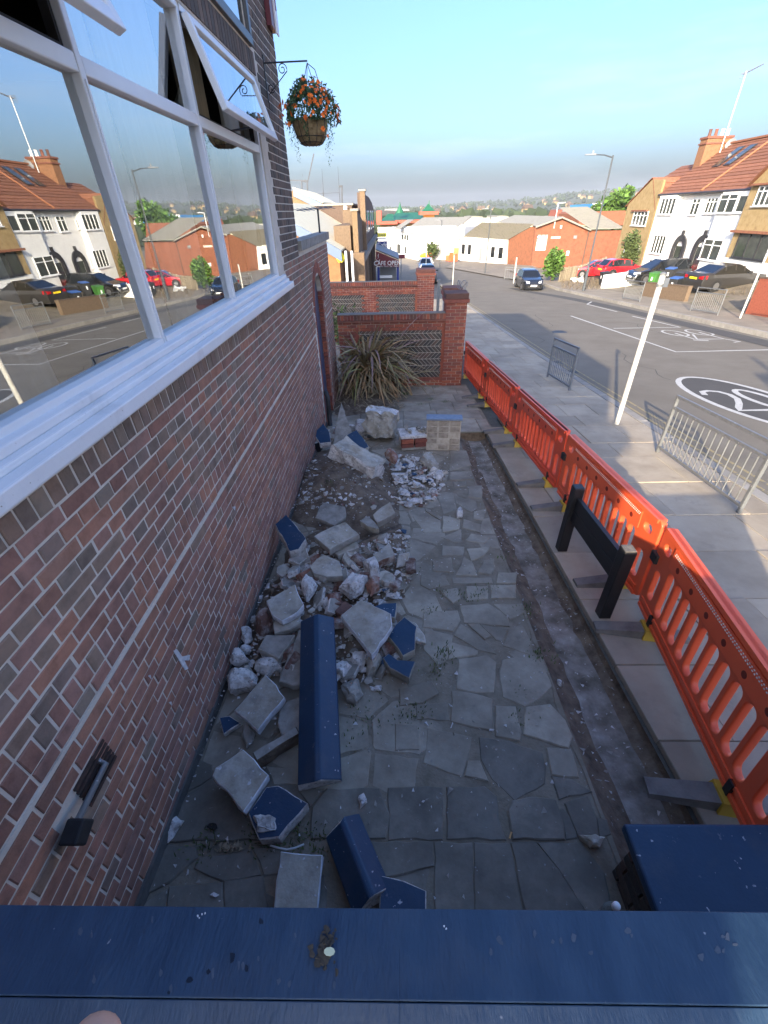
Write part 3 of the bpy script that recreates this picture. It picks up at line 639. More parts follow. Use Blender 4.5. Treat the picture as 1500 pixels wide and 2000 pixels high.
# --- window band
win = link('window', MB().bb(DX-.16, DX-.02, 5.70, 5.76, -.66, 1.12).mesh('window_jamb', M['white_frame']), pub); win.matrix_basis = Pinv
def wpart(mb, name, m, **k): return mb.build(name, m, win, **k)
sill = MB()
for x0, x1, za, zb in ((DX-.1, DX+.03, -.636, -.598), (DX-.1, DX+.06, -.668, -.638), (DX-.1, DX+.11, -.735, -.670)):
    sill.hexa([(x0, 1.02, za), (x1, 1.02, za), (x1, 5.9, za), (x0, 5.9, za), (x0, 1.02, zb+.012), (x1, 1.02, zb), (x1, 5.9, zb), (x0, 5.9, zb+.012)])
wpart(sill, 'sill', M['white_paint'], bevel=.008)
FX = DX-.03
for y in (1.18, 2.585, 3.985, 5.68):
    wpart(MB().bb(FX-.07, FX+.012, y-.023, y+.023, -.6, 1.12), 'mullion', M['white_frame'], bevel=.006)
    if y < 5: wpart(MB().bb(FX+.013, FX+.017, y-.006, y+.008, -.6, .5), 'mullion_bead', M['white_frame'])
for a, b in ((1.204, 2.561), (2.609, 3.961), (4.009, 5.656)):
    wpart(MB().bb(FX-.07, FX+.01, a, b, .515, .58), 'transom', M['white_frame'], bevel=.006)
    wpart(MB().bb(FX-.07, FX+.02, a, b, 1.065, 1.12), 'head', M['white_frame'], bevel=.006)
    wpart(MB().bb(FX-.07, FX+.02, a, b, -.6, -.565), 'bottom_rail', M['white_frame'], bevel=.004)
    wpart(MB().quad((FX-.03, a, -.565), (FX-.03, b, -.565), (FX-.03, b, .515), (FX-.03, a, .515)), 'pane', M['glass_pub'])
wpart(MB().quad((FX-.03, 2.617, .585), (FX-.03, 3.953, .585), (FX-.03, 3.953, 1.065), (FX-.03, 2.617, 1.065)), 'pane', M['glass_pub'])
def sash(ya, yb, ang, tw=0):
    zt, zb = 1.06, .575; H = zt-zb
    Mx = Matrix.Translation((FX+.035, 0, zt)) @ Matrix.Rotation(-ang, 4, 'Y')
    def T(mb): mb.v = [tuple(Mx @ Vector(v)) for v in mb.v]; return mb
    f = MB()
    f.bb(-.02, .025, ya, ya+.055, -H, 0); f.bb(-.02, .025, yb-.055, yb, -H, 0); f.bb(-.02, .025, ya+.055, yb-.055, -.05, 0); f.bb(-.02, .025, ya+.055, yb-.055, -H, -H+.06)
    wpart(T(f), 'sash', M['white_frame'], bevel=.006)
    wpart(T(MB().quad((.004, ya+.055, -H+.06), (.004, yb-.055, -H+.06), (.004, yb-.055, -.05), (.004, ya+.055, -.05))), 'pane', M['glass_pub'])
    st = MB(); ym = (ya+yb)/2; st.tube([(FX-.02, ym, .59), (FX+.035+math.sin(ang)*.3, ym+.35, .66)], .008); wpart(st, 'stay', M['iron'])
sash(4.012, 5.653, R(19)); sash(1.207, 2.558, R(25))
g_ = MB()
for a, b in ((1.212, 2.553), (4.017, 5.648)): g_.bb(FX-.06, FX-.02, a, b, .585, .60); g_.bb(FX-.06, FX-.02, a, a+.02, .6, 1.06); g_.bb(FX-.06, FX-.02, b-.02, b, .6, 1.06)
wpart(g_, 'old_frame', M['black_gap'])
cu = MB()
def curtain(mb, ya, yb, z0, z1, x, amp=.03, k=14):
    n = k*4; r0 = [(x+amp*math.sin(i/4*math.pi*2)+amp*.4*math.sin(i*.7), ya+(yb-ya)*i/n) for i in range(n+1)]
    for (xa, a), (xb, b) in zip(r0, r0[1:]): mb.quad((xa, a, z0), (xb, b, z0), (xb, b, z1), (xa, a, z1))
curtain(cu, 3.0, 3.75, -.6, 1.1, DX-.14); curtain(cu, 1.3, 1.8, -.6, 1.1, DX-.14); curtain(cu, 5.0, 5.4, -.6, 1.1, DX-.14); curtain(cu, 2.75, 2.95, -.6, 1.1, DX-.14, k=5)
one('net_curtain', cu, M['curtain'], 'pale net curtains hanging in folds behind the long pub window', 'curtain', smooth=True)
cu = MB(); curtain(cu, 4.1, 4.65, .2, 1.1, DX-.17, .025, 8)
one('beige_curtain', cu, M['curtain_beige'], 'beige curtain bunched behind the open top sash by the far end of the window', 'curtain', smooth=True)
up_ = MB(); x = DX+.01
up_.bb(x-.1, x+.02, 4.25, 5.82, 1.30, 1.37); up_.bb(x-.1, x+.02, 5.74, 5.82, 1.37, 2.7); up_.bb(x-.1, x+.02, 4.25, 4.33, 1.37, 2.7); up_.bb(x-.1, x+.02, 4.33, 5.74, 2.63, 2.7)
uw = up_.build('upper_window', M['dark_frame'], pub, bevel=.006)
MB().quad((x-.02, 4.33, 1.37), (x-.02, 5.74, 1.37), (x-.02, 5.74, 2.63), (x-.02, 4.33, 2.63)).build('pane', M['glass_pub'], uw)
# vent and the pipe with its black box
vt = MB()
vt.bb(DX-.05, DX-.006, .745, .96, -2.05, -1.875)
for k in range(6): vt.bb(DX-.006, DX+.006, .75, .955, -2.04+k*.029, -2.04+k*.029+.016)
vn = vt.build('air_vent', M['rust'], pub)
pb_ = atX(200, 1490, DX+.02); qb = atX(150, 1625, DX+.06)
o = one('waste_pipe', MB().tube([(DX-.03, pb_.y+.015, pb_.z+.02), (DX+.03, pb_.y, pb_.z-.01), (DX+.06, qb.y+.03, qb.z+.03)], [.012, .013, .013], 10), M['galv'], 'short grey metal rod leaning from the rusty wall vent down to a black box', 'pipe', smooth=True)
bx = MB(); bx.box(qb, (.07, .085, .075), Matrix.Rotation(R(18), 3, 'X'))
one('junction_box', bx, M['black_rubber'], 'small black box fixed low on the brick wall under the vent', 'box', bevel=.008)
dp = MB(); p = Vector((DX+.05, 7.9, -2.82)); dp.tube([(DX-.02, 7.98, -2.80), (DX+.04, 7.95, -2.79), (DX+.07, 7.9, -2.86), (DX+.07, 7.88, -3.05), (DX+.07, 7.87, gz(7.9)-.02)], .045, 12)
one('waste_pipe', dp, M['iron'], 'black cast iron waste pipe with bent top at the far foot of the brick wall', 'pipe', smooth=True)
# wall sign at the pub corner
sg = thing('wall_sign', 'maroon projecting sign box with pale edge high at the far corner of the pub', 'sign', (DX, 6.88, 1.7))
MB().bb(DX+.004, DX+.06, 6.72, 7.0, 1.66, 2.6).build('board', M['maroon'], sg)
MB().bb(DX+.06, DX+.075, 6.9, 7.02, 1.64, 2.6).build('edge_panel', M['white'], sg)
tm = text_mesh('B', .13, .002); to = link('letter', tm, sg, (0, 0, 0)); tm.materials.append(M['maroon'])
to.matrix_basis = wm(sg).inverted() @ Matrix.Translation((DX+.0765, 6.962, 1.86)) @ Matrix.Rotation(R(90), 4, 'Z') @ Matrix.Rotation(R(90), 4, 'X')
# ================================================================ HANGING BASKETS
def basket(y, zt, label_b, label_h, grp_seed):
    q = random.Random(grp_seed)
    b = thing('basket_bracket', label_b, 'bracket', (DX, y, zt-.25), 0, 'hanging basket brackets')
    m = MB(); m.bar((DX+.004, y, zt+.06), (DX+.004, y, zt-.3), .02, .008, (1, 0, 0)); m.tube([(DX+.005, y, zt), (DX+.46, y, zt+.005)], .007)
    m.build('arm', M['iron'], b)
    def scroll(cx, cz, r0, turns, a0, sgn=1):
        return [(cx+r0*(1-t/24*.75)*math.cos(a0+sgn*t/24*turns*6.28), y, cz+r0*(1-t/24*.75)*math.sin(a0+sgn*t/24*turns*6.28)) for t in range(25)]
    MB().tube([(DX+.02, y, zt-.24)]+scroll(DX+.19, zt-.05, .05, 1.4, -.3)[::1], .0045, 6).build('scroll', M['iron'], b)
    MB().tube(scroll(DX+.05, zt-.19, .045, 1.5, 1.0, -1), .0045, 6).build('scroll', M['iron'], b)
    cx, zr = DX+.43, zt-.455
    h = thing('hanging_basket', label_h, 'basket', (cx, y, zr-.22), 0, 'hanging baskets of orange flowers')
    bw = MB(); prof = [(.001, -.215), (.07, -.21), (.12, -.19), (.16, -.14), (.185, -.07), (.195, 0.0), (.18, .01)]
    bw.lathe(prof, (cx, y, zr), 24); bw.build('coir_bowl', M['coir'], h, smooth=True)
    wi = MB()
    for k in range(12):
        a = k*math.pi/6; wi.tube([(cx+(r_+.006)*math.cos(a), y+(r_+.006)*math.sin(a), zr+z_-.003) for r_, z_ in prof[1:6]], .003, 5)
    for r_, z_ in (prof[2], prof[3], prof[5]): wi.tube([(cx+(r_+.006)*math.cos(t*.2618), y+(r_+.006)*math.sin(t*.2618), zr+z_) for t in range(25)], .003, 5)
    wi.build('wire_frame', M['iron'], h)
    top = Vector((DX+.455, y, zt-.01))
    for k in range(3):
        a = k*2.094+.5; MB().tube([(cx+.19*math.cos(a), y+.19*math.sin(a), zr), top], .0035, 5).build('chain', M['iron'], h)
    MB().tube([top, (DX+.53, y, zt-.06), (DX+.56, y, zt-.15), (DX+.53, y, zt-.3)], .004, 6).build('water_pipe', M['iron'], h)
    lf = MB()
    def leaf(c, s):
        d = Vector((q.gauss(0, 1), q.gauss(0, 1), q.gauss(0, .8))).normalized(); u = d.orthogonal().normalized()*s*.45; e = d*s
        c = Vector(c); lf.add([c-e, c+u, c+e, c-u+d.cross(u)*.2], [(0, 1, 2, 3)])
    for k in range(3000):
        a = q.uniform(0, 6.283); e = q.uniform(-.18, 1.5); rr = (.29+.06*math.sin(a*3+1))*q.uniform(.55, 1)**.5
        leaf((cx+rr*math.cos(a)*math.cos(e)*1.0, y+rr*math.sin(a)*math.cos(e), zr+.02+.28*math.sin(e)*rr/.3), q.uniform(.012, .026))
    for a, dz in ((2.6, .33), (5.9, .42), (5.7, .30), (.3, .2), (3.4, .22), (4.6, .18)):
        for k in range(46):
            t = k/46; leaf((cx+(.25-.05*t)*math.cos(a)+q.gauss(0, .018), y+(.25-.05*t)*math.sin(a)+q.gauss(0, .018), zr-.02-dz*t), q.uniform(.008, .017)*(1.2-t*.6))
    tag(lf.build('foliage', M['foliage'], h), kind='stuff')
    fm = MB()
    for k in range(6):
        a = k*math.pi/3; w = .55
        fm.add([(0, 0, 0), (math.cos(a-w)*.7, math.sin(a-w)*.7, .3), (math.cos(a)*1.1, math.sin(a)*1.1, .15), (math.cos(a+w)*.7, math.sin(a+w)*.7, .3)], [(0, 1, 2, 3)])
    fme = fm.mesh('flower_shape', M['flower']); I = wm(h).inverted()
    for k in range(95):
        cl = q.choice(((0.2, .3), (5.6, .35), (3.3, .4), (5.4, .6), (.7, .9), (4.7, .7), (5.2, .0), (3.9, 0)))
        a = cl[0]+q.gauss(0, .3); e = cl[1]+q.gauss(0, .28); rr = q.uniform(.28, .345)
        d = Vector((math.cos(a)*math.cos(e), math.sin(a)*math.cos(e), math.sin(e)))
        p = Vector((cx, y, zr+.03))+Vector((d.x*rr, d.y*rr, d.z*rr*.95)); s = q.uniform(.014, .026)
        fo = link('flower', fme, h); d2 = (d+Vector((q.gauss(0, .4), q.gauss(0, .4), q.gauss(0, .4)))).normalized()
        fo.matrix_basis = I @ Matrix.Translation(p) @ d2.to_track_quat('Z', 'Y').to_matrix().to_4x4() @ Matrix.Diagonal((s, s, s, 1))
basket(6.3, 1.29, 'black scrolled iron bracket fixed to the pub wall holding the flower basket', 'hanging coir basket overflowing with orange flowers beside the pub corner', 3)

# ================================================================ FRONT COPING, PIER, TRENCH RAIL
fw = thing('terrace_wall', 'low terrace wall with navy painted coping across the bottom of the picture', 'wall', (0, .14, gz(0)))
H_ = -1.30
def coping(mb, x0, x1):
    yf, yr, yb = .278, .137, -.02; zf, zr, zb = H_, H_+.012, H_-.05
    mb.prism([(x0, yr, zr), (x1, yr, zr), (x1, yf, zf), (x0, yf, zf)], [(x0, yr, zr-.1), (x1, yr, zr-.1), (x1, yf, zf-.07), (x0, yf, zf-.07)])
    mb.hexa([(x0, yb, zb-.07), (x1, yb, zb-.07), (x1, yr-.0015, zr-.1), (x0, yr-.0015, zr-.1), (x0, yb, zb), (x1, yb, zb), (x1, yr-.0015, zr-.003), (x0, yr-.0015, zr-.003)])
for x0, x1 in ((-1.29, .0012), (-.0002, 1.15), (1.1506, 2.3)):
    m = MB(); coping(m, x0+(.0 if x0 < 0 else .002), x1); m.build('coping_stone', M['navy'], fw, bevel=.0022, seg=2)
MB().bb(-1.28, 2.3, .02, .23, gz(0)-.3, H_-.11).build('wall_body', M['brick_blue'], fw)
def oncop(x, y): r = ray(x, y); return r*((H_+.0125)/r.z)
scf = mat('paint scuff', [(.045,.068,.105),(.075,.095,.13)], .6, 30); drp = mat('damp spot', [(.006,.014,.03)], .3)
def scuff(x, y, w_, h_, m_, n=9):
    P = []
    for k in range(n):
        t = 6.283*k/n; P.append(oncop(x+w_*math.cos(t)*random.uniform(.5, 1.2), y+h_*math.sin(t)*random.uniform(.5, 1.2)))
    Z = lambda p, dz: Vector((p.x, p.y, H_+.012*(.278-p.y)/.141+dz)); P.reverse()
    MB().prism([Z(p, .0006) for p in P][::-1], [Z(p, -.002) for p in P][::-1]).build('paint_scuff', m_, fw)
for x, y, w_, h_ in ((508, 1797, 6, 9), (452, 1869, 7, 12), (406, 1897, 5, 6), (481, 1891, 5, 8), (370, 1914, 7, 8), (330, 1938, 4, 4)): scuff(x, y, w_, h_, drp)
for k in range(16): scuff(random.choice((970, 1010, 1080, 1150, 1240, 1300, 1350, 1400, 1430))+random.gauss(0, 14), random.gauss(1835, 14)+random.choice((0, 12)), random.uniform(3, 9), random.uniform(4, 10), scf, 7)
for k in range(14): scuff(random.uniform(20, 700), random.uniform(1785, 1930), random.uniform(2, 5), random.uniform(6, 16), scf, 7)
for x, y in ((384, 1786), (392, 1783), (387, 1790), (398, 1781), (868, 1806), (872, 1812)): scuff(x, y, 2, 3, M['edge_white'], 6)
dirt = MB(); c0 = Vector((-.155, .235, H_+.0135))
for k in range(60):
    t = k/59; p = c0+Vector((random.gauss(0, .012)-.01*t, -.05*t+random.gauss(0, .008), random.uniform(-.003, -.001))); r_ = random.uniform(.003, .009)
    dirt.hull([p+Vector((random.gauss(0, 1), random.gauss(0, 1), abs(random.gauss(0, .15)))).normalized()*r_ for _ in range(7)])
tag(one('dried_dirt', dirt, mat('dried dirt', [(.035,.03,.024),(.07,.06,.048)], 1, 60), 'dark patch of dried dirt stuck on the navy coping', 'dirt'), kind='stuff')
one('moss_flake', MB().hull([Vector((-.147+.012*math.cos(a)*1.0, .205+.007*math.sin(a), H_+.0125+dz)) for a in [k*.7 for k in range(9)] for dz in (0, .003)]), mat('pale flake', [(.55, .6, .42)]), 'pale greenish flake lying on the dirt patch of the navy coping', 'flake')
pr = thing('gate_pier', 'low dark brick pier with flat navy painted cap beside the orange barrier', 'pier', (1.45, .5, gz(.5)))
zc_ = -2.40
MB().bb(1.075, 1.80, .0, .825, zc_-.06, zc_).build('cap', M['navy_piece'], pr, bevel=.014, seg=3)
MB().bb(1.145, 1.74, .05, .77, gz(.5)-.3, zc_-.062).build('core', M['mortar_dark'], pr)
for k in range(7):
    zt = zc_-.068-k*.0735; off = 0 if k % 2 else .11
    for face in (0, 1):
        y = .05-off
        while y < .77:
            a, b = max(.05, y), min(.77, y+.215); y += .226
            if b-a < .03: continue
            if face == 0: MB().bb(1.13, 1.2, a, b, zt-.063, zt).build('brick', M['brick_blue'], pr, bevel=.003, seg=1)
    x = 1.2-off
    while x < 1.74:
        a, b = max(1.2, x), min(1.74, x+.215); x += .226
        if b-a > .03: MB().bb(a, b, .72, .785, zt-.063, zt).build('brick', M['brick_blue'], pr, bevel=.003, seg=1)
wt = thing('plastic_bottle', 'cloudy plastic bottle with white cap standing against the dark pier base', 'bottle', (1.02, .42, gz(.42)))
pc = atY(1195, 1774, .53); pk = atY(1212, 1768, .53)
ab = MB(); ab.lathe([(.001, -.2), (.032, -.2), (.034, -.02), (.026, .02), (.013, .04), (.012, .05)], (pc.x+.01, pc.y, pc.z-.03), 16); ab.build('body', M['plastic_clear'], wt, smooth=True)
ab = MB(); ab.lathe([(.001, .072), (.015, .07), (.016, .045), (.012, .044)], (pc.x+.01, pc.y, pc.z-.03), 16); ab.build('cap', M['white'], wt, smooth=True)
# low black timber rail
rl = thing('timber_rail', 'low black timber rail of two posts and a double plank beside the trench', 'fence', (1.87, 3.1, gz(3.1)))
for p, hh in (((1.85, 3.66), .80), ((1.87, 2.64), .77)):
    z0 = gz(p[1]); q = MB().bb(p[0]-.05, p[0]+.05, p[1]-.05, p[1]+.05, z0-.05, z0+hh).build('post', M['blackwood'], rl, bevel=.008)
    MB().bb(p[0]-.046, p[0]+.046, p[1]-.046, p[1]+.046, z0+hh+.001, z0+hh+.008).build('post_top', M['wornwood'] if p[1] < 3 else M['blackwood'], q, bevel=.003)
for dz in (.52, .665):
    z0, z1 = gz(2.69)+dz-.04, gz(3.61)+dz-.04; x = 1.862
    MB().hexa([(x-.022, 2.69, z0-.07), (x+.022, 2.69, z0-.07), (x+.022, 3.61, z1-.07), (x-.022, 3.61, z1-.07), (x-.022, 2.69, z0+.07), (x+.022, 2.69, z0+.07), (x+.022, 3.61, z1+.07), (x-.022, 3.61, z1+.07)]).build('plank', M['blackwood'], rl, bevel=.004)

# ================================================================ ORANGE BARRIERS
def rounded(x0, x1, y0, y1, r, n=4):
    r = min(r, (x1-x0)/2-1e-4, (y1-y0)/2-1e-4); P = []
    for cx, cy, a in ((x1-r, y0+r, -90), (x1-r, y1-r, 0), (x0+r, y1-r, 90), (x0+r, y0+r, 180)):
        for k in range(n+1): t = R(a+90*k/n); P.append((cx+r*math.cos(t), cy+r*math.sin(t)))
    return P
def plate(name, outlines, depth, bevel, m, sk=0.0):
    cu = bpy.data.curves.new(name, 'CURVE'); cu.dimensions = '2D'; cu.fill_mode = 'BOTH'; cu.extrude = depth/2-bevel; cu.bevel_depth = bevel; cu.bevel_resolution = 1; cu.offset = -bevel
    for P in outlines:
        s = cu.splines.new('POLY'); s.points.add(len(P)-1); s.use_cyclic_u = True
        for p, (x, y) in zip(s.points, P): p.co = (x, y, 0, 1)
    o = bpy.data.objects.new(name, cu); C.objects.link(o)
    me = bpy.data.meshes.new_from_object(o.evaluated_get(bpy.context.evaluated_depsgraph_get())); me.name = name
    bpy.data.objects.remove(o); bpy.data.curves.remove(cu)
    for v in me.vertices: v.co = (v.co.x, v.co.z, v.co.y)      # stand it up: x along, z up
    me.flip_normals(); me.materials.clear(); me.materials.append(m)
    return me
BL = 2.0
def barrier_meshes(m):
    outs = [rounded(0, BL, .0, .80, .055)]
    n = 10
    for k in range(n):
        x = .30+k*(BL-.6-.1)/(n-1); outs.append(rounded(x, x+.1, .13, .55, .05))
    for x in (.105, BL-.105-.095): outs.append(rounded(x, x+.095, .15, .43, .042))
    for x in (.10, BL-.21): outs.append(rounded(x, x+.11, .615, .69, .036))
    body = plate('barrier_panel', outs, .05, .009, m)
    t = MB(); t.bb(.27, BL-.27, -.034, -.02, .575, .745); t.bb(.25, BL-.25, .02, .034, .575, .745)
    top = t.mesh('barrier_band', m)
    rim = MB(); rim.bb(.05, BL-.05, -.04, .04, .765, .80); rim.bb(.05, BL-.05, -.04, .04, .0, .03); rim.bb(.06, BL-.06, -.036, -.02, .07, .10)
    return body, top, rim.mesh('barrier_rim', m)
BMs = {k: barrier_meshes(M[k]) for k in ('orange', 'orange_red')}
dimple = MB()
for k in range(6):
    x = .40+k*(BL-.8)/5; dimple.tube([(x, -.033, .635), (x, -.0355, .635)], .024, 12)
dimple_me = dimple.mesh('barrier_dimples', mat('barrier recess shade', [(.20, .02, .01)], .6))  # flat dark discs; the shade inside the dents is put into the colour
dots = MB()
for k in range(60):
    x = .3+k*(BL-.6)/59
    for zz in (.705, .722): dots.box((x+(.01 if zz > .71 else 0), -.0355, zz), (.011, .003, .007))
dots_me = dots.mesh('barrier_dots', M['reflect'])
clipm = MB().bb(-.05, .05, -.05, .05, .28, .36).mesh('clip_shape', M['black_rubber'])
legm = MB().bb(-.022, .022, -.045, .045, -.095, .10).mesh('leg_shape', M['black_rubber'])
ft = MB()
for sgn, L in ((-1, .44), (1, .30)):
    ft.prism([(-.06, 0, .085), (.06, 0, .085), (.05, sgn*L, .03), (-.05, sgn*L, .03)][::sgn], [(-.07, 0, 0), (.07, 0, 0), (.06, sgn*L, 0), (-.06, sgn*L, 0)][::sgn])
foot_me = ft.mesh('foot_shape', M['rubber'])
yel_me = MB().prism([(-.07, -.07, .094), (.07, -.07, .094), (.07, .10, .094), (-.07, .10, .094)], [(-.085, -.08, .001), (.085, -.08, .001), (.085, .15, .001), (-.085, .15, .001)]).mesh('foot_block_shape', M['yellow'])
JT = [(1.99, 11.9), (2.06, 9.32), (2.13, 7.02), (2.20, 4.87), (2.22, 2.74), (1.88, .78)]
LB = ['farthest red plastic barrier panel, its end by the brick garden pier', 'red plastic barrier panel second from the garden pier', 'red plastic barrier panel between the bare paving and the trench end', 'orange plastic barrier panel half in sun behind the black timber rail', 'nearest large orange barrier panel angled towards the navy capped pier']
for i in range(5):
    (xa, ya), (xb, yb) = JT[i+1], JT[i]; za, zb = gz(ya)+.10, gz(yb)+.10
    d = Vector((xb-xa, yb-ya, zb-za)); Ln = d.length; ex = d.normalized(); ey = Vector((0, 0, 1)).cross(ex).normalized(); ez = ex.cross(ey)
    b = thing('plastic_barrier', LB[i], 'barrier', (xa, ya, za-.1), 0, 'row of orange plastic barriers along the trench')
    key = 'orange_red' if i < 3 else 'orange'
    S = Matrix.Diagonal(((Ln-.03)/BL, 1, 1, 1))
    # ex points up the street (+Y), ey = Z x ex points to -X; flip so that local -y looks at -X
    F2 = Matrix.Identity(4)
    ex2, ey2 = -ex, -ey
    for r_ in range(3): F2[r_][0], F2[r_][1], F2[r_][2] = ex2[r_], ey2[r_], ez[r_]
    Bm = wm(b).inverted() @ Matrix.Translation(Vector((xb, yb, zb))-ex*.015) @ F2 @ S
    Bo = wm(b).inverted() @ Matrix.Translation(Vector((xb, yb, zb))-ex*.015) @ F2
    def put(nm, me, Mx, par=b):
        o = link(nm, me, par); o.matrix_basis = Mx; return o
    bd, tp, rim = BMs[key]
    pan = put('panel', bd, Bm); put('top_band', tp, Bm); put('rail', rim, Bm); put('dimples', dimple_me, Bm); put('reflective_dots', dots_me, Bm)
    for x in (.03, Ln-.06) if i == 4 else (.03,): put('clip', clipm, Bo @ Matrix.Translation((x, 0, .18)))
    for x in (.32, Ln-.35):
        put('leg', legm, Bo @ Matrix.Translation((x, 0, 0))); q = put('foot', foot_me, Bo @ Matrix.Translation((x, 0, -.098)))
        y_ = link('foot_block', yel_me, q)
# ================================================================ GUARD RAILS AND POSTS
def guard(p, q, h, m, n, label, group='steel guard rails along the kerbs', f=g2, r=.022, mid=.80, bar=.009):
    P, Q = Vector((p[0], p[1], f(*p))), Vector((q[0], q[1], f(*q))); c = (P+Q)/2; up = Vector((0, 0, 1))
    g = thing('guard_rail', label, 'railing', c, 0, group)
    for a in (P, Q): MB().bar(a-up*.05, a+up*h, 2*r, 2*r, (0, 1, 0)).build('post', m, g, bevel=.006)
    for k, nm in ((h-.02, 'top_rail'), (h*mid, 'middle_rail'), (.10, 'bottom_rail')):
        MB().bar(P+up*k, Q+up*k, 2*r*.9, 2*r*.9).build(nm, m, g, bevel=.004)
    for k in range(1, n):
        a = P.lerp(Q, k/n); MB().tube([a+up*.10, a+up*h*mid], bar, 6).build('bar', m, g)
    return g
guard((4.27, 4.38), (4.31, 6.32), .95, M['galv'], 15, 'pale galvanised guard rail with peeling top at the kerb nearest the camera')
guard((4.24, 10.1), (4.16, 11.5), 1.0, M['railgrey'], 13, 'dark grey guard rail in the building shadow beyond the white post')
guard((15.35, 24.1), (15.5, 22.2), 1.1, M['galv'], 15, 'guard rail on the far pavement in front of the parked dark saloon')
guard((14.9, 30.6), (15.0, 28.6), 1.1, M['galv'], 14, 'guard rail on the far pavement before the low brick garden wall')
guard((15.7, 19.2), (15.8, 17.2), 1.1, M['galv'], 15, 'guard rail on the far pavement beside the white post at the right edge')
def post(x, y, h, label, r=.043, plate_=True, m='postgrey'):
    z = g2(x, y); t = thing('sign_post', label, 'post', (x, y, z), 0, 'white street posts')
    MB().tube([(x, y, z-.05), (x, y, z+h)], r, 14).build('pole', M[m], t, smooth=False)
    MB().tube([(x, y, z+h), (x, y, z+h+.03), (x, y, z+h+.045)], [r+.006, r+.006, r*.5], 14).build('cap', M['galv'], t)
    if plate_:
        MB().tube([(x, y, z+h-.16), (x, y, z+h-.12)], r+.008, 14).build('clamp', M['galv'], t)
        MB().bb(x+r+.004, x+r+.085, y-.005, y+.005, z+h-.17, z+h-.04).build('plate', M['railgrey'], t)
post(4.28, 7.70, 2.5, 'off white steel post with a small sign plate standing by the double yellow lines')
post(15.82, 21.13, 2.7, 'white post leaning into the right edge in front of the brick garden wall')
post(5.99, 46.8, 2.4, 'slim white post rising behind the brick piers at the kerb', .05, False)
post(4.3, 60, 3.4, 'slim pale post beside the silver cars near the cafe', .05, False)
# ================================================================ RUBBLE
RB = ((430, 1130), 3.3333); RA = ((540, 750), 3.5714); RC = ((280, 1400), 2.5)
rr = random.Random(21)
PILE = [(-.85, 2.0, .75, 1.0, .10), (-.65, 3.1, .75, 1.0, .16), (-.8, 4.3, .6, 1.0, .30), (-.55, 5.6, .75, .8, .22), (.42, 5.75, .5, .7, .10)]   # x, y, rx, ry, height
MOUNDS = []
def heap(x, y):
    h = 0; p = Vector((x, y))
    for P, mc, H in MOUNDS:
        if not inside(p, P): continue
        v = p-mc; L = v.length or 1e-6; e = v/L; best = 9
        for q0, q1 in zip(P, P[1:]+P[:1]):
            w = q1-q0; den = e.x*w.y-e.y*w.x
            if abs(den) < 1e-9: continue
            s = ((q0.x-mc.x)*w.y-(q0.y-mc.y)*w.x)/den; u = ((q0.x-mc.x)*e.y-(q0.y-mc.y)*e.x)/den
            if s > 0 and 0 <= u <= 1: best = min(best, s)
        h = max(h, H*(math.cos(min(1, L/best)*math.pi)*.5+.5)**.8*1.12)
    for cx, cy, rx, ry, H in PILE:
        d = ((x-cx)/rx)**2+((y-cy)/ry)**2
        if d < 1: h = max(h, H*(1-d)**.8)
    return h
def slab(name, label, cat, src, h, t, top='slabgrey', side='edge_white', tilt=(0, 0), group=None, jit=.006, step=.06, ch=.006):
    (org, k), pts = src
    P = [G(x, y, h) for x, y in poly(pts, org, k)]
    P = [Vector((p.x, p.y)) for p in P]
    if area(P) < 0: P.reverse()
    c = sum(P, Vector((0, 0)))/len(P); z0 = gz(c.y)+h
    P = rough_outline(P, jit, step); q = inset(P, ch); n = len(P)
    zt = lambda p: z0+tilt[0]*(p.x-c.x)+tilt[1]*(p.y-c.y)
    mb = MB(); vs = [(p.x, p.y, zt(p)+rr.uniform(-.002, .002)) for p in q]+[(p.x, p.y, zt(p)-ch) for p in P]
    vs += [(p.x+rr.uniform(-.006, .006), p.y+rr.uniform(-.006, .006), zt(p)-t*.55) for p in P]+[(p.x, p.y, zt(p)-t) for p in inset(P, .01)]
    mb.add(vs, [tuple(range(n))], 0)
    o = len(mb.v)-4*n
    for r_ in range(3):
        for i in range(n): mb.f.append((o+r_*n+i, o+(r_+1)*n+i, o+(r_+1)*n+(i+1) % n, o+r_*n+(i+1) % n)); mb.m.append(1)
    mb.f.append(tuple(o+3*n+i for i in range(n))[::-1]); mb.m.append(1)
    return one(name, mb, [M[top], M[side]], label, cat, group)
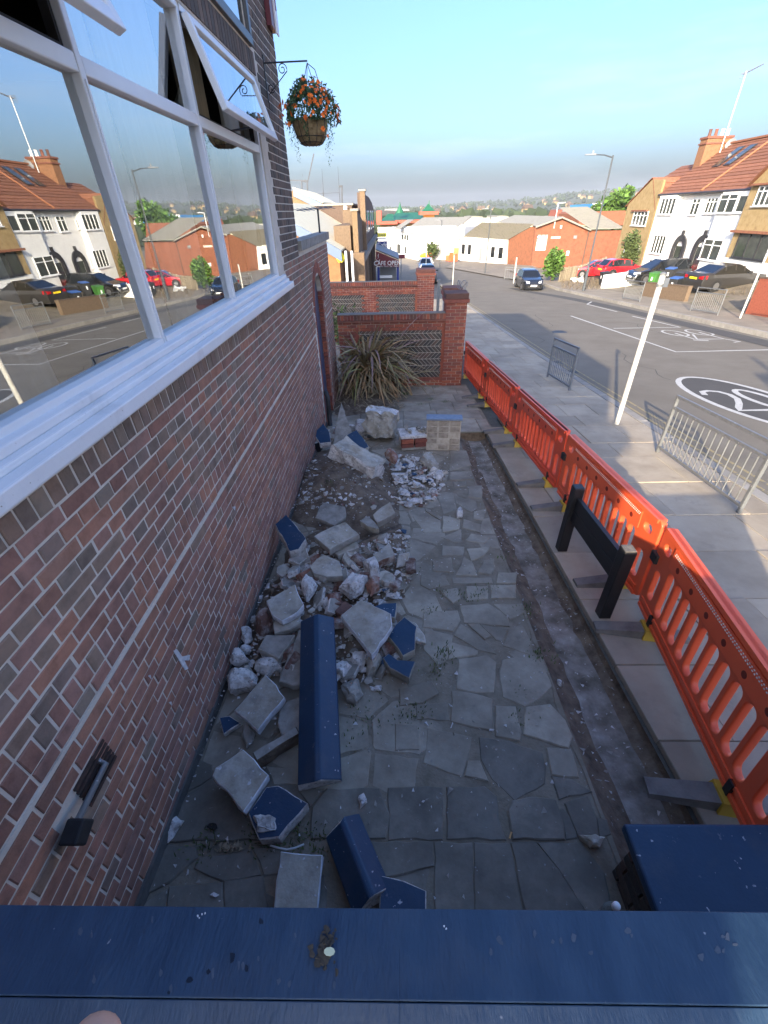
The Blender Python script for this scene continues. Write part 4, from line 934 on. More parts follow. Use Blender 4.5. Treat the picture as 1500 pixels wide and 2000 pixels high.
def chunk(name, label, cat, src, h, m, group=None, base=None, top=.6, smooth=False):
    (org, k), pts = src
    P = [G(x, y, h*.6) for x, y in poly(pts, org, k)]; P = [Vector((p.x, p.y)) for p in P]
    c = sum(P, Vector((0, 0)))/len(P); b = heap(c.x, c.y)*.7 if base is None else base; z0 = gz(c.y)+b
    v = []
    for p in rough_outline(P, .012, .075):
        for s, z in ((.82, -.02), (1, h*.25), (.97, h*.6), (top, h*1.0)):
            q = c+(p-c)*(s*rr.uniform(.8, 1.08)); v.append((q.x, q.y, z0+z*rr.uniform(.85, 1.1)))
    t_ = MB().hull(v); bm = bmesh.new(); vv_ = [bm.verts.new(q) for q in t_.v]
    for f in t_.f: bm.faces.new([vv_[i] for i in f])
    bmesh.ops.subdivide_edges(bm, edges=bm.edges, cuts=2, use_grid_fill=True)
    for q in bm.verts: q.co += Vector((noise.noise(q.co*22), noise.noise(q.co*22+Vector((7, 1, 3))), noise.noise(q.co*22+Vector((2, 9, 4)))))*.016+Vector((noise.noise(q.co*60), noise.noise(q.co*60+Vector((5, 5, 1))), noise.noise(q.co*60+Vector((1, 2, 8)))))*.006
    bm.verts.index_update(); t2_ = MB().add([q.co.copy() for q in bm.verts], [tuple(q.index for q in f.verts) for f in bm.faces]); bm.free()
    o = one(name, t2_, M[m], label, cat, group)
    return o
def saddle(name, label, p, q, w, hs, t0=.10, ridge=.035, m='navy_piece', bite=()):
    """painted saddle-back coping from p to q (x, y, z of the underside middle)"""
    p, q = Vector(p), Vector(q); e = (q-p).normalized(); s = e.cross(Vector((0, 0, 1))).normalized(); u = s.cross(e)
    prof = [(-w/2, 0), (w/2, 0), (w/2, t0*.55), (w*.07, t0+ridge), (-w*.07, t0+ridge), (-w/2, t0*.55)]
    rings = []; L = (q-p).length; n = max(2, int(L/.1))
    for i in range(n+1):
        c = p.lerp(q, i/n); off = 0
        ring = []
        for k, (a, b) in enumerate(prof):
            d = Vector((0, 0, 0))
            if i in (0, n): d = e*rr.uniform(-.018, .018)
            ring.append(c+s*a+u*b+d)
        rings.append(ring)
    mb = MB(); mb.add([v for r_ in rings for v in r_], [])
    for i in range(n):
        for k in range(6): mb.f.append((i*6+k, i*6+(k+1) % 6, (i+1)*6+(k+1) % 6, (i+1)*6+k)); mb.m.append(1 if k == 0 else 0)
    mb.f += [tuple(range(6))[::-1], tuple(range(n*6, n*6+6))]; mb.m += [1, 1]
    o = one(name, mb, [M[m], M['broken']], label, 'coping stone', None)
    b_ = o.modifiers.new('bevel', 'BEVEL'); b_.width = .008; b_.segments = 2; b_.limit_method = 'ANGLE'; b_.angle_limit = R(25)
    return o
# soil mounds
def mound(name, label, src, H, m='soil', n=26, seed=1, bumps=.05):
    (org, k), pts = src
    P = [G(x, y, 0) for x, y in poly(pts, org, k)]; P = [Vector((p.x, p.y)) for p in P]; P = rough_outline(P, .02, .12)
    c = sum(P, Vector((0, 0)))/len(P); mb = MB(); N = len(P); K = 12; MOUNDS.append((P, c, H)); vs = [(c.x, c.y, gz(c.y)+H)]
    for r_ in range(1, K+1):
        t = r_/K
        for p in P:
            q = c+(p-c)*t; nz = noise.noise((q.x*6+seed, q.y*6, seed))*bumps+noise.noise((q.x*19, q.y*19, seed))*bumps*.5
            vs.append((max(DX+.005, q.x), q.y, gz(q.y)+H*(math.cos(t*math.pi)*.5+.5)**.8+nz*(1-t*.7)-.025*(t > .99)))
    fs = [(0, 1+i, 1+(i+1) % N) for i in range(N)]
    for r_ in range(K-1):
        for i in range(N): a = 1+r_*N+i; b = 1+r_*N+(i+1) % N; fs.append((a, a+N, b+N, b))
    mb.add(vs, fs); return tag(mb.build(name, M[m], None, smooth=True), label, 'soil', None, 'stuff')
mound('soil_mound', 'dark heap of dug soil against the brick wall', (RA, [(40,640),(230,470),(420,440),(640,470),(800,560),(870,720),(880,900),(860,1050),(700,1120),(450,1060),(200,1010),(20,930)]), .30)
mound('rubble_bed', 'low bed of soil and crumbs under the slabs below the soil mound', (RA, [(60,1130),(300,1000),(620,1150),(880,960),(940,1250),(860,1420),(560,1560),(80,1560),(20,1300)]), .15, seed=3, bumps=.04)
mound('rubble_bed', 'low bed of grit and soil under the broken copings', (RB, [(150,250),(250,60),(420,-60),(760,-90),(1000,-40),(1080,120),(1300,330),(1200,520),(940,650),(760,760),(540,700),(330,640),(150,640),(110,470)]), .09, seed=5, bumps=.03)
# --- the painted copings
def at(px, py, h): return G(px, py, h)
a1, a2 = at(622, 1520, .16), at(618, 1197, .42)
saddle('coping_stone', 'long navy painted saddle-back coping lying on the rubble, the longest piece', (a1.x, a1.y, a1.z-.11), (a2.x, a2.y, a2.z-.11), .262, 0, .09, .045)
a1, a2 = at(727, 1752, .16), at(668, 1602, .16)
saddle('coping_stone', 'broken navy saddle-back coping lying at a slant behind the terrace wall', (a1.x, a1.y, a1.z-.13), (a2.x, a2.y, a2.z-.13), .21, 0, .09, .045)
slab('coping_piece', 'flat navy end piece beside the slanting broken coping, against the terrace wall', 'coping stone', (RC, [(1150,775),(1270,800),(1382,850),(1382,960),(1300,975),(1150,960)]), .10, .09, 'navy_piece', 'broken')
slab('coping_piece', 'navy painted coping lump with a white broken corner, left of the long coping foot', 'coping stone', (RC, [(508,462),(600,345),(660,340),(742,392),(805,428),(660,585),(560,592)]), .13, .11, 'navy_piece', 'plaster', (.08, .05))
chunk('render_chunk', 'white broken lump on the corner of the navy coping piece', 'rubble', (RC, [(555,520),(590,505),(678,520),(650,588),(575,590)]), .05, 'plaster', base=.10)
slab('coping_slab', 'overturned grey slab with chipped white edges, nearest the wall foot', 'coping slab', (RC, [(335,285),(350,245),(485,157),(545,210),(613,287),(490,465)]), .16, .08, 'slabgrey', 'edge_white', (.05, -.08))
slab('coping_slab', 'pale slab with two white painted edges lying flat against the terrace wall', 'coping slab', (RC, [(672,660),(740,668),(874,676),(848,960),(630,960)]), .09, .07, 'slabgrey', 'edge_white', (0, .03))
slab('coping_slab', 'tilted pale stone slab left of the long coping, white along one edge', 'coping slab', (RB, [(85,840),(200,735),(300,642),(370,705),(422,782),(330,870),(238,968)]), .20, .075, 'slabgrey', 'edge_white', (.10, .12))
slab('coping_slab', 'large square slab with a white patch tilted on the heap right of the long coping', 'coping slab', (RB, [(785,240),(850,195),(920,152),(1020,195),(1112,232),(1120,300),(985,468)]), .30, .08, 'slabgrey', 'edge_white', (.02, .10))
slab('coping_slab', 'pale slab with chipped front edge just above the head of the long coping', 'coping slab', (RB, [(302,145),(400,95),(490,52),(545,170),(500,215),(400,262),(340,232)]), .30, .07, 'slabgrey', 'edge_white', (0, .06))
slab('coping_slab', 'grey slab lying under the pale chipped slab by the long coping head', 'coping slab', (RB, [(345,282),(440,245),(522,222),(524,290),(450,330),(352,355)]), .20, .07, 'slabgrey', 'slabdark')
slab('coping_slab', 'dark block with chiselled top to the left of the long coping', 'coping slab', (RB, [(245,450),(300,368),(488,372),(450,430),(378,512)]), .20, .10, 'slabdark', 'slabgrey', (.05, .05))
slab('stone_flag', 'dark curved piece of flagstone half under the long coping', 'stone', (RB, [(372,940),(390,850),(440,800),(530,768),(540,985),(395,1010)]), .09, .05, 'slabdark', 'slabdark')
slab('stone_flag', 'long dark wedge of stone along the left side of the long coping', 'stone', (RB, [(378,655),(440,500),(515,345),(550,340),(550,690),(470,690)]), .17, .08, 'slabdark', 'slabdark', (.15, 0))
slab('timber_block', 'brown earth stained block lying across the foot of the long coping', 'block', (RB, [(208,1130),(350,1050),(498,972),(518,1010),(360,1100),(232,1175)]), .14, .12, 'slabdark', 'soil', (0, .1))
slab('coping_piece', 'small navy fragment close to the wall foot', 'coping stone', (RB, [(-5,905),(60,893),(132,940),(20,1010)]), .08, .05, 'navy_piece', 'broken')
slab('coping_piece', 'blue grey coping piece with white flakes at the right edge of the heap', 'coping stone', (RB, [(1095,372),(1140,310),(1200,268),(1280,322),(1270,450),(1190,482)]), .16, .10, 'navy_piece', 'slabgrey', (.05, .15))
slab('coping_piece', 'navy block with a notched top at the right front of the heap', 'coping stone', (RB, [(1060,520),(1095,495),(1150,530),(1272,540),(1232,635),(1100,575)]), .14, .09, 'navy_piece', 'slabdark', (0, .12))
slab('coping_piece', 'blue painted slab behind the large square slab on the heap', 'coping stone', (RB, [(1000,182),(1060,160),(1150,160),(1138,250),(1022,232)]), .22, .08, 'navy_piece', 'slabgrey')
slab('coping_piece', 'navy block with white specks against the wall at the near foot of the soil mound', 'coping stone', (RA, [(-5,995),(75,952),(140,1005),(205,1070),(150,1120),(85,1130)]), .34, .13, 'navy_piece', 'broken', (.05, .25))
slab('coping_slab', 'thick grey slab on the near side of the soil mound', 'coping slab', (RA, [(260,1060),(370,1010),(480,975),(578,1050),(470,1095),(368,1140)]), .36, .08, 'slabgrey', 'slabdark', (0, .05))
slab('coping_slab', 'grey slab tucked under the thick slab on the soil mound', 'coping slab', (RA, [(380,1150),(470,1110),(560,1100),(578,1140),(430,1192)]), .24, .07, 'slabgrey', 'slabdark')
slab('coping_slab', 'six sided grey slab in the middle of the heap', 'coping slab', (RA, [(230,1272),(280,1225),(330,1202),(440,1242),(462,1330),(350,1335),(258,1310)]), .28, .08, 'slabgrey', 'slabdark', (.04, .08))
slab('stone_flag', 'dark flat stone half buried in the soil mound', 'stone', (RA, [(270,922),(300,865),(340,842),(480,868),(485,915),(400,962)]), .30, .05, 'slabdark', 'slabdark', (0, .15))
slab('coping_slab', 'narrow edge-on slab with dark stripe on the right of the soil mound', 'coping slab', (RA, [(670,905),(730,870),(795,848),(828,900),(760,930),(700,945)]), .28, .08, 'slabgrey', 'slabdark', (.1, .2))
slab('stone_flag', 'small grey stone left of the edge-on slab by the soil mound', 'stone', (RA, [(582,955),(630,925),(690,965),(715,1005),(640,990)]), .22, .08, 'slabdark', 'slabgrey')
slab('brick_lump', 'mortared brick lump on the right near side of the soil mound', 'brick', (RA, [(670,1192),(730,1155),(792,1122),(828,1190),(705,1232)]), .24, .09, 'slabgrey', 'brick_dirty', (0, .1))
# big blocks at the far side
def block(name, label, cat, c, size, rot, m, side=None, nz=.02, mats=None):
    bm = bmesh.new(); bmesh.ops.create_cube(bm, size=1); bmesh.ops.subdivide_edges(bm, edges=bm.edges, cuts=5, use_grid_fill=True)
    for v in bm.verts:
        v.co = Vector((v.co.x*size[0], v.co.y*size[1], v.co.z*size[2]))
        e = sum(abs(abs(v.co[k])-size[k]/2) < 1e-5 for k in range(3))
        d = Vector((noise.noise(v.co*7+Vector(c)), noise.noise(v.co*7+Vector((5, 1, 2))), noise.noise(v.co*7+Vector((2, 8, 3)))))*nz
        v.co += d*(1+.8*(e > 1)); 
        if e > 1: v.co *= 1-.03*e*rr.random()
    me = bpy.data.meshes.new(name); bm.to_mesh(me); bm.free()
    for q in (mats or [M[m]]): me.materials.append(q)
    if mats and len(mats) > 1:
        for p in me.polygons:
            if abs(p.normal.z) > .7 and p.center.z > 0: p.material_index = 1
    o = link(name, me, None, c, rot); return tag(o, label, cat)
p = at(745, 835, .2); block('concrete_block', 'big upright concrete block with bluish face, tallest at the far side of the heap', 'block', (p.x, p.y, p.z+.10), (.52, .42, .46), (R(-12), R(5), R(-12)), 'slabgrey', mats=[M['slabgrey'], M['plaster']], nz=.045)
p = at(700, 893, .34); block('concrete_block', 'long pale concrete block slanting down the soil mound', 'block', (p.x-.02, p.y, p.z-.04), (.78, .34, .26), (R(-6), R(14), R(-34)), 'broken', mats=[M['broken'], M['slabgrey']], nz=.04)
bc = thing('masonry_chunk', 'chunk of red brickwork with pale mortar at the far side of the heap', 'rubble', tuple(at(820, 872, 0)), R(8))
MB().bb(-.34, .30, -.14, .2, .02, .06).build('mortar_bed', M['slabdark'], bc, False); MB().bb(-.36, .26, -.13, .22, .215, .27).build('mortar_top', M['plaster'], bc, False, bevel=.012)
for k in range(2):
    for x in (-.34, -.11, .1): MB().bb(x, x+.205, -.15, -.04, .065+k*.075, .13+k*.075).build('brick', M['brick_bright'], bc, False, bevel=.004)
MB().bb(-.33, .29, -.035, .2, .062, .213).build('core', M['mortar'], bc, False)
tp = MB()
for k in range(26):
    c = Vector((rr.uniform(-.25, .25), rr.uniform(-.08, .18), .28+rr.uniform(0, .05))); s = rr.uniform(.02, .06)
    tp.hull([c+Vector((rr.gauss(0, 1), rr.gauss(0, 1), rr.gauss(0, .7))).normalized()*s for _ in range(9)])
tag(tp.build('rubble_on_top', M['slabdark'], bc, False), kind='stuff')
# leaning panel with the print of bricks
q0, q1 = at(832, 879, 0), at(897, 880, 0)
lp = thing('wall_panel', 'upright slab showing the print of bricks with a blue painted top edge at the trench end', 'slab', ((q0.x+q1.x)/2, (q0.y+q1.y)/2, q0.z), math.atan2(q1.y-q0.y, q1.x-q0.x))
w = (q1-q0).length; hh = .50; PRINT = mat('buff print', [(.21,.165,.12),(.33,.275,.21),(.42,.36,.29)], .95, 14, .006, 40)
MB().hexa([(-w/2, 0, 0), (w/2, 0, 0), (w/2, .14, 0), (-w/2, .14, 0), (-w/2, .10, hh), (w/2, .10, hh), (w/2, .24, hh), (-w/2, .24, hh)]).build('body', mat('buff mortar', [(.34,.28,.21),(.47,.40,.31),(.55,.48,.38)], .95, 12, .006, 40), lp, False)
for r_ in range(5):
    for c_ in range(3):
        x0 = -w/2+.015+c_*w/3; z0 = .02+r_*.096
        if (r_*7+c_*3) % 5 == 0: continue
        f = lambda z: z/hh*.10
        MB().hexa([(x0, f(z0)-.008, z0), (x0+w/3-.03, f(z0)-.008, z0), (x0+w/3-.03, f(z0)+.02, z0), (x0, f(z0)+.02, z0), (x0, f(z0+.08)-.008, z0+.08), (x0+w/3-.03, f(z0+.08)-.008, z0+.08), (x0+w/3-.03, f(z0+.08)+.02, z0+.08), (x0, f(z0+.08)+.02, z0+.08)]).build('brick_print', PRINT, lp, False, bevel=.006)
MB().bb(-w/2-.01, w/2+.02, .07, .27, hh+.004, hh+.03).build('painted_edge', mat('faded blue paint', [(.14,.19,.27),(.24,.29,.36)], .6, 14), lp, False)
slab('stone_flag', 'pointed grey flagstone standing in the far corner by the wall', 'stone', (RA, [(388,362),(420,300),(462,246),(505,300),(546,350),(470,362)]), .22, .06, 'slabdark', 'slabdark', (0, .5))
slab('coping_piece', 'blue and white coping piece between the concrete blocks at the far side', 'coping stone', (RA, [(430,402),(500,372),(562,356),(610,395),(642,430),(560,450),(470,440)]), .36, .10, 'navy_piece', 'slabgrey', (.1, .2))
slab('coping_piece', 'small blue piece against the wall beyond the soil mound', 'coping stone', (RA, [(262,350),(330,315),(372,345),(376,380),(300,385)]), .26, .10, 'navy_piece', 'plaster', (0, .3))
slab('board', 'dark board leaning against the wall beyond the soil mound', 'board', (RA, [(222,352),(280,338),(322,356),(300,400),(226,420)]), .2, .22, 'slabdark', 'blackwood')
for lab, src, h, m, b in (
 ('pale rock near the wall, left of the dark chiselled block', (RB, [(130,350),(160,328),(205,335),(215,400),(160,440)]), .09, 'plaster', None),
 ('small white stone at the wall foot below the pale rock', (RB, [(140,480),(170,458),(205,462),(200,500),(150,505)]), .05, 'plaster', None),
 ('broken block with pale top at the left edge of the heap', (RB, [(38,642),(80,600),(250,618),(240,700),(60,742)]), .13, 'broken', .03),
 ('white lump on the block at the left edge of the heap', (RB, [(80,575),(112,515),(150,510),(210,582),(100,602)]), .10, 'plaster', .12),
 ('rough concrete lump between the block and the long coping', (RB, [(225,572),(290,540),(402,540),(410,590),(310,632),(240,620)]), .12, 'broken', .05),
 ('brick with mortar standing on end left of the grey slabs', (RB, [(218,322),(262,213),(345,240),(345,322),(290,376)]), .2, 'brick_dirty', .04),
 ('white conglomerate rock between the two pale slabs at the head of the long coping', (RB, [(535,102),(572,50),(640,108),(620,152),(570,202)]), .12, 'plaster', .16),
 ('largest white conglomerate rock right of the long coping head', (RB, [(778,132),(820,90),(870,50),(962,70),(930,130),(842,182)]), .14, 'plaster', .16),
 ('grey shard lying behind the white rocks', (RB, [(650,92),(715,50),(782,38),(740,85),(690,118)]), .05, 'slabdark', .2),
 ('half brick below the grey shard', (RB, [(700,162),(790,160),(802,220),(720,222)]), .10, 'brick_dirty', .12),
 ('white render lump below the half bricks right of the long coping', (RB, [(735,602),(790,560),(860,590),(812,670),(742,622)]), .12, 'plaster', .04),
 ('cube of mortar and brick near the white render lump', (RB, [(845,542),(880,490),(950,500),(930,590),(860,580)]), .13, 'broken', .03),
 ('stone with pale flank next to the mortar cube', (RB, [(945,542),(1000,500),(1060,520),(1012,612),(960,622)]), .13, 'slabgrey', .03),
 ('dark cemented stump beside the long coping', (RB, [(782,702),(840,655),(900,650),(935,740),(882,800),(820,790)]), .12, 'slabdark', 0),
 ('thin white tile on the paving right of the dark stump', (RB, [(960,700),(1050,690),(1040,725),(970,722)]), .025, 'plaster', 0),
 ('pair of half bricks behind the large square slab', (RB, [(945,105),(990,65),(1042,60),(1040,112),(985,160)]), .1, 'brick_dirty', .14),
 ('white plaster lump at the back right of the front heap', (RA, [(610,1302),(680,1270),(730,1330),(720,1400),(662,1422)]), .16, 'plaster', .12),
 ('grey mortar lump with shells of render among the small white pieces', (RA, [(990,522),(1060,505),(1100,540),(1132,590),(1100,612),(1020,570)]), .14, 'slabgrey', .05),
 ('white tile piece at the right of the small white debris', (RA, [(1090,632),(1150,610),(1162,650),(1112,672)]), .08, 'plaster', .02),
 ('single white rock lying alone on the crazy paving', (RA, [(1245,882),(1280,860),(1305,890),(1295,915),(1258,915)]), .09, 'plaster', 0),
 ('red brick end sticking out below the long concrete block', (RA, [(748,562),(790,530),(850,580),(830,612)]), .12, 'brick_dirty', .2),
 ('white rounded stone at the far left corner of the heap', (RA, [(545,282),(620,270),(622,350),(552,342)]), .16, 'plaster', .06),
 ('white plaster shard alone at the foot of the wall near the terrace', (RC, [(98,492),(140,470),(190,510),(150,570),(92,620),(85,570)]), .05, 'plaster', 0),
 ('small grey shard alone on the middle flagstones', (RC, [(1050,402),(1078,370),(1096,405),(1062,452)]), .04, 'plaster', 0),
 ('grey flint shaped stone left of the brown block', (RB, [(135,960),(175,935),(220,1000),(205,1060),(165,1095)]), .07, 'slabdark', 0),
 ('wedge of stone beside the low dark pier', (D_, [(2130,585),(2200,575),(2255,590),(2230,632),(2190,640)]), .06, 'slabgrey', 0),
 ('pale rock on the crazy paving near the trench edge', ((780, 1150), 2.8846) and (A_, [(898,470),(920,458),(938,470),(930,492),(905,490)]), .05, 'plaster', -.11)):
    chunk('rubble_piece', lab, 'rubble', src, h, m, base=b)
# loose pieces too alike to tell apart
def scatter_chunk(x, y, s, m, z=None):
    c = Vector((x, y, 0)); v = [Vector((rr.gauss(0, 1), rr.gauss(0, 1), rr.gauss(0, .8))).normalized() for _ in range(9)]
    k = Vector((rr.uniform(.6, 1.4), rr.uniform(.6, 1.4), rr.uniform(.25, .9)))
    zz = gz(y)+(heap(x, y)*.85 if z is None else z)+s*.25
    return MB().hull([(x+q.x*s*k.x, y+q.y*s*k.y, zz+q.z*s*k.z) for q in v])
REG = [((RB, [(150,250),(250,40),(420,-60),(760,-90),(1000,-40),(1060,120),(1290,330),(1200,500),(940,640),(760,700),(540,690),(330,640),(150,620),(110,470)]), 72, (.03, .075), 'by the long coping'),
       ((RA, [(830,480),(980,490),(1180,620),(1150,740),(1000,820),(860,800),(820,600)]), 70, (.04, .085), 'beside the masonry chunk'),
       ((RA, [(160,1100),(560,1150),(900,950),(960,1250),(880,1450),(600,1480),(100,1480),(60,1250)]), 82, (.03, .075), 'near the thick grey slab'),
       ((RA, [(230,380),(420,400),(620,420),(640,260),(420,250)]), 16, (.03, .08), 'in the far corner'),
       ((RA, [(60,620),(400,470),(800,560),(850,800),(560,960),(200,980)]), 40, (.02, .05), 'on the soil mound')]
for src, n, (s0, s1), where in REG:
    Pp = poly(src[1], *src[0]); Pw = [G(x, y, .1) for x, y in Pp]; Pw = [Vector((p.x, p.y)) for p in Pw]
    xs, ys_ = [p.x for p in Pw], [p.y for p in Pw]; k = 0
    while k < n:
        p = Vector((rr.uniform(min(xs), max(xs)), rr.uniform(min(ys_), max(ys_))))
        if not inside(p, Pw) or p.x < DX+.06: continue
        pick = rr.random(); pale = src[1][0] == (830, 480)
        m, lab, g = (('plaster', 'small broken lump of white render loose in the rubble heap', 'small white render lumps in the rubble heap') if pick < (.85 if pale else .45) else
                     ('slabdark', 'small dark stone fragment loose in the rubble heap', 'small dark stone fragments in the rubble heap') if pick < .85 else
                     ('brick_dirty', 'small broken brick end loose in the rubble heap', 'small brick ends in the rubble heap') if pick < .95 else
                     ('navy_piece', 'small navy painted fragment loose in the rubble heap', 'small navy fragments in the rubble heap'))
        s = s0+(s1-s0)*rr.random()**1.6
        o = one('rubble_piece', scatter_chunk(p.x, p.y, s, m), M[m], lab.replace('in the rubble heap', where), 'rubble', g.replace('in the rubble heap', where)); k += 1
# broken slab pieces and half bricks that lie between the big ones
def tilted(name, lab, g, p, size, m, z):
    a_ = rr.uniform(0, 6.28); sx, sy, sz = size; n = rr.choice((4, 5, 6)); ring = []
    for k in range(n):
        t = a_*0+6.283*k/n+rr.uniform(-.25, .25); ring.append(Vector((sx*math.cos(t)*rr.uniform(.8, 1.2), sy*math.sin(t)*rr.uniform(.8, 1.2), 0)))
    if name == 'brick_piece': ring = [Vector((-sx, -sy, 0)), Vector((sx*rr.uniform(.6, 1), -sy, 0)), Vector((sx, sy, 0)), Vector((-sx, sy, 0))]
    Mx = Matrix.Translation((p.x, p.y, z)) @ Matrix.Rotation(a_, 4, 'Z') @ Matrix.Rotation(rr.gauss(0, .35), 4, 'X') @ Matrix.Rotation(rr.gauss(0, .3), 4, 'Y')
    mb = MB(); mb.prism([Mx @ (v+Vector((0, 0, sz))) for v in ring], [Mx @ (v*rr.uniform(.88, 1.02)) for v in ring], 0, 1)
    o = one(name, mb, [M[m], M['broken'] if m != 'brick_dirty' else M['brick_dirty']], lab, 'brick' if name == 'brick_piece' else 'stone', g); b_ = o.modifiers.new('bevel', 'BEVEL'); b_.width = .006; b_.segments = 1
for src, n, _, where in (REG[0], REG[2], REG[3]):
    Pw = [G(x, y, .1) for x, y in poly(src[1], *src[0])]; Pw = [Vector((p.x, p.y)) for p in Pw]; xs, ys_ = [p.x for p in Pw], [p.y for p in Pw]; k = 0
    while k < (26 if n > 20 else 7):
        p = Vector((rr.uniform(min(xs), max(xs)), rr.uniform(min(ys_), max(ys_))))
        if not inside(p, Pw) or p.x < DX+.14: continue
        k += 1; z = gz(p.y)+heap(p.x, p.y)*.8+rr.uniform(0, .05)
        if rr.random() < .28: tilted('brick_piece', 'broken half brick lying loose '+where, 'half bricks '+where, p, (.075, .05, .065), 'brick_dirty', z)
        else:
            dk = rr.random() < .45; tilted('slab_piece', ('dark' if dk else 'pale grey')+' broken slab corner lying loose '+where, ('dark' if dk else 'pale')+' slab corners '+where, p, (rr.uniform(.06, .13), rr.uniform(.05, .10), rr.uniform(.035, .07)), 'slabdark' if dk else 'slabgrey', z)
# rubble too small or too many to pick apart
fine = {}
for src, n, _, where in REG:
    Pw = [G(x, y, .1) for x, y in poly(src[1], *src[0])]; Pw = [Vector((p.x, p.y)) for p in Pw]; xs, ys_ = [p.x for p in Pw], [p.y for p in Pw]; k = 0
    while k < (420 if n <= 40 else 900):
        p = Vector((rr.uniform(min(xs), max(xs)), rr.uniform(min(ys_), max(ys_)))); k += 1
        if not inside(p, Pw) or p.x < DX+.03: continue
        key = rr.choices(('plaster', 'broken', 'slabdark', 'slabgrey', 'brick_dirty', 'soil'), (.24, .18, .22, .14, .08, .14))[0]; s = .008+.036*rr.random()**2.2
        t_ = scatter_chunk(p.x, p.y, s, key); fine.setdefault(key, MB()).add(t_.v, t_.f)
for key, mb in fine.items(): tag(mb.build('rubble_crumbs', M[key], None), 'broken crumbs of masonry filling the rubble heap', 'rubble', None, 'stuff')
# grit and paint flakes
gr = MB(); gw = MB()
def tet(mb, x, y, z, s):
    mb.add([(x+rr.gauss(0, s), y+rr.gauss(0, s), z+rr.random()*s) for _ in range(4)], [(0, 1, 2), (0, 2, 3), (0, 3, 1), (1, 3, 2)])
for k in range(2600):
    if rr.random() < .6:
        cx, cy, rx, ry, H = rr.choice(PILE); x, y = cx+rr.gauss(0, rx*.7), cy+rr.gauss(0, ry*.6)
    else: x, y = rr.uniform(-1.25, 1.2), rr.uniform(.3, 7.4)
    x = max(DX+.03, x)
    if x > 1.18: continue
    near = math.hypot(x-.45, y-6) < .9
    tet(gw if rr.random() < .62 else gr, x, y, gz(y)+heap(x, y)*.9+.004, rr.uniform(.003, .010)*(1 if k % 9 else 1.8))
for k in range(700):
    y = rr.uniform(.5, 7.2); x = rr.uniform(1.22, 1.72); tet(gr if rr.random() < .6 else gw, x, y, gz(y)-.12+.10*max(0, (1.4-x)/.2) if x < 1.4 else gz(y)-.125, rr.uniform(.003, .012))
tag(gw.build('paint_flakes', M['plaster'], None), 'white flakes and crumbs of render scattered over the forecourt', 'debris', None, 'stuff')
tag(gr.build('grit', M['slabdark'], None), 'dark grit and stone crumbs scattered over the forecourt and trench', 'debris', None, 'stuff')
# grass tufts in the joints
gt = MB()
def tuft(x, y, n, h, z=0, sp=.05):
    for k in range(n):
        a = rr.uniform(0, 6.28); b = Vector((x+rr.gauss(0, sp), y+rr.gauss(0, sp), gz(y)-.01+z)); L = h*.6*rr.uniform(.5, 1.1)
        d = Vector((math.cos(a)*L*.6, math.sin(a)*L*.6, L)); s = Vector((-math.sin(a), math.cos(a), 0))*.0035
        gt.add([b-s, b+s, b+d*.55+s*.8+Vector((0, 0, .1*L)), b+d, b+d*.55-s*.8+Vector((0, 0, .1*L))], [(0, 1, 2, 3, 4)])
for (px, py, n, h) in ((505,1632,60,.06),(530,1625,60,.07),(570,1640,60,.06),(610,1645,50,.06),(395,1655,60,.07),(640,1640,40,.05),(862,1288,50,.06),(872,1275,40,.07),(850,1310,30,.05),(800,1395,30,.04),(815,1402,40,.04),(790,1400,30,.04),
   (1017,1405,30,.05),(1030,1190,50,.06),(1050,1275,60,.05),(1062,1280,40,.05),(865,1160,40,.05),(905,1165,40,.05),(935,1163,30,.05),(700,1395,25,.04),(720,1415,25,.05),(690,1450,20,.04),(735,1350,20,.04),(835,1195,40,.05),(650,930,0,.1),
   (775,765,160,.11),(790,770,120,.12),(760,772,120,.10),(840,780,90,.05),(870,785,90,.05),(820,790,60,.05),(850,757,80,.04),(835,870,30,.05),(1020,1350,20,.04),(985,1090,30,.05),(960,1150,40,.04),(800,1120,30,.04)):
    p = at(px, py, 0); tuft(p.x, p.y, n, h)
p = at(648, 938, .25); tuft(p.x, p.y, 60, .12, .22, .05)
tag(gt.build('grass_tufts', M['grass'], None), 'small grass tufts and weeds growing in the paving joints', 'grass', None, 'stuff')
cd = [G(280+x/2.5, 1400+y/2.5, .02) for x, y in [(620,628),(660,640),(700,648),(740,640),(785,622)]]
one('cord', MB().tube(cd, .005, 6), M['rope'], 'short length of white flecked cord on the flags before the navy coping pieces', 'cord')
hole = [G(280+x/2.5, 1400+y/2.5, 0) for x, y in [(250,640),(330,630),(440,628),(450,660),(360,672),(290,690),(255,680)]]
lf = MB()
for k in range(40):
    p = at(450+rr.gauss(0, 14), 1655+rr.gauss(0, 5), 0); tet(lf, p.x, p.y, p.z+.005, .012)
tag(lf.build('leaf_scraps', M['litter'], None), 'scraps of dead leaf and blue wrapper in a broken flagstone', 'debris', None, 'stuff')
one('dead_leaf', MB().hull([at(400+12*math.cos(a)*(1 if k % 2 else .5)+15, 1614+7*math.sin(a), .01+.01*(k % 3)) for k, a in enumerate([i*.6 for i in range(11)])]), M['black_gap'], 'dark curled dead leaf lying on the flags near the wall foot', 'leaf')
ce = at(995, 1638, .01); one('cigarette_end', MB().tube([ce, ce+Vector((.018, .03, .002))], .005, 8), mat('filter', [(.62,.38,.16)], .8), 'orange cigarette end lying in a joint of the flags', 'litter')
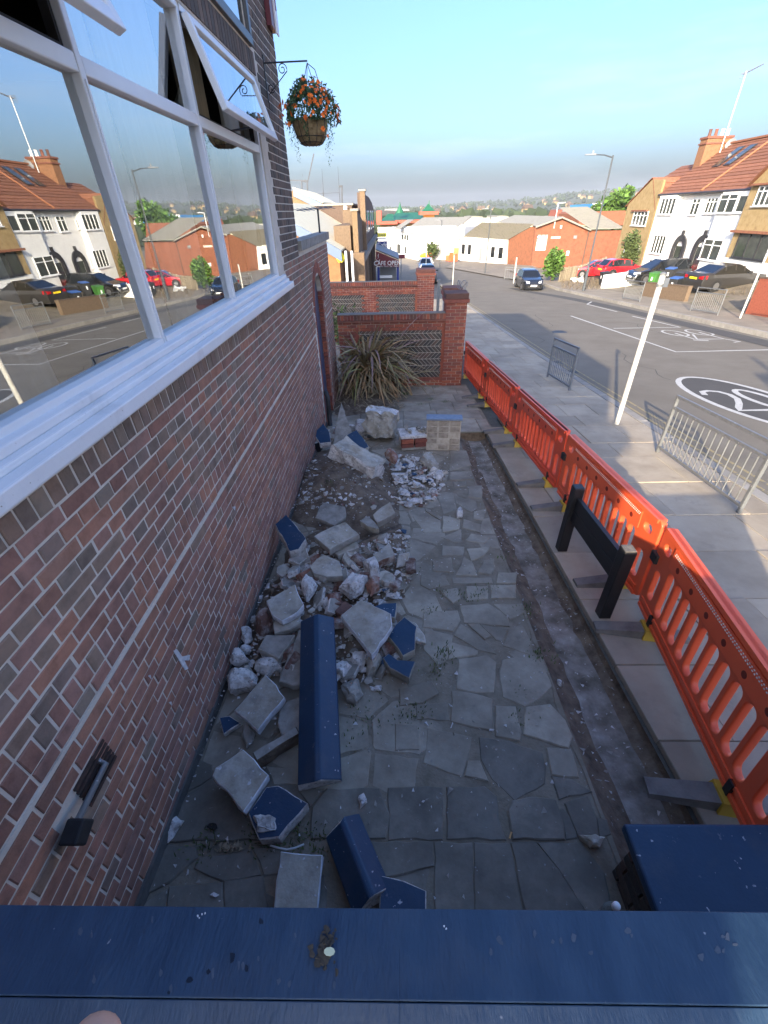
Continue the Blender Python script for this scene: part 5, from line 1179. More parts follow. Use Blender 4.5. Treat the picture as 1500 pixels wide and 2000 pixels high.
# ================================================================ STRAP LEAVED PLANT
pp = at(733, 768, 0)
pl = thing('strap_leaf_plant', 'large untidy plant of dry strap leaves in front of the herringbone garden wall', 'plant', (pp.x-.1, pp.y+.25, pp.z))
O = Vector(pl.location)
tk = MB(); tk.tube([O+Vector((.02, -.05, -.05)), O+Vector((.0, 0, .3)), O+Vector((-.05, 0, .62)), O+Vector((-.1, 0, .8))], [.24, .23, .2, .12], 12); tk.build('trunk', M['trunk'], pl, smooth=True)
def blade(L, droop, w):
    mb = MB(); n = 7; pts = []
    for i in range(n+1):
        t = i/n; pts.append((Vector((L*t*(1-.12*droop*t), 0, L*(.0+.55*t-droop*.75*t*t))), w*(1-t**2.2)*(.55+.9*min(1, t*3)*.5)+.001))
    vs = []
    for p, ww in pts: vs += [p+Vector((0, -ww, .0)), p+Vector((0, 0, -ww*.35)), p+Vector((0, ww, 0))]
    fs = []
    for i in range(n):
        for k in range(2): a = i*3+k; fs.append((a, a+1, a+4, a+3))
    return mb.add(vs, fs)
bl = [[blade(L, d, w).mesh('leaf_shape', M[m]) for (L, d, w) in ((1.2, .5, .03), (1.0, .9, .028), (1.3, 1.15, .032), (.9, .2, .025), (1.15, 1.5, .029))] for m in ('leaf_dry', 'leaf_green', 'leaf_purple')]
I = wm(pl).inverted()
for k in range(298):
    fam = rr.choices((0, 1, 2), (.66, .14, .20))[0]; a = rr.uniform(0, 6.283); el = rr.uniform(-.35, 1.05)
    z = rr.uniform(.3, .85) if k < 230 else rr.uniform(.05, .3)
    src = O+Vector((-.1*(z/.8)+.14*math.cos(a), .14*math.sin(a), z)); 
    if k > 200: src += Vector((rr.choice((-.55, -.45, .35)), rr.uniform(-.2, .2), -.05))
    o = link('leaf', rr.choice(bl[fam]), pl); s = rr.uniform(1.0, 1.5)
    Lx = math.cos(a)
    if src.x+Lx*.9*s < DX+.02 and Lx < 0: s *= max(.35, (src.x-DX-.03)/(.9*s*abs(Lx)+.01))*1.0 if (src.x-DX) < .9*s*abs(Lx) else 1
    o.matrix_basis = I @ Matrix.Translation(src) @ Matrix.Rotation(a, 4, 'Z') @ Matrix.Rotation(-el*.75, 4, 'Y') @ Matrix.Rotation(rr.gauss(0, .35), 4, 'X') @ Matrix.Diagonal((s, 1.05, s, 1))
mass = MB()
for k in range(420):
    me_ = rr.choice(rr.choice(bl[:1]*3+bl[2:])); a = rr.uniform(0, 6.283); el = rr.uniform(-.5, .9); z = rr.uniform(.1, .8); s = rr.uniform(.7, 1.2)
    src = O+Vector((-.1*(z/.8)+.16*math.cos(a), .16*math.sin(a), z))
    if k > 210: src += Vector((rr.uniform(-.6, .5), rr.uniform(-.35, .2), -.1*rr.random()))
    if src.x+math.cos(a)*1.0*s < DX+.03: continue
    Mx = Matrix.Translation(src) @ Matrix.Rotation(a, 4, 'Z') @ Matrix.Rotation(-el*.75, 4, 'Y') @ Matrix.Rotation(rr.gauss(0, .4), 4, 'X') @ Matrix.Diagonal((s, .8, s, 1))
    mass.add([Mx @ v.co for v in me_.vertices], [tuple(p.vertices) for p in me_.polygons])
tag(mass.build('leaf_mass', M['leaf_dry'], pl), kind='stuff')
for (x, dx, h) in ((-.25, .02, 1.5), (.15, -.06, 1.45), (.3, .18, .9)):
    b0 = O+Vector((x, .15, .5)); MB().tube([b0, b0+Vector((dx*.5, 0, h*.55)), b0+Vector((dx, .02, h-.3))], [.008, .006, .002], 6).build('dead_stem', M['leaf_dry'], pl)
mound('litter_bed', 'bed of dark soil and dead leaf litter under the strap leaved plant', ((0, 0), 1) and (((0, 0), 1), [(640,800),(642,740),(700,735),(770,745),(790,770),(760,800),(715,812),(650,818)]), .12, 'soil', seed=9, bumps=.06)
lm = MB()
for k in range(900):
    p = at(rr.uniform(640, 790), rr.gauss(775, 18), .0); a = rr.uniform(0, 6.28); L = rr.uniform(.02, .12); d = Vector((math.cos(a), math.sin(a), rr.uniform(-.2, .4)))*L; s = Vector((-math.sin(a), math.cos(a), rr.uniform(-.3, .3)))*rr.uniform(.004, .012)
    if p.x < DX+.08: continue
    p = p+Vector((0, 0, rr.uniform(.02, .14))); lm.add([p-d-s, p+d-s, p+d+s, p-d+s], [(0, 1, 2, 3)])
tag(lm.build('leaf_litter', M['litter'], None), 'loose dead leaves and twigs around the strap leaved plant', 'litter', None, 'stuff')
# ================================================================ GARDEN WALLS WITH HERRINGBONE PANELS
def herring(parent, x0, x1, z0, z1, y, mb_m, W_=.072, Lb=.215):
    W2 = .07; seg = Lb*.7071
    band = 0; z = z0-.02; pitch = .0995
    while z < z1:
        ze = z+seg; s = 1 if band % 2 else -1; x = x0-seg
        while x < x1+.02:
            xa, xb = (x, x+seg) if s > 0 else (x+seg, x); t = .089
            if min(xa, xb) > x0-.22 and max(xa, xb)+t < x1+.22:
                ins = .005; za_, zb_ = z+ins, min(ze, z1+.06)-ins; k = (zb_-za_)/seg; xb = xa+(xb-xa)*k
                yy = y+.006+random.uniform(-.002, .002)
                MB().hexa([(xa, yy, za_), (xa+t, yy, za_), (xa+t, y+.03, za_), (xa, y+.03, za_), (xb, yy, zb_), (xb+t, yy, zb_), (xb+t, y+.03, zb_), (xb, y+.03, zb_)]).build('herringbone_brick', mb_m, parent)
            x += pitch
        z = ze; band += 1
def courses(mb, x0, x1, z0, z1, y, L=.225, H=.075, skip=None, dy=.06, ph=0):
    k = 0; z = z0
    while z < z1-.02:
        h = min(H, z1-z); x = x0-(L/2 if (k+ph) % 2 else 0)
        while x < x1:
            a, b = max(x0, x), min(x1, x+L); x += L
            if b-a < .03 or (skip and skip((a+b)/2, z+h/2)): continue
            mb.bb(a+.005, b-.005, y-.004+random.uniform(-.003, .003), y+dy, z+.005, z+h-.005)
        z += h; k += 1
def garden_wall(label, x0, x1, y, zt, zg, hx0, hx1, hz0, hz1, pier, ztp, n=0, split=None):
    g = thing('garden_wall', label, 'wall', ((x0+x1)/2, y, zg), 0, None)
    MB().bb(x0, x1, y+.012, y+.2, zg-.4, zt-.1).build('wall_body', M['mortar'], g)
    fr = MB(); sk = lambda a, b: hx0 < a < hx1 and hz0 < b < hz1
    if split: sk = lambda a, b: (hx0 < a < hx1 and hz0 < b < hz1) and not (split[0] < a < split[1])
    courses(fr, x0, x1, zg-.1, zt-.24, y, skip=sk); tag(fr.build('brickwork', M['brick_bright'], g), kind='stuff')
    MB().bb(x0, x1, y-.05, y+.25, zt-.235, zt-.195).build('tile_creasing', M['brick_dull'], g)
    x = x0
    while x < x1-.05:
        MB().bb(x+.004, min(x+.074, x1), y-.02+random.uniform(-.004, .004), y+.22, zt-.19, zt-.075+random.uniform(-.004, .004)).build('coping_brick', M['brick_bright'] if random.random() < .7 else M['brick_dull'], g); x += .078
    MB().bb(x0, x1, y-.01, y+.21, zt-.075, zt-.055).build('coping_mortar', M['mortar_dark'], g)
    for xa_ in (hx0-.07, hx1): MB().bb(xa_, xa_+.07, y-.007, y+.05, hz0-.05, hz1+.06).build('panel_border', M['brick_bright'], g)
    MB().bb(hx0-.07, hx1+.07, y-.0075, y+.05, hz0-.09, hz0-.02).build('panel_border', M['brick_bright'], g)
    MB().bb(hx0-.02, hx1+.02, y+.0135, y+.022, hz0-.02, hz1+.02).build('panel_bed', M['mortar_mid'], g)
    for a, b in (((hx0, split[0]), (split[1], hx1)) if split else ((hx0, hx1),)): herring(g, a, b, hz0, hz1, y, M['brick_blue'])
    if pier:
        px0, px1, py0, py1 = pier
        MB().bb(px0+.012, px1-.012, py0+.012, py1-.012, zg-.4, ztp-.1).build('pier_core', M['mortar'], g)
        pm = MB(); courses(pm, px0, px1, zg-.1, ztp-.2, py0, dy=.09)
        z = zg-.1; k = 0
        while z < ztp-.2:
            h = min(.075, ztp-.2-z); yy = py0+.095
            for xa, xb in ((px0-.003, px0+.05), (px1-.05, px1+.003)):
                y2 = yy-(.11 if k % 2 else 0)
                while y2 < py1:
                    a, b = max(yy, y2), min(py1, y2+.225); y2 += .225
                    if b-a > .03: pm.bb(xa, xb, a+.005, b-.005, z+.005, z+h-.005)
            z += h; k += 1
        tag(pm.build('pier_brickwork', M['brick_bright'], g), kind='stuff')
        MB().bb(px0-.04, px1+.04, py0-.04, py1+.04, ztp-.195, ztp-.12).build('pier_band', M['brick_bright'], g)
        MB().bb(px0-.02, px1+.02, py0-.02, py1+.02, ztp-.118, ztp).build('pier_cap', M['brick_dull'], g, bevel=.01)
    return g
garden_wall('near red brick garden wall with herringbone panel and square pier behind the strap leaved plant', -1.28, 1.28, 10.9, -1.91, gz(10.9), -.8, 1.22, -3.46, -2.32, (1.27, 1.76, 10.85, 11.35), -1.56)
garden_wall('second red brick garden wall with two herringbone panels beyond the near one', -2.6, 1.0, 18, -2.07, gz(18), -2.3, .92, -3.75, -2.55, (.98, 1.62, 17.9, 18.5), -1.76, split=(-1.05, -.55))
def pier_only(label, x0, x1, y0, y1, zt):
    g = thing('brick_pier', label, 'pier', ((x0+x1)/2, (y0+y1)/2, gz(y0))); zg = gz(y0)
    MB().bb(x0+.012, x1-.012, y0+.012, y1-.012, zg-.3, zt-.1).build('core', M['mortar'], g)
    pm = MB(); courses(pm, x0, x1, zg-.1, zt-.2, y0, dy=.09)
    tag(pm.build('brickwork', M['brick_bright'], g), kind='stuff')
    MB().bb(x0-.04, x1+.04, y0-.04, y1+.04, zt-.195, zt-.12).build('band', M['brick_bright'], g); MB().bb(x0-.02, x1+.02, y0-.02, y1+.02, zt-.118, zt).build('cap', M['brick_dull'], g)
pier_only('brick gate pier standing just behind the near garden wall pier', 1.45, 1.92, 12.9, 13.4, -1.72)
one('gate_post', MB().bb(1.20, 1.27, 12.4, 12.47, gz(12.4)-.1, -1.45), M['galv'], 'pale steel gate post between the two garden walls', 'post')
wr = MB()
for k in range(3):
    wr.tube([(1.72+.09*math.sin(t*.55+k), 11.6+.25*math.cos(t*.5+k*2), -1.62+.10*math.sin(t*.9+k)+.12) for t in range(12)], .006, 5)
one('wire_coil', wr, M['galv'], 'tangle of loose wire on top of the near garden pier', 'wire')
sh = MB()
for k in range(420):
    c = Vector((-1.9+rr.gauss(0, .28), 17.6+rr.gauss(0, .15), gz(17.6)+.5+rr.gauss(0, .35))); d = Vector((rr.gauss(0, 1), rr.gauss(0, 1), rr.gauss(0, 1))).normalized()*.07; u = d.orthogonal()*.5
    sh.add([c-d, c+u, c+d, c-u], [(0, 1, 2, 3)])
sh_t = thing('shrub', 'grey green shrub in front of the second herringbone wall', 'plant', (-1.9, 17.6, gz(17.6)))
tag(sh.build('foliage', M['cypress'], sh_t), kind='stuff'); MB().tube([(-1.9, 17.6, gz(17.6)-.05), (-1.88, 17.6, gz(17.6)+.6)], .03, 6).build('stem', M['trunk'], sh_t)
# ================================================================ THE PHOTOGRAPHER'S FINGER
tipd = ray(203, 1975).normalized(); tp_ = tipd*.215
hb = bpy.data.meshes.new('hand_mesh'); B0 = tp_+Vector((-.02, -.09, -.085))
chains = [[tp_, tp_+Vector((-.004, -.022, -.014)), tp_+Vector((-.010, -.048, -.034)), B0+Vector((0, .028, .018))]]
offs = [Vector((-.022, -.004, -.008)), Vector((-.043, -.010, -.018)), Vector((-.062, -.020, -.030))]
for o_ in offs: chains.append([tp_+o_+Vector((-.002, -.012, -.02)), tp_+o_+Vector((-.004, -.03, -.026)), tp_+o_+Vector((-.008, -.055, -.038)), B0+o_*.8+Vector((0, .022, .012))])
chains.append([B0+Vector((.045, .03, .03)), B0+Vector((.038, .012, .016)), B0+Vector((.024, -.012, .002))])
vs = [B0+Vector((-.025, -.01, -.01)), B0+Vector((-.03, -.07, -.05)), B0+Vector((-.04, -.25, -.18))]; es = [(0, 1), (1, 2)]; rad = [(.034, .02), (.028, .022), (.042, .038)]
for ci, ch_ in enumerate(chains):
    n0 = len(vs); rs_ = (.0085, .0092, .0098, .012) if ci < 4 else (.0105, .012, .015)
    vs += ch_; rad += [(r_, r_*.92) for r_ in rs_]; es += [(n0+i, n0+i+1) for i in range(len(ch_)-1)]+[(n0+len(ch_)-1, 0)]
c0 = vs[0].copy(); hb.from_pydata([tuple(v-c0) for v in vs], es, []); hb.materials.append(M['skin'])
ho = link('hand', hb, None, c0); sk = ho.modifiers.new('skin', 'SKIN'); sk.use_smooth_shade = True
for i, (a, b) in enumerate(rad): hb.skin_vertices[0].data[i].radius = (a, b)
hb.skin_vertices[0].data[0].use_root = True
ss = ho.modifiers.new('sub', 'SUBSURF'); ss.levels = 2; ss.render_levels = 2
tag(ho, 'pink fingertip of the person taking the picture at the lower left edge', 'hand')
# ================================================================ ACROSS THE ROAD
rd = random.Random(77)
fp = MB(); YF = frange(-6, 60, 2)
for a, b in zip(YF, YF[1:]):
    fp.quad((14.36, a, g2(14.36, a)), (17.0, a, g2(17, a)), (17.0, b, g2(17, b)), (14.36, b, g2(14.36, b)))
struct('far_pavement', fp, M['farpave'])
yd = MB(); XF = frange(17, 27, 1)+[40]
for a, b in zip(YF, YF[1:]):
    for x0, x1 in zip(XF, XF[1:]):
        yd.quad((x0, a, g2(x0, a)-.003), (x1, a, g2(x1, a)-.003), (x1, b, g2(x1, b)-.003), (x0, b, g2(x0, b)-.003))
struct('front_gardens', yd, M['yard'], smooth=True)
fk = struct('far_kerb', zstrip(14.2, 14.36, YF, -.05), M['pave_joint'])
y = -4; fkm = MB()
while y < 56: fkm.prism([(a, b, gz(b)+.10) for a, b in ((14.205, y+.01), (14.36, y+.01), (14.36, y+.9), (14.205, y+.9))], [(a, b, gz(b)-.15) for a, b in ((14.2, y+.01), (14.36, y+.01), (14.36, y+.9), (14.2, y+.9))]); y += .91
tag(fkm.build('kerb_stones', M['kerb'], fk), kind='stuff')
# far forecourt beyond the side road
ff = MB(); P = [G(870, 522), G(1000, 545), G(1110, 545), G(1040, 519), G(900, 510)]; ff.add([(p.x, p.y, gz(p.y)+.004) for p in P], [tuple(range(5))])
sg_ = struct('workshop_forecourt', ff, M['farpave'])
# ---------------------------------------------------------------- houses
def window(parent, X, y0, y1, z0, z1, n=3, tr=True, fr='white_frame', gl='glass_grey', bar=.055):
    f = MB(); f.bb(X-.05, X+.05, y0, y1, z0, z0+bar); f.bb(X-.05, X+.05, y0, y1, z1-bar, z1)
    for k in range(n+1): yy = y0+(y1-y0-bar)*k/n; f.bb(X-.05, X+.05, yy, yy+bar, z0+bar, z1-bar)
    if tr: zt = z0+(z1-z0)*.7; f.bb(X-.045, X+.045, y0+bar, y1-bar, zt, zt+bar)
    w = f.build('window', M[fr], parent)
    for k in range(n):
        a, b = y0+(y1-y0-bar)*k/n+bar, y0+(y1-y0-bar)*(k+1)/n
        MB().bb(X+.0, X+.02, a, b, z0+bar, z1-bar).build('pane', M[gl], w)
    MB().bb(X-.12, X+.04, y0-.06, y1+.06, z0-.06, z0-.002).build('sill', M['dark_frame'] if fr == 'dark' else M[fr], w)
    return w
def rect(X, x0, y0, x1, y1):     # photo rectangle -> y0,y1,z0,z1 on a facade plane
    ym = (y0+y1)/2; a, b = atX(x0, ym, X), atX(x1, ym, X); c = atX((x0+x1)/2, y0, X); d = atX((x0+x1)/2, y1, X)
    return b.y, a.y, d.z, c.z
def roofcourses(mb, e0, e1, r0, r1, n, t=.05):
    e0, e1, r0, r1 = map(Vector, (e0, e1, r0, r1)); nn = (e1-e0).cross(r0-e0).normalized(); nn = nn if nn.z > 0 else -nn
    for k in range(n):
        a, b = k/n, (k+1)/n
        p0, p1, q0, q1 = e0.lerp(r0, a), e1.lerp(r1, a), e0.lerp(r0, b), e1.lerp(r1, b)
        mb.hexa([p0-nn*.04, p1-nn*.04, q1-nn*.04, q0-nn*.04, p0+nn*t, p1+nn*t, q1+nn*.008, q0+nn*.008])
FXh = 24.2
wh = thing('house', 'white rendered pair of houses with bay windows and red tiled roof', 'house', (26, 41.4, g2(24, 41)), 0)
y0h, y1h = 35.3, 47.4; zb_, ze = -5.6, .72
MB().bb(FXh, 32, y0h, y1h, zb_, ze).build('wall', M['white_render'], wh)
rf = MB(); roofcourses(rf, (FXh-.35, y0h-.0, ze-.02), (FXh-.35, y1h+.1, ze-.02), (28.2, y0h, 3.95), (28.2, y1h+.1, 3.95), 15)
roofcourses(rf, (32.4, y0h, ze-.02), (32.4, y1h, ze-.02), (28.2, y0h, 3.95), (28.2, y1h, 3.95), 8)
roof = rf.build('roof', M['rooftile'], wh); tag(roof, kind='stuff')
MB().bb(28.0, 28.4, y0h, y1h, 3.93, 4.06).build('ridge_tiles', M['rooftile'], wh)
MB().prism([(FXh-.3, y0h, ze-.2), (28.2, y0h, 3.8), (32.3, y0h, ze-.2)], [(FXh-.3, y1h, ze-.2), (28.2, y1h, 3.8), (32.3, y1h, ze-.2)]).build('gable', M['white_render'], wh)
MB().tube([(FXh-.42, y0h, ze-.06), (FXh-.42, y1h, ze-.06)], .07, 8).build('gutter', M['dark_frame'], wh)
vm = 41.3
rl_ = MB(); rl_.bar((FXh-.35, vm, ze+.09), (28.2, vm, 4.04), .16, .05); rl_.build('party_ridge', mat('terracotta line', [(.42,.17,.08)], .8), wh)
for yy in (42.2, 43.6):
    a = Vector((25.9, yy, ze+(25.9-FXh+.35)/(28.2-FXh+.35)*(3.95-ze)+.09)); b = Vector((27.5, yy, ze+(27.5-FXh+.35)/(28.2-FXh+.35)*(3.95-ze)+.09)); e = Vector((0, .78, 0)); nn = Vector((-.6, 0, .8))*.05
    rw = MB().hexa([a, a+e, b+e, b, a+nn, a+e+nn, b+e+nn, b+nn]).build('roof_window', M['dark_frame'], wh)
    MB().hexa([v+nn*1.02 for v in (a+e*.08+(b-a)*.05, a+e*.92+(b-a)*.05, a+e*.92+(b-a)*.95, a+e*.08+(b-a)*.95)]+[v+nn*1.2 for v in (a+e*.08+(b-a)*.05, a+e*.92+(b-a)*.05, a+e*.92+(b-a)*.95, a+e*.08+(b-a)*.95)]).build('pane', M['glass_grey'], rw)
BX = 23.75
for (px0, px1) in ((1402, 1466), (1284, 1322)):
    a, b = atX(px1, 395, BX).y, atX(px0, 395, BX).y
    bay = MB(); bay.prism([(FXh+.1, a, ze-.1), (BX, a+.25, ze-.1), (BX, b-.25, ze-.1), (FXh+.1, b, ze-.1)], [(FXh+.1, a, zb_), (BX, a+.25, zb_), (BX, b-.25, zb_), (FXh+.1, b, zb_)]); bay.build('bay', M['white_render'], wh)
for X, r_, n, tr_ in ((BX-.02, (1404, 379, 1438, 416), 2, True), (BX-.02, (1290, 387, 1318, 419), 4, False), (FXh-.02, (1321, 397, 1331, 416), 1, False), (FXh-.02, (1350, 388, 1366, 420), 2, True), (FXh-.02, (1379, 386, 1400, 417), 3, True),
   (BX-.02, (1371, 467, 1408, 509), 2, True), (BX-.02, (1274, 459, 1298, 496), 4, False), (FXh-.02, (1298, 464, 1308, 495), 1, True), (BX-.02, (1440, 381, 1458, 415), 1, False)):
    window(wh, X, *rect(X, *r_), n, tr_)
for cx, cy, hh in ((1323, 498, 2.3), (1366, 497, 2.3)):
    p = atX(cx, cy, FXh); yc = p.y; zb2 = -4.85 if cx < 1340 else -4.75
    d_ = MB().bb(FXh-.03, FXh+.02, yc-.5, yc+.5, zb2, zb2+1.95).build('door', M['glass_grey'], wh)
    ar = MB()
    for k in range(14):
        a, b = math.pi*k/14, math.pi*(k+1)/14
        q = [(yc+r_*math.cos(t), zb2+1.75+r_*1.05*math.sin(t)) for r_, t in ((.55, a), (.95, a), (.95, b), (.55, b))]
        ar.hexa([(FXh-.02, *v) for v in q]+[(FXh-.14, *v) for v in q])
    for s_ in (-1, 1): ar.bb(FXh-.14, FXh-.02, yc+s_*.75-.2, yc+s_*.75+.2, zb2, zb2+1.75)
    ar.bb(FXh-.15, FXh-.02, yc-.12, yc+.12, zb2+2.7, zb2+3.05); ar.build('porch_arch', M['dark_frame'], d_)
ch = MB(); ch.bb(26.3, 28.3, 46.9, 47.9, 1.8, 4.35); ch.build('chimney', mat('chimney brick', NB, .9, 8, .01, 20, rnd=[(.25,.125,.065),(.21,.105,.06)]), wh)
cj = MB(); cj.bb(26.22, 28.38, 46.82, 47.98, 4.0, 4.1); cj.bb(26.22, 28.38, 46.82, 47.98, 4.352, 4.5); cj.build('chimney_band', M['brick_dull'], wh)
for x in (26.6, 27.1, 27.6, 28.05): MB().lathe([(.13, 4.5), (.11, 4.9), (.13, 4.92), (.13, 4.98), (.09, 4.98)], (x, 47.4, 0), 10).build('chimney_pot', M['brick_dull'] if x < 27.5 else M['white'], wh)
def topz(X, Y, px, py):
    r = ray(px, py); s = (r.x*X+r.y*Y)/(r.x*r.x+r.y*r.y); return r.z*s
zt = topz(27.4, 46.5, 1437, 142)
am = thing('aerial_mast', 'tall thin television aerial mast above the brick chimney', 'aerial', (27.4, 46.5, 3.4))
MB().tube([(27.4, 46.5, 3.3), (27.4, 46.5, zt)], .035, 6).build('mast', M['white'], am)
bo = Vector((27.4, 46.5, zt-.05)); MB().tube([bo+Vector((.1, .5, -.05)), bo+Vector((.2, -1.5, .15))], .03, 5).build('boom', M['grey'], am)
el = MB()
for k in range(7): p = bo+Vector((.13, .4-.3*k, .0+.02*k)); el.tube([p-Vector((.25-.02*k, 0, .0)), p+Vector((.25-.02*k, 0, .0))], .015, 4)
for k in range(5): p = bo+Vector((.1, .45, -.25+.1*k)); el.tube([p-Vector((.3, 0, 0)), p+Vector((.3, 0, 0))], .014, 4)
tag(el.build('elements', M['grey'], am), kind='stuff')
sdh = thing('satellite_dish', 'round satellite dish on the side of the brick chimney', 'dish', (27.9, 46.6, 3.6))
MB().lathe([(.001, -.06), (.2, -.03), (.38, .05), (.36, .05), (.2, -.01), (.001, -.03)], (0, 0, 0), 16).build('dish', M['grey'], sdh, False); sdh.rotation_euler = (R(70), 0, R(-60)); sdh.location = (28.0, 46.4, 3.9)
# tan house on the left with a street gable
th = thing('house', 'pebbledashed tan house with a steep street gable left of the white pair', 'house', (26, 50, g2(24, 50)), 0)
MB().bb(FXh-.1, 32, 47.42, 53.2, zb_-.4, .1).build('wall', M['tan_render'], th)
ga = [atX(1275, 350, FXh-.3), atX(1232, 402, FXh-.3)]
gp_ = [(FXh-.3, 47.45, zb_-.4), (FXh-.3, 53.2, zb_-.4), (FXh-.3, 53.2, .0), (FXh-.3, ga[0].y, ga[0].z), (FXh-.3, 47.45, ga[0].z-.15)]
MB().prism(gp_, [(x+.19, y, z) for x, y, z in gp_]).build('gable', M['tan_render'], th)
rf = MB(); A = ga[0]
roofcourses(rf, (FXh-.4, 53.5, -.1), (30, 53.5, -.1), (FXh-.4, A.y, A.z+.12), (30, A.y, A.z+.12), 7); roofcourses(rf, (FXh-.32, 47.5, A.z-2.3), (FXh+2.6, 47.5, A.z-2.3), (FXh-.32, A.y, A.z+.1), (FXh+4, A.y, A.z+.1), 6)
roofcourses(rf, (FXh+.5, 47.5, .9), (FXh+.5, 53.3, .9), (28.2, 47.5, 2.95), (28.2, 53.3, 2.95), 7)
tag(rf.build('roof', M['rooftile'], th), kind='stuff')
for r_, n in (((1236, 413, 1264, 441), 4), ((1218, 478, 1246, 511), 4)): window(th, FXh-.32, *rect(FXh-.32, *r_), n, True)
for r_ in ((1236, 410, 1266, 413), (1216, 475, 1248, 478)): q = rect(FXh-.33, *r_); MB().bb(FXh-.5, FXh-.3, *q).build('hood', M['rooftile'], th)
MB().bb(FXh+.6, FXh+1.1, 53.2, 53.5, -2.6, -.9).build('side_window', M['white_frame'], th)
mu = MB()
for yy in (52.0, 53.0): mu.tube([(27, yy, .8), (27, yy, topz(27, yy, 1246 if yy > 52.5 else 1260, 350))], .05, 5)
tag(one('flue_masts', mu, M['white'], 'two slim white flue masts rising behind the tan gable house', 'mast'), kind='stuff')
# tan house on the right
t2 = thing('house', 'pebbledashed tan house with gable and white plinth at the right edge', 'house', (26, 31, g2(24, 31)), 0)
X2 = 23.5; zpl = atX(1470, 510, X2).z
MB().bb(X2, 32, 26.3, 35.25, zb_+.2, zpl).build('plinth', M['white_render'], t2)
gq = [(X2+.03, 26.3, zpl+.002), (X2+.03, 35.2, zpl+.002), (X2+.03, 35.2, .95), (X2+.03, 31.2, 4.2), (X2+.03, 26.3, .6)]
MB().prism(gq, [(32, y, z) for x, y, z in gq]).build('wall', M['tan_render'], t2)
rf = MB(); roofcourses(rf, (X2-.2, 35.4, .85), (32, 35.4, .85), (X2-.2, 31.2, 4.25), (32, 31.2, 4.25), 9); roofcourses(rf, (X2-.2, 26, .5), (32, 26, .5), (X2-.2, 31.2, 4.25), (32, 31.2, 4.25), 9); tag(rf.build('roof', M['rooftile'], t2), kind='stuff')
window(t2, X2, *rect(X2, 1478, 362, 1520, 402), 4, True); 
w = window(t2, X2, *rect(X2, 1432, 455, 1500, 508), 3, False, 'dark', 'glass_grey') if 'dark' in M else window(t2, X2, *rect(X2, 1437, 456, 1506, 507), 3, False, 'dark_frame')
for r_ in ((1475, 357, 1520, 361), (1432, 451, 1512, 456)): MB().bb(X2-.25, X2+.02, *rect(X2, *r_)).build('hood', M['rooftile'], t2)
t3 = thing('house', 'white rendered house with bay further up the road, seen in the pub window', 'house', (26, 20, g2(24, 20)), 0)
MB().bb(FXh, 32, 12, 25.9, -5, 1.3).build('wall', M['white_render'], t3); rf = MB(); roofcourses(rf, (FXh-.35, 12, 1.25), (FXh-.35, 25.9, 1.25), (28.2, 12, 4.6), (28.2, 25.9, 4.6), 14); tag(rf.build('roof', M['rooftile'], t3), kind='stuff')
for yy in (14, 18, 22): window(t3, FXh-.02, yy, yy+2, -.9, .6, 3); window(t3, FXh-.02, yy, yy+2, -3.4, -1.8, 3)
# garden walls across the road
def lowwall(label, p, q, h, m, t=.12, cap=None):
    p = Vector((p[0], p[1], g2(*p[:2]))); q = Vector((q[0], q[1], g2(*q[:2]))); d = (q-p).normalized(); s = Vector((-d.y, d.x, 0))*t; u = Vector((0, 0, h)); b = Vector((0, 0, .1))
    g = thing('low_wall', label, 'wall', p)
    MB().hexa([p-s-b, q-s-b, q+s-b, p+s-b, p-s+u, q-s+u, q+s+u, p+s+u]).build('body', M[m], g)
    if cap: MB().hexa([p-s*1.2+u*1.001, q-s*1.2+u*1.001, q+s*1.2+u*1.001, p+s*1.2+u*1.001]+[v+Vector((0, 0, .06)) for v in (p-s*1.2+u, q-s*1.2+u, q+s*1.2+u, p+s*1.2+u)]).build('cap', M[cap], g)
    return g
a, b = G(1176, 563), G(1218, 548); lowwall('low white painted garden wall beside the red cars', (17.2, a.y), (21, a.y-1.2), .95, 'white_render')
a, b = G(1232, 578), G(1292, 588); lowwall('low brown brick garden wall in front of the wheelie bins', (17.2, 32.6), (17.5, 28.2), .78, 'brick_brown', cap='brick_brown')
a = G(1465, 630); lowwall('red brick garden wall behind the leaning white post at the right edge', (17.2, 22.6), (17.4, 15), 1.5, 'brick_bright', .14, 'brick_brown')
lowwall('red brick side wall running back from the pavement at the right edge', (17.4, 22.7), (23, 23.6), 1.3, 'brick_bright', .14)
# wheelie bins
def bin_(p, body, lid, label, rz, s=1.0):
    b = thing('wheelie_bin', label, 'bin', p, rz, 'wheelie bins in the front gardens'); b.scale = (s, s, s)
    MB().prism([(-.29, -.33, .98), (.29, -.33, .98), (.29, .35, .98), (-.29, .35, .98)], [(-.22, -.24, .06), (.22, -.24, .06), (.22, .26, .06), (-.22, .26, .06)]).build('body', M[body], b, False, bevel=.02)
    MB().hexa([(-.31, -.38, .985), (.31, -.38, .985), (.31, .38, 1.0), (-.31, .38, 1.0), (-.29, -.36, 1.03), (.29, -.36, 1.03), (.27, .3, 1.09), (-.27, .3, 1.09)]).build('lid', M[lid], b, False, bevel=.015)
    MB().tube([(-.25, .42, .94), (.25, .42, .94)], .02, 6).build('handle', M['black_rubber'], b, False)
    for sx in (-1, 1): MB().tube([(sx*.2, .3, .1), (sx*.27, .3, .1)], .1, 12).build('wheel', M['black_rubber'], b, False)
    MB().bb(-.05, .05, -.335, -.325, .55, .78).build('number', M['white'], b, False)
pb = G(1310, 577); bin_(pb, 'bin_black', 'bin_blue', 'black wheelie bin with blue lid beside the brown brick wall', R(-55))
pb = atX(1278, 545, 19.2); bin_((19.2, pb.y, g2(19.2, pb.y)), 'bin_green', 'bin_green', 'green wheelie bin standing behind the low brown wall', R(-60))
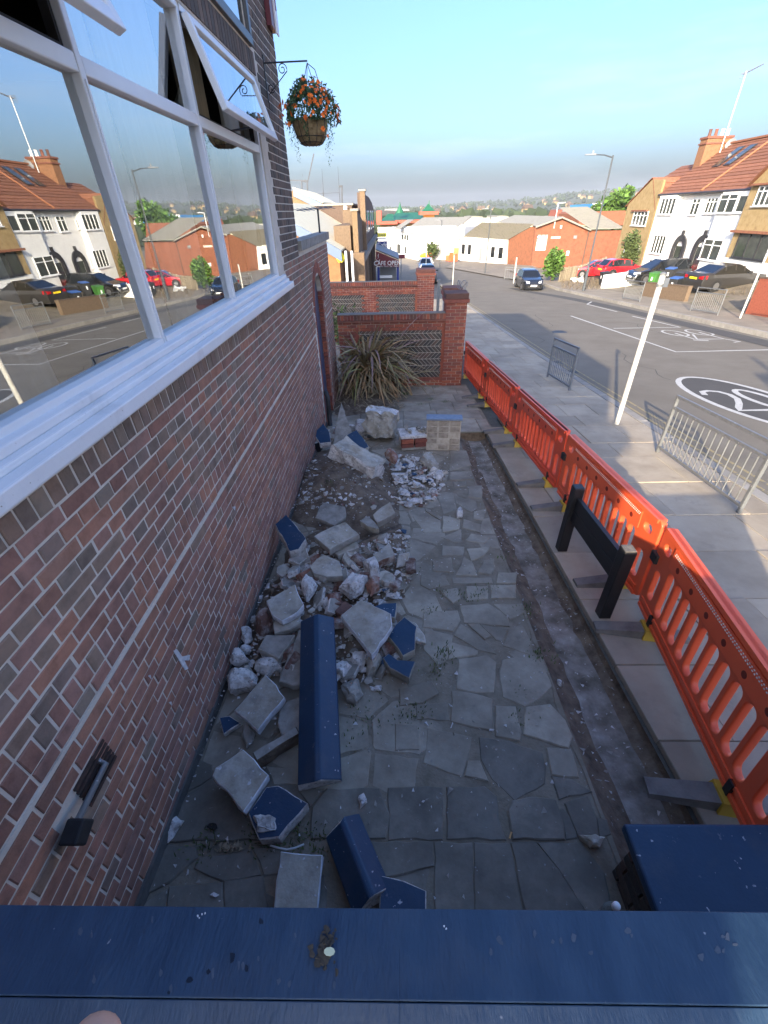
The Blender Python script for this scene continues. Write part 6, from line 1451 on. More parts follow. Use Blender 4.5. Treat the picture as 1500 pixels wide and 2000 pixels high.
pb = G(1296, 573); bin_((pb.x+1.2, pb.y+.6, g2(pb.x+1.2, pb.y+.6)), 'bin_black', 'bin_black', 'grey black wheelie bin between the green and the blue lidded bin', R(-60))
bin_((20.6, 36.2, g2(20.6, 36.2)), 'bin_black', 'bin_blue', 'second blue lidded bin close to the black people carrier', R(-50))
pb = G(1158, 560); bin_((pb.x+.8, pb.y, g2(pb.x+.8, pb.y)), 'bin_black', 'bin_black', 'black wheelie bin beside the lamp post and white wall', R(-80))
# ---------------------------------------------------------------- cars
def car(label, p, rz, L, Wd, H, paint, prof, plate='white', grp=None, hatch=True):
    """prof: list of (x/L, z/H) for the silhouette from rear to nose; cabin glass between the marked stations"""
    c = thing('parked_car', label, 'car', p, rz, grp)
    sil, belt, cab = prof['sil'], prof['belt']*H, prof['cab']
    body = MB(); glass_ = {'windscreen': MB(), 'rear_window': MB(), 'side_window': MB(), 'side_window2': MB()}
    st = []
    for x, z in sil:
        zt = z*H; x = x*L-L/2; e = abs(x)/(L/2); w = Wd/2*(1-.16*max(0, e-.72)**1.5*6 if e > .72 else 1); w = max(w, Wd*.36)
        zl = min(zt, belt); wr = w-.02-max(0, zt-belt)*.42
        st.append([(x, w*.93, .17), (x, w, .38), (x, w*.995, zl*.8), (x, w*.965, zl), (x, wr, max(zl, zt-.05)), (x, wr*.8, zt)])
    n = len(st)
    for i in range(n-1):
        for sgn in (1, -1):
            for k in range(5):
                q = [(a[0], a[1]*sgn, a[2]) for a in (st[i][k], st[i+1][k], st[i+1][k+1], st[i][k+1])]
                if sgn > 0: q = q[::-1]
                tall = min(st[i][4][2], st[i+1][4][2]) > belt+.12
                any_tall = max(st[i][4][2], st[i+1][4][2]) > belt+.12
                if k == 3 and any_tall: (glass_['side_window'] if sgn > 0 else glass_['side_window2']).quad(*q)
                else: body.quad(*q)
        q = [(st[i][5][0], -st[i][5][1], st[i][5][2]), (st[i+1][5][0], -st[i+1][5][1], st[i+1][5][2]), (st[i+1][5][0], st[i+1][5][1], st[i+1][5][2]), (st[i][5][0], st[i][5][1], st[i][5][2])]
        if i in cab['rear']: glass_['rear_window'].quad(*q)
        elif i in cab['front']: glass_['windscreen'].quad(*q)
        else: body.quad(*q)
    for s_ in (st[0], st[-1]):
        r_ = [(a[0], a[1], a[2]) for a in s_]+[(a[0], -a[1], a[2]) for a in s_[::-1]]; body.add(r_, [tuple(range(12))])
    bo_ = body.build('body', M[paint], c, False); sangle(bo_, 38)
    for k, mb in glass_.items():
        if mb.f: mb.build('side_window' if k.startswith('side') else k, M['glass_dark'], c, False)
    pil = MB()
    for xx in prof['pillars']:
        x = xx*L-L/2
        zt = [z*H for (a, z), (b, z2) in zip(sil, sil[1:]) if a <= xx <= b][0]
        for sgn in (1, -1): pil.hexa([(x-.04, sgn*Wd*.47, belt-.02), (x+.04, sgn*Wd*.47, belt-.02), (x+.04, sgn*(Wd*.485), belt-.02), (x-.04, sgn*(Wd*.485), belt-.02), (x-.04, sgn*(Wd/2-.02-(zt-belt)*.42-.02), zt-.05), (x+.04, sgn*(Wd/2-.02-(zt-belt)*.42-.02), zt-.05), (x+.04, sgn*(Wd/2-.015-(zt-belt)*.42), zt-.05), (x-.04, sgn*(Wd/2-.015-(zt-belt)*.42), zt-.05)])
    tag(pil.build('pillars', M[paint], c, False), kind='stuff')
    for x in prof['wheels']:
        for sgn in (1, -1):
            X_, Y_ = x*L-L/2, sgn*(Wd/2-.10)
            MB().tube([(X_, Y_-.0-.09*sgn, .32), (X_, Y_+.105*sgn, .32)], .40, 20).build('wheel_arch', M['black_rubber'], c, False)
            w = MB().tube([(X_, Y_-.1*sgn, .32), (X_, Y_+.115*sgn, .32)], .32, 20).build('wheel', M['tyre'], c, False)
            rim_ = MB(); rim_.tube([(X_, Y_+.1*sgn, .32), (X_, Y_+.122*sgn, .32)], .2, 14); rim_.build('rim', M['rim'], w, False)
    xf, xr = L/2, -L/2
    for sgn in (1, -1):
        zf, zr = prof['lamps']
        MB().hull([Vector((xf-dx, sgn*yy, zz)) for dx, yy, zz in ((.02, Wd*.22, zf), (.02, Wd*.22, zf+.14), (.28, Wd*.465, zf+.02), (.30, Wd*.465, zf+.2), (.0, Wd*.3, zf+.05), (.08, Wd*.4, zf+.0))]).build('headlight', M['lamp_clear'], c, False)
        MB().hull([Vector((xr+dx, sgn*yy, zz)) for dx, yy, zz in ((-.015, Wd*.24, zr), (-.015, Wd*.24, zr+.12), (.2, Wd*.475, zr), (.2, Wd*.475, zr+.2), (-.0, Wd*.38, zr-.02), (.0, Wd*.38, zr+.17))]).build('tail_light', M['lamp_red'], c, False)
        MB().box((.14*L, sgn*(Wd/2+.08), belt+.06), (.1, .2, .13)).build('mirror', M[paint], c, False, bevel=.03)
    MB().bb(xf-.01, xf+.015, -.5, .5, .3, .46).build('grille', M['black_rubber'], c, False)
    MB().bb(xf+.016, xf+.03, -.26, .26, .4, .51).build('front_plate', M['white'], c, False)
    zp = prof.get('plate', .62); MB().bb(xr-.035, xr+.01, -.26, .26, zp, zp+.11).build('number_plate', M['plate_y'], c, False)
    for k in prof.get('lines', ()): pass
    return c
HATCH = dict(sil=[(0, .36), (.015, .58), (.03, .66), (.13, .95), (.3, 1), (.5, .985), (.56, .95), (.73, .66), (.9, .585), (.97, .5), (1, .36)], belt=.62, cab=dict(rear=(2,), front=(6,)), pillars=(.17, .42, .58), wheels=(.19, .81), lamps=(.62, .82))
SALOON = dict(sil=[(0, .36), (.01, .6), (.03, .69), (.13, .71), (.28, .95), (.42, 1), (.5, .985), (.55, .95), (.70, .68), (.93, .56), (.985, .48), (1, .34)], belt=.65, cab=dict(rear=(3,), front=(7,)), pillars=(.29, .44, .57), wheels=(.2, .81), lamps=(.58, .72), plate=.68)
MPV = dict(sil=[(0, .34), (.01, .56), (.025, .64), (.06, .94), (.12, 1), (.45, 1), (.55, .96), (.77, .62), (.93, .5), (.98, .42), (1, .3)], belt=.57, cab=dict(rear=(2,), front=(6,)), pillars=(.1, .3, .48, .6), wheels=(.18, .82), lamps=(.62, .95))
p = G(1040, 562); q = Vector((12.15, 42.2, 0)); car('black hatchback facing the camera with white number plate parked at the far kerb', (12.2, 42.9, gz(42.9)-.085), R(-92), 4.0, 1.72, 1.5, 'car_black', HATCH)
pr_ = Vector((19.4, 30.6)); car('dark grey saloon with yellow rear plate parked on the front garden of the white house', (21.3, 31.1, g2(20.5, 31)+.0), R(12), 4.8, 1.86, 1.46, 'car_grey', SALOON)
car('black people carrier with its nose to the road before the white house', (21.0, 38.6, g2(20.6, 38.6)), R(186), 4.5, 1.8, 1.62, 'car_black', MPV)
car('red hatchback nearest the white garden wall', (20.9, 44.6, g2(20.5, 44.6)), R(8), 4.2, 1.75, 1.45, 'car_red', HATCH)
car('second red car partly hidden behind the first, by the wooden fence', (19.8, 47.6, g2(19, 47.6)), R(170), 4.2, 1.75, 1.45, 'car_red', HATCH)
a = G(826, 532); car('silver car parked nose to the kerb near the cafe', (a.x+.5, a.y+2.5, gz(a.y+2)-.085), R(-96), 4.3, 1.78, 1.5, 'car_silver', HATCH)
car('dark car parked behind the garden walls, beyond the brick piers', (3.9, 52.0, gz(52)-.085), R(-92), 4.2, 1.76, 1.5, 'car_black', HATCH)
# ---------------------------------------------------------------- lamp posts
def lamp(p, top, label, arm=1.5, rz=math.pi, base=.11):
    z0 = g2(*p[:2]) if len(p) == 2 else p[2]; zt = topz(p[0], p[1], *top) if isinstance(top, tuple) else top
    l = thing('street_lamp', label, 'street lamp', (p[0], p[1], z0), rz, 'street lamps along the road')
    h = zt-z0
    MB().tube([(0, 0, -.05), (0, 0, 1.5), (0, 0, 1.7), (0, 0, h)], [base, base, .06, .05], 12).build('column', M['lampgrey'], l, False)
    MB().tube([(0, 0, h-.12), (arm*.5, 0, h+.02), (arm, 0, h+.05)], [.045, .035, .03], 8).build('arm', M['lampgrey'], l, False)
    hd = MB(); hd.hexa([(arm, -.1, h+.02), (arm+.75, -.08, h+.03), (arm+.75, .08, h+.03), (arm, .1, h+.02), (arm, -.08, h+.12), (arm+.7, -.05, h+.09), (arm+.7, .05, h+.09), (arm, .08, h+.12)])
    q = hd.build('head', M['grey'], l, False, bevel=.02); MB().lathe([(.05, h+.12), (.05, h+.24), (.01, h+.3)], (arm+.2, 0, 0), 8).build('sensor', M['grey'], q, False)
lamp((15.0, 37.4), (1199, 303), 'tall grey street lamp with its arm over the road by the red brick workshop', 1.2, R(183))
lamp((11.08, 57.5, gz(57.5)), (957, 409), 'slim street lamp in front of the white single storey workshop', .3, R(180), .07)
a = G(859, 521); lamp((a.x, a.y, gz(a.y)), (861, 431), 'thin pole before the long white building down the hill', .2, R(150), .06)
a = G(1003, 552); post(a.x, a.y, 2.1, 'short white post by the side road behind the black hatchback', .06, False)
b_ = G(985, 545); guard((b_.x, b_.y), (b_.x+2, b_.y-1.6), 1.1, M['galv'], 10, 'small distant guard rail at the side road corner')
# ---------------------------------------------------------------- extruded outlines standing on a line
def slabface(mb, p, q, pix, depth, m=0):
    P = [atL(x, y, p, q) for x, y in pix]; d = Vector((q[0]-p[0], q[1]-p[1], 0)).normalized(); n = Vector((-d.y, d.x, 0))
    n = n if n.dot(P[0]) > 0 else -n
    if sum((a-P[0]).cross(b-P[0]).dot(n) for a, b in zip(P[1:], P[2:])) > 0: P = P[::-1]
    return mb.prism(P, [v+n*depth for v in P], m)
def onface(parent, name, p, q, r_, m, out=.06, t=.1):
    x0, y0, x1, y1 = r_; mb = MB(); d = Vector((q[0]-p[0], q[1]-p[1], 0)).normalized(); n = Vector((-d.y, d.x, 0)); c = atL((x0+x1)/2, (y0+y1)/2, p, q); n = n if n.dot(c) < 0 else -n
    a = atL(x0, (y0+y1)/2, p, q); b = atL(x1, (y0+y1)/2, p, q); zt, zb = atL((x0+x1)/2, y0, p, q).z, atL((x0+x1)/2, y1, p, q).z
    A, B = Vector((a.x, a.y, 0)), Vector((b.x, b.y, 0))
    return mb.hexa([A-n*t+Vector((0, 0, zb)), B-n*t+Vector((0, 0, zb)), B+n*out+Vector((0, 0, zb)), A+n*out+Vector((0, 0, zb)), A-n*t+Vector((0, 0, zt)), B-n*t+Vector((0, 0, zt)), B+n*out+Vector((0, 0, zt)), A+n*out+Vector((0, 0, zt))]).build(name, M[m], parent)
def faceletters(parent, body, p, q, px, py, size, m, name='lettering'):
    c = atL(px, py, p, q); d = Vector((q[0]-p[0], q[1]-p[1], 0)).normalized(); n = Vector((-d.y, d.x, 0)); n = n if n.dot(c) < 0 else -n
    d = Vector((0, 0, 1)).cross(n); me = text_mesh(body, size, .01); me.materials.append(M[m]); o = link(name, me, parent)
    Mx = Matrix.Translation(c+n*.09); 
    for r_ in range(3): Mx[r_][0], Mx[r_][1], Mx[r_][2] = d[r_], (0, 0, 1)[r_], n[r_]
    o.matrix_basis = wm(parent).inverted() @ Mx
# white single-storey workshop
p1, p2, p3 = G(898, 508), G(991, 513), G(1038, 519)
P1, P2, P3 = (p1.x, p1.y), (p2.x, p2.y), (p3.x, p3.y)
ws = thing('workshop', 'white single storey workshop with stepped parapet and four barred windows', 'building', p1)
m = MB(); slabface(m, P1, P2, [(897, 512), (899, 462), (903, 459), (926, 461), (926, 456), (960, 455), (961, 461), (991, 465), (990, 516)], .4); m.build('front_wall', M['white_render'], ws)
for r_ in ((902, 477, 908, 496), (914, 478, 920, 497), (959, 482, 966, 503), (974, 483, 982, 505)):
    o = onface(ws, 'window', P1, P2, r_, 'glass_dark', .05, .1)
onface(ws, 'door', P1, P2, (936, 484, 941, 510), 'grey', .04)
faceletters(ws, 'EXPAND', P1, P2, 912, 470, .85, 'greyish'); faceletters(ws, 'EXPAND', P1, P2, 972, 473, .95, 'greyish')
m = MB(); slabface(m, P2, P3, [(990, 516), (991, 468), (1044, 440), (1038, 521)], .4); m.build('side_wall', M['brick_orange'], ws)
ea, eb = atL(903, 463, P1, P2), atL(990, 469, P1, P2); rb = atL(1044, 438, P2, P3); ra = rb+(ea-eb)*1.02
roofm = MB(); N_ = 24
for k in range(N_):
    a, b = k/N_, (k+1)/N_; mid = (a+b)/2; e0, e1, r0, r1 = ea.lerp(eb, a), ea.lerp(eb, b), ra.lerp(rb, a), ra.lerp(rb, b); em, rm_ = ea.lerp(eb, mid)+Vector((0, 0, .09)), ra.lerp(rb, mid)+Vector((0, 0, .09))
    roofm.quad(e0, em, rm_, r0); roofm.quad(em, e1, r1, rm_)
roofm.build('roof', M['asbestos'], ws)
# red brick workshop with gable to the road
YW = 67.5; Pa, Pb = (19.4, YW), (40, YW)
rw_ = thing('workshop', 'red brick workshop with low pitched gable, tall grey door and white sign board', 'building', (24, YW, gz(YW)))
m = MB(); slabface(m, Pa, Pb, [(1037, 522), (1046, 443), (1096, 426), (1150, 450), (1214, 449), (1214, 530)], .35); m.build('front_wall', M['brick_orange'], rw_)
onface(rw_, 'door', Pa, Pb, (1077, 467, 1092, 513), 'grey', -.02, .1)
fr = onface(rw_, 'door_surround', Pa, Pb, (1076, 462, 1094, 466), 'mortar', .1)
sb = onface(rw_, 'sign_board', Pa, Pb, (1048, 459, 1067, 489), 'white', .08)
faceletters(rw_, '335', Pa, Pb, 1057, 466, 1.0, 'dark_frame'); faceletters(rw_, '775', Pa, Pb, 1056, 478, .8, 'greyish')
for r_ in ((1106, 490, 1111, 499), (1080, 497, 1086, 504), (1120, 460, 1126, 466), (1094, 440, 1097, 446)): onface(rw_, 'wall_box', Pa, Pb, r_, 'white' if r_[1] != 460 else 'grey', .12)
ap = atL(1096, 425, Pa, Pb); le = atL(1044, 444, Pa, Pb); re_ = atL(1152, 450, Pa, Pb); rr_ = atL(1214, 448, Pa, Pb); back = Vector((0, 26, 0)); lip = Vector((0, -.5, .12))
m = MB()
for a, b in ((le, ap), (ap, re_)):
    for k in range(12):
        c0, c1, cm = a.lerp(b, k/12)+lip, a.lerp(b, (k+1)/12)+lip, a.lerp(b, (k+.5)/12)+lip
        m.quad(c0, c1, c1+back, c0+back); m.quad(c0-Vector((0, 0, .18)), c1-Vector((0, 0, .18)), c1, c0)
m.build('roof', M['asbestos'], rw_)
m = MB()
for k in range(30):
    c0, c1, cm = re_.lerp(rr_, k/30)+lip, re_.lerp(rr_, (k+1)/30)+lip, re_.lerp(rr_, (k+.5)/30)+lip+Vector((0, 0, .14)); bk_ = Vector((0, 14, 2.3))
    m.quad(c0, cm, cm+bk_, c0+bk_); m.quad(cm, c1, c1+bk_, cm+bk_); m.add([c0, c1, cm], [(0, 1, 2)])
m.build('lean_to_roof', M['asbestos'], rw_)
dpp = atL(1150, 450, Pa, Pb); MB().tube([dpp+Vector((0, -.1, .1)), (dpp.x, dpp.y-.1, gz(YW))], .07, 6).build('downpipe', M['brick_brown'], rw_)
aer = thing('rooftop_aerial', 'pale aerial pole on the gable of the red brick workshop', 'aerial', atL(1083, 440, Pa, Pb))
b0 = atL(1081, 446, Pa, Pb); b1 = atL(1088, 397, Pa, Pb); MB().tube([b0+Vector((0, -.2, 0)), Vector((b0.x, b0.y-.2, b1.z))], .05, 5).build('pole', M['white'], aer); MB().tube([Vector((b0.x, b0.y-.2, b1.z)), Vector((b0.x+.9, b0.y-.2, b1.z+.05))], .05, 5).build('boom', M['white'], aer)
# long white building down the hill
q0, q1, q2 = G(757, 492), G(818, 505), G(897, 507)
Q0, Q1, Q2 = (q0.x, q0.y), (q1.x, q1.y), (q2.x, q2.y)
lw = thing('white_building', 'long white painted building with stepped parapet at the foot of the hill', 'building', q1)
m = MB(); slabface(m, Q1, Q2, [(817, 509), (819, 447), (850, 449), (889, 449), (902, 438), (908, 443), (899, 512)], 6); m.build('front_wall', M['white_render'], lw)
m = MB(); slabface(m, Q0, Q1, [(738, 500), (738, 444), (757, 444), (758, 450), (770, 450), (771, 443), (785, 443), (786, 449), (800, 442), (826, 443), (827, 449), (819, 510)], 6); m.build('side_wall', M['white_render'], lw)
for r_ in ((785, 459, 788, 468), (790, 459, 793, 468), (795, 459, 798, 469), (776, 477, 782, 495), (791, 482, 794, 495), (762, 481, 764, 490)): onface(lw, 'window', Q0, Q1, r_, 'glass_grey', .04)
onface(lw, 'cornice', Q0, Q1, (784, 453, 817, 455), 'greyish', .2)
for r_ in ((827, 461, 830, 470), (833, 461, 835, 470), (839, 463, 841, 471), (892, 459, 894, 463), (897, 459, 899, 463), (892, 466, 894, 470), (897, 466, 899, 470)): onface(lw, 'window', Q1, Q2, r_, 'glass_dark', .04)
onface(lw, 'doorway', Q1, Q2, (886, 484, 896, 508), 'leaf_green', .04)
for k, (x0, x1, yt) in enumerate(((757, 771, 444), (790, 850, 440), (850, 893, 440))):
    a = atL(x0, yt+6, Q1, Q2)+Vector((1, 4, 0)); b = atL(x1, yt+6, Q1, Q2)+Vector((1, 4, 0)); u = Vector((3, 8, 1.3)); m = MB(); m.hexa([a, b, b+u, a+u, a+Vector((0, 0, .1)), b+Vector((0, 0, .1)), b+u+Vector((0, 0, .1)), a+u+Vector((0, 0, .1))]); m.build('roof', M['asbestos'], lw)
# orange barriers, plants and clutter at its foot
cl = thing('plastic_barrier', 'stack of orange barriers in front of the long white building', 'barrier', G(880, 507), 0, None)
for k, (x, y, w_, h_) in enumerate(((872, 506, 6, 9), (879, 507, 7, 14), (888, 507, 6, 12))):
    a = G(x, y+2); MB().box((a.x, a.y-1.2, a.z+h_*.045), (w_*.09, .3, h_*.09), Matrix.Rotation(R(20*k), 3, 'Z')).build('panel', M['orange'], cl)
for (px, py, s, m_, lab) in ((827, 506, 1.3, 'signyellow', 'yellow waste bag at the foot of the long white building'), (837, 507, 1.3, 'orange', 'orange bag beside the yellow one by the long white building')):
    a = G(px, py); one('rubble_bag', MB().hull([a+Vector((rd.gauss(0, .35), rd.gauss(0, .35), abs(rd.gauss(.5, .3)))) for _ in range(18)]), M[m_], lab, 'bag')
def leafcloud(mb, c, r, n, s, q=rd):
    for _ in range(n):
        d = Vector((q.gauss(0, 1), q.gauss(0, 1), q.gauss(0, 1))).normalized()*(q.random()**.45); p = Vector(c)+Vector((d.x*r[0], d.y*r[1], d.z*r[2]))*(1+.25*noise.noise(Vector(c)+d*2.5))
        e = Vector((q.gauss(0, 1), q.gauss(0, 1), q.gauss(0, 1))).normalized()*s*q.uniform(.6, 1.3); u = e.orthogonal()*q.uniform(.4, .7)
        mb.add([p-e, p+u, p+e, p-u], [(0, 1, 2, 3)])
def plant(name, label, c, r, n, s, m_, stem=.06, grp=None):
    g = thing(name, label, 'plant' if name != 'tree' else 'tree', c, 0, grp); mb = MB(); C0 = Vector(c)
    leafcloud(mb, C0+Vector((0, 0, r[2]*1.05)), r, int(n*.6), s)
    for _ in range(5): d = Vector((rd.gauss(0, .5)*r[0], rd.gauss(0, .5)*r[1], r[2]*rd.uniform(.7, 1.7))); leafcloud(mb, C0+d, [v*.5 for v in r], int(n*.08), s)
    tag(mb.build('crown', M[m_], g), kind='stuff'); MB().tube([C0-Vector((0, 0, .1)), C0+Vector((.03, 0, r[2]*.9))], [stem, stem*.5], 6).build('trunk' if name == 'tree' else 'stem', M['trunk'], g); return g
a = G(845, 507); plant('shrub', 'spiky shrub against the long white building', a, (1.2, 1.0, 1.3), 420, .24, 'cypress')
a = G(1075, 549); plant('shrub', 'bright green laurel bush between the black hatchback and the fence', a, (.95, .9, 1.35), 1500, .13, 'bush')
a = atX(1235, 500, 22.3); plant('conifer', 'upright conifer in front of the left tan house', (22.3, 46.6, g2(22.3, 46.6)), (.75, .75, 1.6), 1600, .12, 'cypress')
a = atY(1206, 405, 100); plant('tree', 'bright green tree behind the red workshop beside the blue cladding', (a.x, 100, a.z-3.6), (3.2, 3, 3.2), 2200, .42, 'bush', .25)
wd = MB()
for k in range(700):
    a = G(rd.uniform(1095, 1180), rd.uniform(545, 566)); e = Vector((rd.gauss(0, .1), rd.gauss(0, .1), rd.uniform(.1, .45))); s = Vector((.02, .02, 0)); wd.add([a-s, a+s, a+e], [(0, 1, 2)])
for k in range(500):
    a = Vector((rd.uniform(20, 23.3), rd.uniform(27.3, 29.6), 0)); a.z = g2(a.x, a.y); e = Vector((rd.gauss(0, .08), rd.gauss(0, .08), rd.uniform(.05, .25))); s = Vector((.02, .02, 0)); wd.add([a-s, a+s, a+e], [(0, 1, 2)])
tag(wd.build('weeds', M['litter'], None), 'dry weeds growing on the verge and front gardens', 'grass', None, 'stuff')
# timber fence
fe = thing('timber_fence', 'weathered timber fence between the green bush and the red cars', 'fence', G(1130, 545))
fa, fb = G(1092, 550), Vector((21.5, 49.4, 0)); n = 26
for k in range(n):
    c_ = fa.lerp(Vector((fb.x, fb.y, g2(fb.x, fb.y))), k/n); z = g2(c_.x, c_.y); d = (fb-fa).normalized(); MB().bar((c_.x, c_.y, z-.05), (c_.x, c_.y, z+1.15+rd.uniform(-.06, .06)), .19, .03, (d.x, d.y, 0)).build('board', M['wood_grey'], fe)
MB().bar((fa.x, fa.y+.06, fa.z+.8), (fb.x, fb.y+.06, g2(fb.x, fb.y)+.8), .05, .08).build('rail', M['wood_grey'], fe)
# bicycle-like white junk by the bins, motorbike top box
jk = thing('scrap_heap', 'white scrap and bags dumped on the verge beside the lamp post', 'rubbish', G(1128, 552))
for k in range(5):
    a = G(1120+4*k, 550+(k % 2)*2); MB().hull([a+Vector((rd.gauss(0, .2), rd.gauss(0, .2), abs(rd.gauss(.15, .12)))) for _ in range(10)]).build('bag', M['white'] if k % 2 == 0 else M['greyish'], jk)
sh_ = thing('shed', 'old grey timber shed beside the red brick workshop', 'shed', (27.5, 55.5, g2(27, 55)))
MB().bb(26.6, 29, 55, 57, g2(27, 55)-.2, g2(27, 55)+2.2).build('wall', M['wood_grey'], sh_); MB().bb(26.4, 29.2, 54.8, 57.2, g2(27, 55)+2.2, g2(27, 55)+2.3).build('roof', M['asbestos'], sh_)
# ================================================================ LEFT SIDE DOWN THE HILL
sx = -1.8
shop = thing('shop_building', 'brown brick shop terrace with stepped parapet seen edge on', 'building', (sx, 30, gz(30)))
za = atY(692, 412, 26).z; zf = atX(704, 373, sx)
MB().bb(sx-1.1, sx-.25, 26.2, 33, -7, za-.6).build('near_wall', M['brick_brown'], shop); MB().bb(sx-1.2, sx-.25, 33.002, 57, -8, zf.z-.9).build('far_wall', M['brick_brown'], shop)
x0, x1 = atY(689, 450, 26).x, atY(699, 450, 26).x
MB().bb(x0, x1, 26, 26.9, -7, za).build('pier', M['brick_yellow'], shop); MB().bb(x0-.02, x1+.28, 25.7, 26.8, -7, atY(697, 494, 25.7).z).build('pier_base', M['brick_yellow'], shop)
MB().bb(x0-.07, x1+.07, 25.95, 26.95, za, za+.1).build('pier_cap', M['slabdark'], shop)
f1 = MB(); f1.prism([(sx, 26.9, za-.02), (sx, 30, za-.06), (sx, 33, za-.45), (sx, 33, -7), (sx, 26.9, -7)], [(sx-.3, 26.9, za-.02), (sx-.3, 30, za-.06), (sx-.3, 33, za-.45), (sx-.3, 33, -7), (sx-.3, 26.9, -7)]); f1.build('near_front', M['brick_brown'], shop)
xa, xb = atY(703, 395, 33).x, atY(713, 395, 33).x
MB().bb(xa, xb, 33, 34, -7, zf.z).build('pier', M['brick_yellow'], shop); MB().bb(xa-.06, xb+.06, 32.95, 34.05, zf.z, zf.z+.1).build('pier_cap', M['slabdark'], shop)
f2 = MB(); pts = [(34, zf.z-.02), (45, zf.z-.05), (52, zf.z-.35), (57, zf.z-.9)]; f2.prism([(sx+.02, y, z) for y, z in pts]+[(sx+.02, 57, -8), (sx+.02, 34, -8)], [(sx-.3, y, z) for y, z in pts]+[(sx-.3, 57, -8), (sx-.3, 34, -8)]); f2.build('far_front', M['brick_brown'], shop)
MB().bb(sx+.03, sx+.35, 26.9, 57, -2.35, -2.05).build('fascia', M['slabdark'], shop)
for k, yy in enumerate((36, 40.5, 46, 51)):
    w = MB().bb(sx-.05, sx+.06, yy, yy+2.2, -1.3, .1).build('window', M['white_frame'], shop); MB().bb(sx+.061, sx+.08, yy+.12, yy+2.08, -1.18, -.02).build('pane', M['glass_grey'], w)
for k in range(7): MB().bb(sx+.003, sx+.22, 27.4+k*4, 27.9+k*4, -7, -2.36).build('pilaster', M['brick_brown'], shop)
# cream roofed building
zk = atY(662, 490, 24); zq = atY(580, 440, 24); slope = (zq.z-zk.z)/(zq.x-zk.x)
def onroof(px, py): r = ray(px, py); t = (zk.z-slope*zk.x)/(r.z-slope*r.x); return r*t
fr_ = onroof(640, 404); xr_ = fr_.x; zr_ = zk.z+slope*(xr_-zk.x); ye = max(30, fr_.y)
cb = thing('cream_roofed_building', 'brick building with a big cream sheeted roof behind the pub wing', 'building', (-5, 24, gz(24)))
rfm = MB(); N_ = 30
for k in range(N_):
    a = 24-.3+(ye-24+.3)*k/N_; b = 24-.3+(ye-24+.3)*(k+1)/N_; rfm.hexa([(zk.x+.1, a+.01, zk.z-.05), (zk.x+.1, b, zk.z-.05), (xr_, b, zr_), (xr_, a+.01, zr_), (zk.x+.1, a+.01, zk.z+.02), (zk.x+.1, b, zk.z+.02), (xr_, b, zr_+.07), (xr_, a+.01, zr_+.07)])
tag(rfm.build('roof', M['creamroof'], cb), kind='stuff')
rl2 = MB(); rl2.hexa([(xr_, 23.7, zr_), (xr_, ye, zr_), (xr_*2-zk.x, ye, zk.z), (xr_*2-zk.x, 23.7, zk.z), (xr_, 23.7, zr_+.07), (xr_, ye, zr_+.07), (xr_*2-zk.x, ye, zk.z+.07), (xr_*2-zk.x, 23.7, zk.z+.07)]); rl2.build('rear_roof', M['creamroof'], cb)
gw_ = [(zk.x, 24, -7), (zk.x, 24, zk.z-.15), (xr_, 24, zr_-.15), (2*xr_-zk.x, 24, zk.z-.15), (2*xr_-zk.x, 24, -7)]
MB().prism(gw_, [(x, ye-.2, z) for x, y, z in gw_]).build('gable_wall', mat('orange stock brick', NB, .9, 4, .006, 25, rnd=[(.30,.15,.065),(.26,.13,.06),(.33,.18,.085)]), cb)
MB().hexa([(zk.x+.15, 23.62, zk.z-.42), (xr_, 23.62, zr_-.42), (xr_, 23.72, zr_-.42), (zk.x+.15, 23.72, zk.z-.42), (zk.x+.15, 23.62, zk.z+.03), (xr_, 23.62, zr_+.03), (xr_, 23.72, zr_+.03), (zk.x+.15, 23.72, zk.z+.03)]).build('bargeboard', M['fasciablue'], cb)
hx = atY(665, 503, 23.9); MB().tube([(hx.x, 23.96, hx.z), (hx.x, 23.86, hx.z)], .22, 6).build('yellow_sign', M['signyellow'], cb)
for px in (675, 687): 
    a = atY(px, 490, 23.8); MB().tube([(a.x, 23.8, a.z), (a.x, 23.8, -6)], .06, 6).build('downpipe', M['white_frame'], cb)
g3 = thing('gabled_building', 'brick gable with blue grey bargeboard rising behind the cream roof', 'building', (-9, 46, gz(46)))
a, b, c_ = atY(573, 371, 46), atY(622, 396, 46), atY(520, 396, 46)
pf = [(b.x, 46, b.z), (a.x, 46, a.z), (2*a.x-b.x, 46, b.z), (2*a.x-b.x, 46, -7), (b.x, 46, -7)]; MB().prism(pf, [(x, 60, z) for x, y, z in pf]).build('wall', M['brick_yellow'], g3)
MB().hexa([(b.x+.3, 45.8, b.z-.55), (a.x, 45.8, a.z-.45), (a.x, 45.95, a.z-.45), (b.x+.3, 45.95, b.z-.55), (b.x+.3, 45.8, b.z-.05), (a.x, 45.8, a.z+.1), (a.x, 45.95, a.z+.1), (b.x+.3, 45.95, b.z-.05)]).build('bargeboard', M['fasciablue'], g3)
MB().hexa([(b.x+.4, 45.9, b.z-.05), (a.x, 45.9, a.z+.1), (a.x, 60, a.z+.1), (b.x+.4, 60, b.z-.05), (b.x+.4, 45.9, b.z+.05), (a.x, 45.9, a.z+.2), (a.x, 60, a.z+.2), (b.x+.4, 60, b.z+.05)]).build('roof', M['creamroof'], g3)
g4 = thing('flat_roof_building', 'brown brick block with flat roof and white flue between the cream roof and the shops', 'building', (-4, 40, gz(40)))
a, b = atY(636, 402, 40), atY(700, 398, 40); MB().bb(a.x-2, b.x-.5, 40, 50, -7, a.z).build('wall', M['brick_brown'], g4); MB().bb(a.x-2.1, b.x-.4, 39.9, 50.1, a.z, a.z+.12).build('roof_edge', M['slabdark'], g4)
